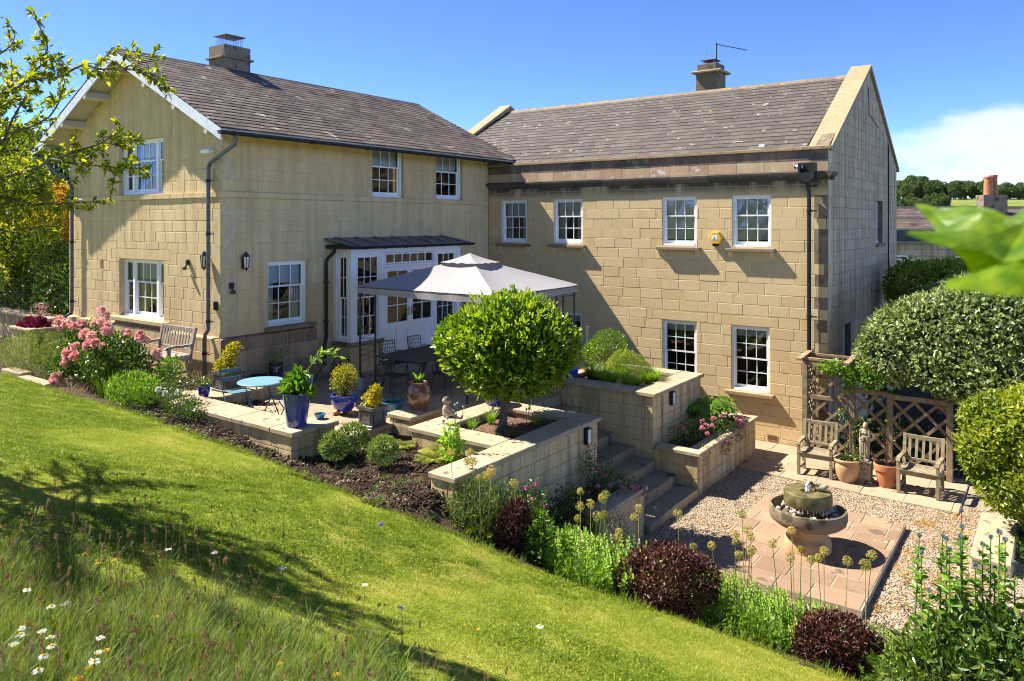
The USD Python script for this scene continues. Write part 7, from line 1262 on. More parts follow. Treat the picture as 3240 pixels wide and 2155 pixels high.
for i, (x, y, z0, z1) in enumerate(ALL):
    g = 0 if i < 9 else 1 if i < 19 else 2 if i < 32 else 3
    lb = AO[i] + ' of the ' + ['yellowish allium heads beside the planter arm', 'allium heads standing before the fountain paving', 'crowded allium heads left of the fountain foot', 'allium heads above the sedums below the steps'][g]
    gp = ['alliums by the planter arm', 'alliums in front of the fountain', 'dense allium cluster', 'alliums above the sedums'][g]
    z0 = float(ground(x, y)); p = plant('allium', lb, 'allium', (x, y, z0), gp); H = z1 - z0 + .0; dx, dy = rV.normal(0, .04, 2); b = MB(); b.tube([(0, 0, -.05), (dx * .3, dy * .3, H * .4), (dx * .7, dy * .7, H * .75), (dx, dy, H)], [.0065, .0055, .0048, .0042], 5); dry = rV.uniform() < .55; part(p, 'stem', b, M['dry_stem'] if dry else M['green_stem'])
    R_ = rV.uniform(.038, .062); m = 80; d = unit(rV.normal(size=(m, 3)) + [0, 0, .25]); c = np.array([dx, dy, H]); r1 = R_ * rV.uniform(.8, 1.05, m)[:, None]; t0 = rV.uniform(.0, .5) + (.25 if dry else 0); sdv = unit(np.cross(d, rV.normal(size=(m, 3))))
    rays = leaves(c + d * .01, d, sdv, r1[:, 0], .0035, np.clip(t0 + .1, 0, 1), False, 0); st = [leaves(c + d * r1, unit(np.cross(d, rV.normal(size=(m, 3)))) + d * .5, d, .017, .011, np.clip(t0 + rV.uniform(-.1, .35, m), 0, 1), False, .2) for _ in range(3)]; fpart(p, 'seed_head', merge(rays, *st), M['allium'])
# globe thistles and the leafy mass at lower right
TH = [(12.57,.11,-1.88,-.16),(12.69,-.09,-1.80,-.25),(12.80,.18,-1.92,-.13),(12.88,.18,-1.92,-.15),(12.95,-.12,-1.79,-.12),(13.02,.25,-1.96,.15),(13.03,.15,-1.91,.04),(13.03,.16,-1.92,-.05),(13.26,.25,-1.96,-.05),(13.34,.02,-1.87,.10),(13.39,.23,-1.96,-.01),(13.19,.29,-1.96,-.17),(12.74,-.20,-1.75,-.55),(13.29,.28,-1.96,-.35),(13.16,-.01,-1.85,-.28),(13.49,.07,-1.89,-.21)]
TO = ordinals(TH)
for i, (x, y, z0, z1) in enumerate(TH):
    p = plant('globe_thistle', TO[i] + ' of the grey-blue globe thistles at lower right', 'thistle', (x, y, z0), 'globe thistles at lower right'); H = z1 - z0; dx, dy = rV.normal(0, .03, 2); b = MB(); b.tube([(0, 0, -.05), (dx * .4, dy * .4, H * .5), (dx, dy, H)], [.011, .009, .006], 6); part(p, 'stem', b, M['green_stem']); m = 60; ts = rV.uniform(.1, .94, m); P = np.stack([dx * ts, dy * ts, H * ts], 1); a = rV.uniform(0, 6.28, m); fpart(p, 'foliage', leaves(P, np.stack([np.cos(a), np.sin(a), .3 - .5 * (ts < .5)], 1), np.stack([0 * a, 0 * a, 1 + 0 * a], 1) + rV.normal(0, .3, (m, 3)), rV.uniform(.10, .19, m) * (1.25 - .75 * ts), .05, rV.uniform(.1, .9, m), True, .2), M['lf_bright']); d = unit(rV.normal(size=(150, 3))); R_ = rV.uniform(.021, .032); fpart(p, 'flower_head', leaves(np.array([dx, dy, H]) + d * R_ * .2, d, unit(np.cross(d, rV.normal(size=d.shape))), R_, .007, rV.uniform(0, 1, 150), False, 0), M['thistle'])
p = shrub('leafy_perennial', 'mass of green lobed-leaved perennials filling the lower right corner', (13.2, -.25, -1.85), [((0, .1, .55), (.8, .5, .55)), ((-.4, -.1, .40), (.55, .45, .42)), ((.5, 0, .75), (.7, .5, .6)), ((.6, -.5, .45), (.6, .4, .5)), ((.1, .3, .8), (.5, .35, .4))], 3800, .12, .042, M['lf_rose'], 40, .6, .9, True, shell=.3, tone0=.15, tone1=1.05, cat='plant', up=.2)
p = plant('big_leaf_plant', 'plant with one large pale jagged leaf at the bottom right', 'plant', (13.30, -.95, -1.6)); LL = []
for c0, s in (((0, 0, .52), .22), ((-.18, .2, .42), .16), ((.25, .1, .5), .18)):
    an = np.linspace(-2.2, 2.2, 7); LL.append(leaves(np.repeat([c0], 7, 0), np.stack([np.sin(an) * .8, -np.cos(an) * .8, -.25 + 0 * an], 1), np.repeat([[0, -.3, 1.]], 7, 0), s * np.array([.7, .85, 1, 1.1, 1, .85, .7]), s * .36, .75, True, .15))
fpart(p, 'leaf', merge(*LL), M['lf_sedum']); part(p, 'stem', stems(rV, 4, .05, .5, .008, .1), M['green_stem'])
# right-hand shrubs
def big_shrub(name, label, loc, blobs, n, L, W, material, core_n, tr=.05, six=True, cat='shrub', **kw):
    p = plant(name, label, cat, loc); b = MB()
    for (c, r_) in blobs: c = np.asarray(c); b.tube([(0, 0, -.2), c * [.35, .35, .45], c * [.9, .9, .9]], [tr, tr * .6, tr * .25], 6)
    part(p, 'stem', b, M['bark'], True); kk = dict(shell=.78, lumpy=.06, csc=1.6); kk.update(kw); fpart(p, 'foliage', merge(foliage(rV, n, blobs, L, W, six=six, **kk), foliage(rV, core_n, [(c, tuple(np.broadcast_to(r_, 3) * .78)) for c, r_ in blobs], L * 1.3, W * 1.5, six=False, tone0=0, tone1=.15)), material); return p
big_shrub('silvery_shrub', 'huge rounded silvery-green shrub overhanging the trellis at right', (12.6, 9.2, -1.9), [((-.6, -.4, 2.75), (1.35, 1.0, .95)), ((-1.5, -.5, 2.45), (.85, .8, .75)), ((.6, -.6, 2.9), (1.4, 1.1, 1.1)), ((1.6, .0, 2.9), (1.3, 1.2, 1.0)), ((0, .6, 3.15), (1.4, 1.2, .95)), ((-.3, -1.0, 2.15), (1.0, .7, .6)), ((.9, -1.1, 2.2), (1.2, .8, .8)), ((-1.0, .5, 2.7), (.9, .9, .8))], 20000, .115, .055, M['lf_silver'], 5000, .08, lumpy=.10, csc=1.1, tone0=.05, tone1=1.0, up=.1, rnd=.9)
big_shrub('yellow_green_shrub', 'yellow-green leafy shrub at the right edge in front of the trellis', (13.5, 5.75, -1.9), [((0, 0, 1.5), (.85, .8, .9)), ((-.45, -.2, 1.35), (.62, .55, .62)), ((-.55, .1, 1.85), (.5, .5, .45)), ((.45, -.3, 1.3), (.8, .8, .9)), ((-.1, -.3, .95), (.7, .6, .55)), ((.4, -.2, 2.1), (.7, .7, .6))], 11500, .10, .045, M['lf_yellow'], 2600, .05, tone0=.0, tone1=.9, up=.2, lumpy=.14, csc=1.8, rnd=.95)
big_shrub('yellow_green_tree', 'feathery yellow-green tree behind the return wall of the right house', (11.2, 14.6, -2), [((0, 0, 3.2), (1.2, 1.2, 1.0)), ((1.1, .4, 3.0), (1.1, 1.0, .85)), ((-.7, .3, 3.5), (.7, .7, .7)), ((2.3, .6, 2.9), (1.0, 1.0, .8)), ((.4, 1, 3.7), (.8, .8, .5))], 8500, .14, .05, M['lf_yellow'], 2500, .08, tone0=.05, tone1=.9, lumpy=.10, cat='tree', up=.0)
shrub('ivy', 'bright green ivy climbing over the top of the left trellis panel', (10.15, 8.15, .12), [((0, 0, 0), (.5, .28, .18)), ((.45, -.05, -.12), (.4, .25, .28)), ((-.25, -.1, .02), (.3, .2, .14)), ((.1, -.1, -.25), (.14, .12, .22))], 1300, .06, .05, M['lf_bright'], 6, .2, .05, True, shell=.2, tone0=.1, tone1=.8, cat='climber', up=-.1)
shrub('climber', 'sparse leafy climber stems on the lower trellis behind the statue', (10.3, 8.1, -1.9), [((0, 0, .5), (.12, .1, .5)), ((.2, 0, .9), (.2, .1, .35)), ((-.2, 0, 1.0), (.3, .1, .2)), ((.75, 0, 1.1), (.2, .1, .25))], 120, .055, .04, M['lf_bright'], 10, .2, 1.5, True, shell=.1, tone0=.2, tone1=1, cat='climber', up=-.1)
shrub('ground_ivy', 'dark ivy edging behind the stone slab at right', (13.55, 6.1, -1.95), [((0, 0, .12), (.45, .7, .25)), ((.0, -.9, .1), (.35, .6, .2))], 900, .07, .055, M['lf_rose'], 4, .2, .1, True, shell=.3, tone0=.0, tone1=.7, cat='climber')
shrub('evergreen_shrub', 'dark laurel leaves showing between the stained gable and the silvery shrub', (10.35, 10.6, -1.9), [((0, 0, 1.6), (.45, .6, .9)), ((.05, .3, 2.2), (.3, .4, .4))], 500, .16, .06, M['lf_rose'], 5, .2, 1.8, True, shell=.4, tone0=.1, tone1=.6)
# left background trees and hedge
big_shrub('hedge_shrub', 'dense dark green hedge above the low wall at far left', (-9.6, .75, 0), [((0, 0, 1.2), (1.6, .9, 1.1)), ((1.5, -.2, 1.1), (1.1, .8, 1.0)), ((-1.8, .1, 1.3), (1.6, 1.0, 1.2)), ((.6, .2, 1.9), (1.2, .9, .8)), ((-1.2, 0, 2.2), (1.2, .9, .8)), ((-3.6, .2, 1.6), (1.5, 1, 1.4))], 11000, .10, .05, M['lf_rose'], 3000, .08, tone0=.05, tone1=.95)
big_shrub('garden_tree', 'tall dark leafy tree behind the left end of the house', (-17, 3.4, 0), [((0, 0, 4.2), (3.0, 2.6, 2.4)), ((-2.5, 0, 3.8), (2.5, 2.4, 2.6)), ((2.4, -.5, 3.2), (1.8, 1.7, 1.9)), ((.5, 0, 2.2), (2.6, 2.0, 1.8)), ((-1, -.5, 5.6), (1.8, 1.6, 1.2))], 12000, .22, .11, M['lf_dark'], 4000, .18, cat='tree', tone0=.1, tone1=1.0, lumpy=.07)
big_shrub('garden_tree', 'orange-leaved small tree glimpsed beside the left downpipe', (-11.9, 1.9, 0), [((0, 0, 3.9), (.7, .6, .6)), ((-.6, 0, 3.2), (.7, .7, .6)), ((.5, 0, 3.1), (.6, .6, .6))], 2600, .13, .06, M['lf_orange'], 500, .07, cat='tree', tone0=.1, tone1=1.0)
big_shrub('garden_tree', 'mid-green leafy tree behind the near plum branches at left', (-10.6, .2, .1), [((.1, 0, 3.0), (1.5, 1.2, 1.2)), ((-.5, .1, 4.1), (1.2, 1.1, 1.1)), ((-1.6, .1, 5.2), (1.1, 1.0, 1.0)), ((-.6, -.4, 2.2), (1.2, 1.0, .9)), ((.3, .2, 2.2), (.9, .8, .7)), ((-2.0, 0, 3.0), (1.3, 1.2, 1.3)), ((-1.4, 0, 4.5), (.9, .9, .7))], 11000, .085, .042, M['lf_tree'], 2500, .1, cat='tree', tone0=.0, tone1=.8, lumpy=.10)
# near plum tree, branches reaching in from the left
PT = plant('plum_tree', 'spreading yellow-green fruit tree whose branches reach in from the left edge', 'tree', (0, 0, 0)); b = MB(); tb = (3.79, -6.45); gz_ = float(ground(*tb)); b.tube([(tb[0] - .1, tb[1], gz_ - .1), (tb[0] - .05, tb[1] - .05, gz_ + .8), (tb[0], tb[1], 2.6), (tb[0], tb[1], 3.6), (tb[0] + .1, tb[1], 4.3)], [.17, .13, .11, .09, .05], 10); part(PT, 'trunk', b, M['bark'], True)
BR = [[(3.79,-6.45,3.84),(5.03,-6.30,4.14),(6.01,-6.20,4.41),(6.43,-6.15,4.47),(6.66,-6.11,4.61),(6.79,-6.13,4.74),(6.81,-6.18,4.91),(6.84,-6.22,5.01)],[(6.43,-6.15,4.47),(6.75,-6.04,4.52),(7.04,-5.95,4.58),(7.24,-5.87,4.53),(7.44,-5.79,4.53),(7.61,-5.73,4.57),(7.78,-5.66,4.60)],[(7.44,-5.79,4.53),(7.61,-5.73,4.50),(7.76,-5.68,4.44),(7.84,-5.65,4.40)],[(3.79,-6.45,3.66),(4.86,-6.17,3.85),(5.67,-6.08,4.01),(6.09,-6.02,4.09),(6.37,-5.95,4.17),(6.57,-5.93,4.36),(6.71,-5.95,4.49)],[(3.79,-6.45,3.52),(5.22,-6.29,3.58),(6.01,-6.20,3.64),(6.46,-6.13,3.72),(6.75,-6.04,3.79),(7.04,-5.95,3.75),(7.29,-5.89,3.73),(7.49,-5.81,3.69),(7.66,-5.76,3.68)],[(6.75,-6.04,3.79),(6.96,-5.95,3.86),(7.16,-5.87,3.91),(7.31,-5.82,3.98),(7.41,-5.81,4.01)],[(7.29,-5.89,3.73),(7.36,-5.85,3.66),(7.40,-5.82,3.61)],[(3.79,-6.45,3.43),(4.63,-6.10,3.38),(5.44,-6.00,3.46),(5.94,-5.89,3.41),(6.25,-5.79,3.44),(6.57,-5.68,3.43)],[(3.79,-6.45,3.75),(4.60,-6.24,4.39),(5.12,-6.11,4.75),(5.44,-6.00,4.86),(5.55,-5.92,4.99),(5.57,-5.90,5.11)],[(5.67,-6.08,4.01),(5.69,-5.94,4.29),(5.65,-5.85,4.48),(5.69,-5.82,4.73)],[(4.63,-6.10,3.38),(5.15,-5.97,3.20),(5.51,-5.83,3.16),(5.71,-5.68,3.20)],[(5.22,-6.29,3.58),(5.30,-5.98,3.93),(5.51,-5.83,3.95),(5.57,-5.66,4.03)],[(3.79,-6.45,3.43),(5.31,-6.59,3.20),(6.11,-6.51,2.90),(6.47,-6.37,2.87)]]
rT = np.random.default_rng(404); extra = []
for k in range(44): a = rT.uniform(0, 6.28); q = rT.uniform(1.2, 2.6); z1 = rT.uniform(2.7, 5.0); e = np.array([tb[0] + q * math.cos(a) * 1.1, tb[1] - .3 + q * math.sin(a) * .75, z1]); extra.append([(tb[0], tb[1], 3.0 + .03 * k), tuple((np.array([tb[0], tb[1], 3.4]) + e) / 2 + rT.normal(0, .15, 3)), tuple(e)])
LP, LD, b = [], [], MB()
def dens(P, step):
    P = np.asarray(P, float); s = np.r_[0, np.cumsum(np.linalg.norm(np.diff(P, axis=0), axis=1))]; t = np.arange(0, s[-1], step); return np.stack([np.interp(t, s, P[:, k]) for k in range(3)], 1), t / s[-1]
for bi, P in enumerate(BR + extra):
    P = np.asarray(P, float); n = len(P); Q, tq = dens(P, .06); Q = Q + (np.stack([meshkit.noise(Q * 4 + k * 9 + bi) for k in range(3)], -1) - .5) * .07; b.tube(Q, np.interp(tq, [0, 1], [.034 if np.linalg.norm(P[0][:2] - tb) < .2 else .014, .004]), 5)
    D_ = unit(np.gradient(Q, axis=0)); start = .30 if np.linalg.norm(P[0][:2] - tb) < .2 else .1
    for i in range(len(Q)):
        if tq[i] < start: continue
        if rT.uniform() < .80:   # side twig
            sd = unit(np.cross(D_[i], rT.normal(size=3))) * .8 + D_[i] * .7 + [0, 0, .25]; l = rT.uniform(.10, .34) * (1.25 - .6 * tq[i]); ts = np.linspace(0, 1, 5)[:, None]; W_ = Q[i] + unit(sd) * l * ts + np.array([0, 0, -.05]) * ts ** 2; b.tube(W_, [.004, .0035, .003, .0025, .002], 4)
            m = int(l * rT.uniform(60, 110)); tt_ = rT.uniform(.2, 1, m); LP.append(Q[i] + unit(sd) * (l * tt_)[:, None]); LD.append(rT.normal(size=(m, 3)) * .7 + unit(sd) * .7 + [0, 0, -.15])
        m = int(rT.uniform(0, 5.0)); LP.append(Q[i] + rT.normal(size=(m, 3)) * .01); LD.append(rT.normal(size=(m, 3)) * .8 + D_[i] * .6 + [0, 0, -.05])
LP = np.vstack(LP); LD = np.vstack(LD); n = len(LP); part(PT, 'branches', b, M['bark'], True); fpart(PT, 'crown', leaves(LP, LD, rT.normal(size=(n, 3)) * .6 + [0, 0, 1], rT.uniform(.045, .085, n), rT.uniform(.022, .036, n), np.clip(rT.beta(2, 2.4, n) * .95 + .05 * (rT.uniform(size=n) < .06), 0, 1), True, .22), M['lf_tree'])
# out-of-focus leafy twig close to the camera
SY = plant('leafy_twig', 'large blurred green lobed leaves close in front at the right edge', 'leaf', (0, 0, 0))
def lobed_leaf(c, tip, nrm, L, t0):
    ax = unit(np.asarray(tip, float) - c); nrm = unit(nrm - ax * np.dot(nrm, ax)); sd = np.cross(nrm, ax); out = []; ang = []
    for a, l in ((-2.5, .35), (-2.1, .62), (-1.75, .40), (-1.35, .52), (-1.15, .88), (-.9, .62), (-.62, .55), (-.42, .60), (-.25, .82), (0, 1.0), (.25, .80), (.42, .58), (.62, .55), (.9, .64), (1.15, .86), (1.35, .52), (1.75, .40), (2.1, .60), (2.5, .35)): ang.append(a); out.append(l)
    ang = np.array(ang); out = np.array(out); V = [np.zeros(3)]
    for s in (.5, 1.0):
        for a, l in zip(ang, out): r_ = L * l * s if s == 1 else L * .5 * min(l, .62); V.append(ax * r_ * math.cos(a) + sd * r_ * math.sin(a) + nrm * L * (.13 * math.cos(a * 5) * s - .28 * (s * l) ** 2 * .5))
    V = np.array(V) + c; k = len(ang); F = []
    for i in range(k - 1): F += [[0, 1 + i, 2 + i], [1 + i, 1 + k + i, 2 + k + i], [1 + i, 2 + k + i, 2 + i]]
    tm_ = trimesh.Trimesh(V, np.array(F), process=False)
    for _ in range(2): tm_ = tm_.subdivide()
    V = np.array(tm_.vertices); V = V + nrm * (L * .16 * (meshkit.fbm(V * 22, 2, int(t0 * 100)) - .5))[:, None]
    return V, np.array(tm_.faces), np.full(len(V), t0)
def wc(d, r, z): return at_cam(d, r, z)
fpart(SY, 'leaf', lobed_leaf(wc(.86, .585, 3.225), wc(.84, .437, 3.217), np.array([-.2, -.48, .85]), .150, .62), M['lf_fore'], label='upper broad blurred leaf'); fpart(SY, 'leaf', lobed_leaf(wc(.80, .575, 3.190), wc(.78, .455, 3.166), np.array([-.05, -.42, .9]), .135, .5), M['lf_fore'])
b = MB(); b.tube([wc(.86, .585, 3.225), wc(.86, .66, 3.225), wc(.9, .9, 3.15), wc(1.0, 1.3, 2.9)], [.002, .003, .005, .007], 6); b.tube([wc(.80, .575, 3.190), wc(.83, .66, 3.2), wc(.88, .8, 3.18)], [.002, .002, .003], 5); part(SY, 'twig', b, M['green_stem'])
# ------------------------------------------------------------------ neighbouring house and distant hill
NH = thing('neighbour_house', 'lower stone house beyond the shrubs at right, slate roof with a lead band', 'house'); rN = np.random.default_rng(9)
NF = frame(at_cam(38, 0, 0), RT, (0, 0, 1), -FW)
def nbox(owner, name, r0, r1, z0, z1, d0, d1, material, tone=.5): b = MB(); v = np.array([at_cam(d, r, z) for z in (z0, z1) for d in (d0, d1) for r in (r0, r1)]); b.add(v, MB.BF); return part(owner, name, b, material, tone=tone)
no = sbox(14, -6, 34, 2.15); nh = [(19.25, .6, 20.0, 1.6), (22.2, .2, 23.1, 1.55), (25.5, .2, 26.4, 1.55)]
wl = part(NH, 'wall', core(no, nh, .3, NF), M['mortar_dark']); mn = Masonry(); mn.wall(wl, blocks(sbox(17, -3, 27, 2.15), nh, -3, .35, (.6, .9), rN, joint=.02), NF, M['stone_gable'], plain_tone(rN, .4, .9)); mn.write(NH)
for a, z0, c, z1 in nh: sash_window(NH, NF, a, z0, c - a, z1 - z0, W3, .08, meet=.5)
nbox(NH, 'interior_floor', 14, 34, -.2, -.1, 38.4, 46, M['interior']); nbox(NH, 'interior_wall', 14, 34, -3, 2.15, 42, 42.1, M['interior'])
nbox(NH, 'cornice', 13.9, 34.1, 2.15, 2.32, 37.75, 38.3, M['step'], .3); nbox(NH, 'parapet', 14, 34, 2.32, 2.86, 37.95, 38.3, M['cornice'], .5); nbox(NH, 'parapet_slab', 13.9, 34.1, 2.86, 2.96, 37.85, 38.4, M['garden_coping'], .3); nbox(NH, 'rear_wall', 14, 34, -6, 2.2, 46, 46.3, M['stone_gable'])
def nroof(d0, z0, d1, z1):
    p0, p1 = at_cam(d0, 14, z0), at_cam(d1, 14, z1); up = unit(p1 - p0); F = frame(p0, RT, up, np.cross(RT, up)); L = float(np.linalg.norm(p1 - p0)); b = MB(); v = np.array([[x, y, z] for z in (-.1, -.006) for y in (0, L) for x in (0, 20)], float); b.add(v @ F[:3, :3].T + F[:3, 3], MB.BF); rf = part(NH, 'roof', b, M['slate_b']); m = Masonry(); m.wall(rf, slates(0, L, 3, 13, .32, .5, rN, F), F, M['slate_a'], plain_tone(rN, .25, .7), 'slate'); return rf, m
rf, m1 = nroof(38.35, 2.93, 40.2, 3.42); m1.write(NH, cap=120, rest='slates'); nbox(NH, 'lead_band', 14, 34, 3.38, 3.52, 40.1, 40.3, M['garden_coping'], .5); rf, m2 = nroof(40.3, 3.46, 42.4, 4.06); m2.write(NH, cap=120, rest='slates'); nbox(NH, 'ridge', 14, 34, 4.0, 4.16, 42.3, 42.6, M['coping_lichen'], .6)
b = MB(); b.box(*[np.array(x) for x in ((0, 0, 0), (0, 0, 0))]) if False else None
ck = nbox(NH, 'chimney', 25.6, 26.9, 3.0, 4.75, 41, 41.7, M['bowl_stone'], .6)
for i, (r, d, z1, rad) in enumerate(((26.05, 41.3, 5.75, .23), (26.45, 41.5, 5.85, .20))):
    b = MB(); b.lathe([(rad * 1.05, 4.7), (rad, 5.0), (rad * .9, z1 - .12), (rad * 1.02, z1 - .10), (rad * 1.02, z1), (rad * .7, z1), (rad * .7, z1 - .5)], 16, c=(*at_cam(d, r, 0)[:2], 0)); part(ck, 'chimney_pot', b, M['terracotta'])
KT = []
rH = np.random.default_rng(61)
for k in range(4):
    kp = klass('hill_tree_%d' % k); KT.append(kp); w_, h_ = ((.42, .5), (.36, .52), (.30, .62), (.5, .42))[k]
    bl_ = [((0, 0, .55), (w_, w_, h_ * .8)), ((w_ * .4, .1, .45), (w_ * .7, w_ * .7, h_ * .6)), ((-w_ * .45, 0, .5), (w_ * .65, w_ * .65, h_ * .6)), ((0, -.1, .8), (w_ * .6, w_ * .6, h_ * .45))]
    b = MB(); b.tube([(0, 0, -.1), (0, 0, .2), (0, 0, .5)], [.05, .04, .02], 6); part(kp, 'trunk', b, M['bark']); fpart(kp, 'crown', foliage(rH, 1300, bl_, .10, .075, shell=.7, tone0=.05, tone1=1.0, lumpy=.09, csc=4), M['lf_hill'])
def on_hill(d, r):
    s = (d / HD - .62) / 1.1; prof = math.sin(min(s / .5, 1) * PI / 2) ** 1.3 if s < .5 else math.cos((s - .5) / .5 * PI / 2)
    return at_cam(d, r * d / d * d if False else r, -46 + (46 + 3.2 + hill_h(r / HD)) * prof)
for i in range(130):
    rr_ = rH.uniform(.500, .70) if i < 104 else rH.uniform(.49, .575); d = rH.uniform(1225, 1345) if i < 104 else rH.uniform(1030, 1120)
    p = on_hill(d, rr_ * d); k = int(rH.integers(4)); s = rH.uniform(17, 29) if i < 104 else rH.uniform(14, 20)
    if .525 < rr_ < .548 and i < 104: k = 2; s *= 1.25
    put(KT[k], 'hill_tree', 'dark green rounded tree in the wood along the distant hilltop' if i < 104 else 'lower green tree on the distant slope left of the pale field', 'tree', p, float(rH.uniform(0, 360)), 'trees on the far hilltop' if i < 104 else 'trees on the far slope', s)
for i, (r, z) in enumerate(((.5245, 0), (.533, 1.5))):
    q = on_hill(1300, r * 1300); t = thing('far_house', ['reddish far house among trees on the hill, left one', 'reddish far house among trees on the hill, right one'][i], 'house', tuple(q + [0, 0, 10 + z]), math.degrees(YAW)); part(t, 'wall', bevel_box((-5, -4, -12), (5, 4, 3), .1), M['terracotta']); b = MB(); b.poly([(-5.5, 3), (5.5, 3), (0, 6)], -4.5, 4.5, frame((0, 0, 0), (1, 0, 0), (0, 0, 1), (0, -1, 0))); part(t, 'roof', b, M['redbrick'])
top('yard', grid_sheet(np.linspace(8.2, 24, 20), np.linspace(8.92, 30, 20), lambda x, y: -2.02 + bumps(x, y, .05, 1.0)), M['soil'], 'dark earth under the shrubs behind the trellis', 'ground', 'structure', True)
# ------------------------------------------------------------------ grass, gravel, wild flowers
def instancer(name, label, cat, protos, P, which, rz, scale, tilt=None, kind='stuff'):
    path = '/World/' + newname('/World', name); pi = UsdGeom.PointInstancer.Define(stage, path); tag(pi.GetPrim(), label, cat, None, kind)
    rel = pi.CreatePrototypesRel(); UsdGeom.Scope.Define(stage, path + '/prototypes')
    for i, (vft, m) in enumerate(protos): q = fpart(path + '/prototypes', 'patch', vft, m); rel.AddTarget(q)
    n = len(P); pi.CreatePositionsAttr(Vt.Vec3fArray.FromNumpy(np.asarray(P, np.float32))); pi.CreateProtoIndicesAttr(Vt.IntArray.FromNumpy(np.asarray(which, np.int32)))
    h = np.asarray(rz) / 2; q = np.stack([np.cos(h), 0 * h, 0 * h, np.sin(h)], 1)
    if tilt is not None:      # lean onto the slope: rotate about x by tilt after the turn
        c, s = np.cos(tilt / 2), np.sin(tilt / 2); q = np.stack([c * q[:, 0], s * q[:, 0], -s * q[:, 3], c * q[:, 3]], 1)
    pi.CreateOrientationsAttr(Vt.QuathArray([Gf.Quath(*map(float, a)) for a in q])); sc = np.broadcast_to(np.asarray(scale, float).reshape(-1, 1), (n, 3)); pi.CreateScalesAttr(Vt.Vec3fArray.FromNumpy(np.ascontiguousarray(sc, dtype=np.float32)))
    return path
rL = np.random.default_rng(15)
def patch(n, S, h, w, lean, t, seg=2): P = np.zeros((n, 3)); P[:, :2] = rL.uniform(-S / 2, S / 2, (n, 2)); return blades(rL, P, rL.uniform(.55, 1.1, n) * h, w, rL.uniform(.2, 1, n) * lean, np.clip(rL.beta(2.2, 2.6, n) * (t[1] - t[0]) + t[0], 0, 1), seg, .6)
def clover(n, S): P = np.zeros((n, 3)); P[:, :2] = rL.uniform(-S / 2, S / 2, (n, 2)); P[:, 2] = rL.uniform(.008, .03, n); D = rL.normal(size=(n, 3)) * [1, 1, .2]; return leaves(P, D, rL.normal(size=(n, 3)) * .3 + [0, 0, 1], rL.uniform(.012, .026, n), .016, rL.uniform(.15, .7, n), False, .1)
protos = [(merge(patch(300, .36, .036, .0050, 1.0, (.0, .8)), clover(60, .34)), M['grass']), (merge(patch(300, .36, .032, .0048, 1.1, (.15, .95)), clover(25, .34)), M['grass']), (merge(patch(280, .36, .030, .0046, 1.2, (.4, 1.05)), clover(10, .34)), M['grass']), (merge(patch(220, .36, .048, .0058, .9, (-.1, .55)), clover(110, .34)), M['grass'])]
Pg = []
gxs = np.arange(-6, 15.5, .21); gys = np.arange(-8.6, 0.4, .21); GXm, GYm = np.meshgrid(gxs, gys); G = np.stack([GXm.ravel(), GYm.ravel()], 1) + rL.uniform(-.08, .08, (GXm.size, 2))
ey = edge_y(G[:, 0]); G = G[(G[:, 1] < ey - .12 + .10 * (meshkit.noise(np.c_[G * 2.2, 0 * G[:, 0]]) - .3))]
def visible(P, m=80):
    d = P - CAM; t = d @ FW; x = 1620 + 2390 * (d @ RT) / np.maximum(t, .1); y = 705 - 2390 * d[:, 2] / np.maximum(t, .1); return (t > .8) & (x > -m - 300) & (x < 3240 + m + 300) & (y < 2155 + 500)
G3 = np.c_[G, ground(G[:, 0], G[:, 1]) + bumps(G[:, 0], G[:, 1], .05, 1.3)]; G3 = G3[visible(G3)]
nz = meshkit.fbm(np.c_[G3[:, :2] * .55, 0 * G3[:, 0]], 3, 4); stripe = .03 * np.sin(G3[:, 1] * 5.2 + G3[:, 0] * .9); wv = .5 + (nz - .5) * 1.5 + stripe + rL.normal(0, .06, len(G3)); wh = np.digitize(wv, [.40, .49, .60]); wh = np.array([3, 0, 1, 2])[wh]
slope = -np.arctan(.30)
instancer('mown_grass', 'short mown grass blades and clover covering the sloping lawn', 'grass', protos, G3 - [0, 0, .004], wh, rL.uniform(0, 6.28, len(G3)), rL.uniform(.9, 1.15, len(G3)), np.full(len(G3), slope))
# ragged grass along the lawn edge
xe = np.arange(-6, 14.5, .09); E3 = np.c_[xe, edge_y(xe) + rL.uniform(-.12, .03, len(xe)), 0 * xe]; E3[:, 2] = ground(E3[:, 0], E3[:, 1] - .02) - .01
eb = [((patch(60, .14, .085, .006, .9, (.1, .8))), M['grass']), ((patch(40, .14, .11, .006, 1.0, (.0, .6))), M['grass'])]
instancer('edge_grass', 'longer grass fringe along the lower edge of the lawn', 'grass', eb, E3, rL.integers(0, 2, len(E3)), rL.uniform(0, 6.28, len(E3)), rL.uniform(.6, 1.2, len(E3)))
# meadow: uncut grass near the viewer on the left
def meadow_w(x, y):   # distance from the camera's foot along the slope, wider to the left
    d = np.stack([x - CAM[0], y - CAM[1]], -1); f = d @ FW[:2]; r = d @ RT[:2]; lim = np.interp(r, [-5, -3.6, -2.4, -1.2, -.4, .6, 1.6], [5.6, 5.9, 6.1, 5.2, 4.3, 3.6, 3.2]); return (lim - f) / 1.2
Mx = rL.uniform(5, 14.5, 26000); My = rL.uniform(-9, -3, 26000); wgt = meadow_w(Mx, My) + (meshkit.noise(np.c_[Mx * 1.6, My * 1.6, 0 * Mx]) - .5) * 1.1; keep = rL.uniform(size=len(Mx)) < np.clip(wgt, 0, 1) * .8; M3 = np.c_[Mx, My, ground(Mx, My) + bumps(Mx, My, .05, 1.3) - .01][keep]; M3 = M3[visible(M3)]; M3 = M3[np.linalg.norm(M3 - CAM, axis=1) > 1.9]
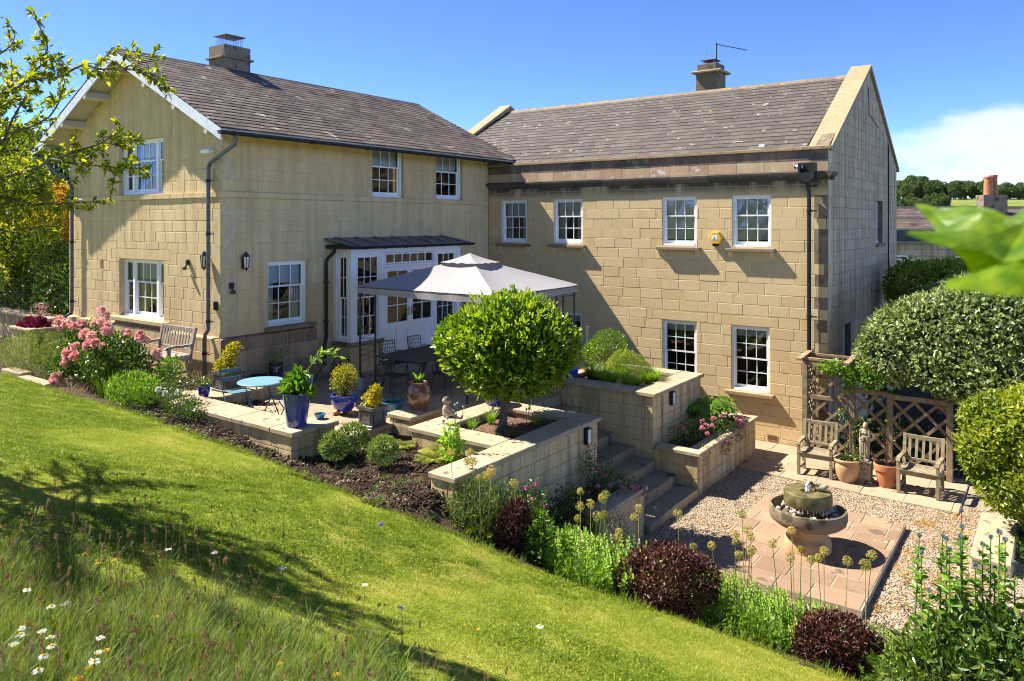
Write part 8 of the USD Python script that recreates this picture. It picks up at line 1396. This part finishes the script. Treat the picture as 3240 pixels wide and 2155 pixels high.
mp = [(merge(patch(34, .16, .26, .0050, .9, (.0, .85), 4), patch(24, .16, .14, .006, 1.0, (.0, .6), 3)), M['tall_grass']), (merge(patch(26, .16, .36, .0042, .8, (.3, 1.1), 4), patch(24, .16, .16, .006, 1.1, (.1, .7), 3)), M['tall_grass']), (merge(patch(30, .16, .20, .0075, 1.0, (.0, .55), 3), clover(40, .16), leaves(np.c_[rL.uniform(-.08, .08, (10, 2)), np.full(10, .02)], rL.normal(size=(10, 3)) * [1, 1, .3] + [0, 0, .9], rL.normal(size=(10, 3)), rL.uniform(.10, .22, 10), .022, rL.uniform(.3, .8, 10), True, .2)), M['tall_grass'])]
instancer('meadow_grass', 'long uncut meadow grass in the lower left foreground', 'grass', mp, M3, rL.integers(0, 3, len(M3)), rL.uniform(0, 6.28, len(M3)), rL.uniform(.4, 1.0, len(M3)) * (.75 + .5 * meshkit.noise(np.c_[M3[:, :2] * 2.3, 0 * M3[:, 0]])))
def seed_stalk(h, head, kind):
    b = MB(); a = rL.uniform(0, 6.28); le = rL.uniform(.05, .3) * h; pts = np.array([[le * t ** 1.8 * math.cos(a), le * t ** 1.8 * math.sin(a), h * t] for t in np.linspace(0, 1, 6)]); b.tube(pts, [.0017, .0016, .0014, .0012, .001, .001], 4); v, f = b.arr(); st = (v, f, np.full(len(v), .75)); top_ = pts[-1]; d = unit(pts[-1] - pts[-2])
    if kind == 0: m = 60; ts = rL.uniform(0, 1, m); sd = rL.normal(size=(m, 3)); L = leaves(top_ + d * (ts * head)[:, None], unit(sd) * .8 + d, rL.normal(size=(m, 3)), .012, .004, rL.uniform(.2, .8, m), False, .1)
    elif kind == 1: m = 46; ts = rL.uniform(0, 1, m); sd = rL.normal(size=(m, 3)); L = leaves(top_ - d * (ts * head)[:, None], unit(sd) * .35 + d * .9, rL.normal(size=(m, 3)), .03, .0035, rL.uniform(.5, 1, m), False, .1)
    else: m = 26; L = leaves(top_ + rL.normal(size=(m, 3)) * .006, rL.normal(size=(m, 3)) + d, rL.normal(size=(m, 3)), .013, .008, rL.uniform(.0, .5, m), False, .1)
    return merge(st, L)
sp_ = [(seed_stalk(rL.uniform(.32, .55), rL.uniform(.03, .07), k % 3), M['seed']) for k in range(9)]
Sx = rL.uniform(5, 14.5, 9000); Sy = rL.uniform(-9, -2.6, 9000); wgt = meadow_w(Sx, Sy) * .8 + .55 + (meshkit.noise(np.c_[Sx * 1.2, Sy * 1.2, 5 + 0 * Sx]) - .5) * .8; keep = rL.uniform(size=len(Sx)) < np.clip(wgt, 0, 1) * .42; S3 = np.c_[Sx, Sy, ground(Sx, Sy)][keep]; S3 = S3[visible(S3)]; S3 = S3[np.linalg.norm(S3 - CAM, axis=1) > 2.2]
instancer('seeding_grass', 'brown and straw seed heads standing above the meadow grass', 'grass', sp_, S3, rL.integers(0, 9, len(S3)), rL.uniform(0, 6.28, len(S3)), rL.uniform(.6, 1.15, len(S3)))
# daisies, hawkbits, a scabious
def daisy_kind(name, n, L, W, mat_, disc_r, disc_m, droop, stem_h, layers=1):
    kp = klass(name); b = MB(); b.tube([(0, 0, -stem_h), (.01, 0, -stem_h * .5), (0, 0, -.004)], [.0022, .002, .0016], 5); part(kp, 'stem', b, M['green_stem']); LL = []
    for l in range(layers): a = np.arange(n) * 2 * PI / n + l * .15; LL.append(leaves(np.stack([disc_r * .7 * np.cos(a), disc_r * .7 * np.sin(a), 0 * a + .001 * l], 1), np.stack([np.cos(a), np.sin(a), rL.normal(droop + .25 * l, .16, n)], 1), np.repeat([[0, 0, 1.]], n, 0) + rL.normal(0, .15, (n, 3)), L * rL.uniform(.8, 1.1, n) * (1 - .25 * l), W, rL.uniform(0, 1, n), True, .08))
    fpart(kp, 'petals', merge(*LL), mat_)
    if disc_m is not None: m = trimesh.creation.icosphere(1, 1); part(kp, 'disc', (np.array(m.vertices) * [disc_r, disc_r, disc_r * .5] + [0, 0, .002], m.faces), disc_m, True)
    return kp
KD1 = [daisy_kind('ox_eye_daisy', 17, .021, .0068, M['petal_white'], .0075, M['petal_yellow'], -.05, .32), daisy_kind('ox_eye_daisy_open', 15, .022, .0075, M['petal_white'], .008, M['petal_yellow'], -.45, .32), daisy_kind('ox_eye_daisy_up', 18, .019, .0065, M['petal_white'], .0075, M['petal_yellow'], .45, .32)]
KH = daisy_kind('hawkbit', 22, .017, .0042, M['petal_yellow'], .004, None, .1, .28, 3)
DA = [(8.68,-7.03,.96),(8.94,-7.00,.93),(8.95,-6.92,.90),(9.26,-7.28,1.01),(9.34,-7.32,1.02),(9.35,-7.22,.99),(9.43,-7.21,.98),(9.54,-7.25,.99),(9.49,-7.41,1.04),(9.51,-6.99,.91),(9.66,-7.34,1.02),(9.72,-7.10,.94),(9.81,-7.16,.96),(9.82,-7.43,1.04),(8.45,-5.6,.62),(8.3,-5.9,.72),(8.9,-5.3,.52),(9.4,-4.9,.36),(9.9,-5.0,.38),(10.6,-4.2,.12)]
DO = ordinals(DA[:14]) + ordinals(DA[14:])
for i, (x, y, z) in enumerate(DA): put(KD1[i % 3], 'oxeye_daisy', DO[i] + (' of the white daisies in the long grass at lower left' if i < 14 else ' of the white daisies scattered along the far edge of the long grass'), 'daisy', (x, y, max(z, float(ground(x, y)) + .14)), float(rL.uniform(0, 360)), ['daisies at lower left', 'daisies at the meadow edge'][i > 13], float(rL.uniform(1.05, 1.4)))
HA_ = [(9.61,-7.00,.88),(9.79,-7.18,.93),(9.90,-7.28,.96),(9.20,-6.49,.72),(8.21,-6.38,.76),(7.99,-6.37,.77),(7.94,-5.87,.63),(8.16,-6.23,.72),(10.13,-6.25,.63),(10.38,-6.04,.55),(10.18,-4.44,.06),(10.00,-5.10,.26)]
HO_ = ordinals(HA_)
for i, (x, y, z) in enumerate(HA_): put(KH, 'hawkbit', HO_[i] + ' of the yellow dandelion-like flowers in the long grass', 'wild flower', (x, y, max(z, float(ground(x, y)) + .1)), float(rL.uniform(0, 360)), 'yellow flowers in the meadow grass', float(rL.uniform(1.0, 1.4)))
t = thing('scabious', 'single lilac scabious on a thin stem above the lawn', 'wild flower', (8.44, -3.95, -.19)); b = MB(); b.tube([(0, 0, 0), (.05, .03, .25), (.09, .07, .50)], .002, 5); part(t, 'stem', b, M['green_stem']); m = 60; d = unit(rL.normal(size=(m, 3)) * [1, 1, .6] + [0, 0, .5]); fpart(t, 'petals', leaves(np.array([.09, .07, .50]) + d * .006, d, rL.normal(size=(m, 3)) + [0, 0, 1], .024, .012, rL.uniform(0, 1, m), True, .1), M['petal_lilac'])
# fallen leaves on the gravel at right
lfp = [(leaves(np.c_[rL.uniform(-.15, .15, (26, 2)), rL.uniform(.005, .02, 26)], rL.normal(size=(26, 3)) * [1, 1, .15], rL.normal(size=(26, 3)) * .35 + [0, 0, 1], rL.uniform(.03, .06, 26), .02, rL.uniform(0, 1, 26), False, .2), M['lf_orange']) for _ in range(2)]
Fx = rL.normal(12.2, .55, 60); Fy = rL.uniform(2.2, 6.4, 60) + (Fx - 12.2); okf = (Fx > 11.85) & (Fx < 13.4) & (Fy < 6.5); F3 = np.c_[Fx, Fy, -1.945 + 0 * Fx][okf]
instancer('fallen_leaves', 'dry orange-brown leaves scattered over the gravel at right', 'leaves', lfp, F3, rL.integers(0, 2, len(F3)), rL.uniform(0, 6.28, len(F3)), rL.uniform(.7, 1.2, len(F3)))
# clumps of weeds on the dark soil
wp = [(merge(patch(14, .12, .05, .01, 1.2, (.1, .6), 2), clover(30, .14)), M['lf_bright']), (clover(45, .16), M['lf_bright']), (patch(12, .1, .09, .012, 1.1, (.2, .7), 2), M['lf_rose'])]
Wx = rL.uniform(.6, 8.5, 420); Wy = edge_y(Wx) + rL.uniform(.02, 2.2, 420) ** 1; kp_ = (Wy < 0) & (rL.uniform(size=420) < .35); W3_ = np.c_[Wx, Wy, soil_z(Wx, Wy) + .002][kp_]
instancer('soil_weeds', 'small seedling weeds dotted over the dark soil', 'weeds', wp, W3_, rL.integers(0, 3, len(W3_)), rL.uniform(0, 6.28, len(W3_)), rL.uniform(.6, 1.3, len(W3_)))
ico0 = trimesh.creation.icosphere(0, 1.0)
def stones(n, S, r0, r1, flat=.6):
    V, F, T_ = [], [], []; k = 0
    for i in range(n): r_ = rL.uniform(r0, r1); v = np.array(ico0.vertices) * [r_, r_ * rL.uniform(.6, 1), r_ * flat * rL.uniform(.7, 1.2)] ; a = rL.uniform(0, 6.28); v = v @ np.array([[math.cos(a), -math.sin(a), 0], [math.sin(a), math.cos(a), 0], [0, 0, 1]]); V.append(v + [*rL.uniform(-S / 2, S / 2, 2), rL.uniform(-.2, .6) * r_]); F.append(ico0.faces + k); k += 12; T_.append(np.full(12, rL.uniform(0, 1)))
    return np.vstack(V), np.vstack(F), np.concatenate(T_)
gp = [(stones(150, .30, .007, .016), M['gravel']) for _ in range(3)]
Gx, Gy = np.meshgrid(np.arange(7.5, 14.2, .2), np.arange(-.2, 7.0, .2)); q = np.c_[Gx.ravel(), Gy.ravel()] + rL.uniform(-.05, .05, (Gx.size, 2)); inside = (q[:, 0] > 9.5) & (q[:, 0] < 11.7) & (q[:, 1] > 1.65) & (q[:, 1] < 5.1); ok = ~inside & ~((q[:, 0] < 8.45) & (q[:, 1] > .5)) & ~((q[:, 0] < 8.5) & (q[:, 1] > 2)) & ~((q[:, 1] > 6.55) & (q[:, 0] < 12.5)) & (q[:, 1] > edge_y(q[:, 0]) + np.where(q[:, 0] > 9, 1.2, 2.2)); q = q[ok]
instancer('gravel_stones', 'pale tan gravel chippings of the courtyard', 'gravel', gp, np.c_[q, -1.948 + bumps(q[:, 0], q[:, 1], .03, 2.0)], rL.integers(0, 3, len(q)), rL.uniform(0, 6.28, len(q)), rL.uniform(.9, 1.2, len(q)))
def soil_stones(n, S): return stones(n, S, .004, .016, .7)
cp = [(soil_stones(26, .28), M['gravel']) for _ in range(3)]; clod = [(stones(34, .28, .008, .028, .7), M['soil']) for _ in range(3)]
Cx = rL.uniform(.8, 7.2, 900); Cy = edge_y(Cx) + rL.uniform(.05, 2.4, 900); k_ = Cy < .02; C3 = np.c_[Cx, Cy, soil_z(Cx, Cy)][k_]
instancer('soil_clods', 'lumps of dark earth on the border soil', 'soil', clod, C3, rL.integers(0, 3, len(C3)), rL.uniform(0, 6.28, len(C3)), rL.uniform(.7, 1.3, len(C3)))
instancer('soil_stones', 'small pale stones scattered over the border soil', 'stones', cp, C3[::5] + [0.1, .05, .0], rL.integers(0, 3, len(C3[::5])), rL.uniform(0, 6.28, len(C3[::5])), rL.uniform(.7, 1.3, len(C3[::5])))
Bx = rL.uniform(-2.4, .6, 90); By = rL.uniform(-1.5, -.12, 90); instancer('bench_gravel', 'rounded gravel around the feet of the teak bench', 'gravel', gp, np.c_[Bx, By, ground(Bx, By) - .012], rL.integers(0, 3, 90), rL.uniform(0, 6.28, 90), rL.uniform(.9, 1.5, 90))
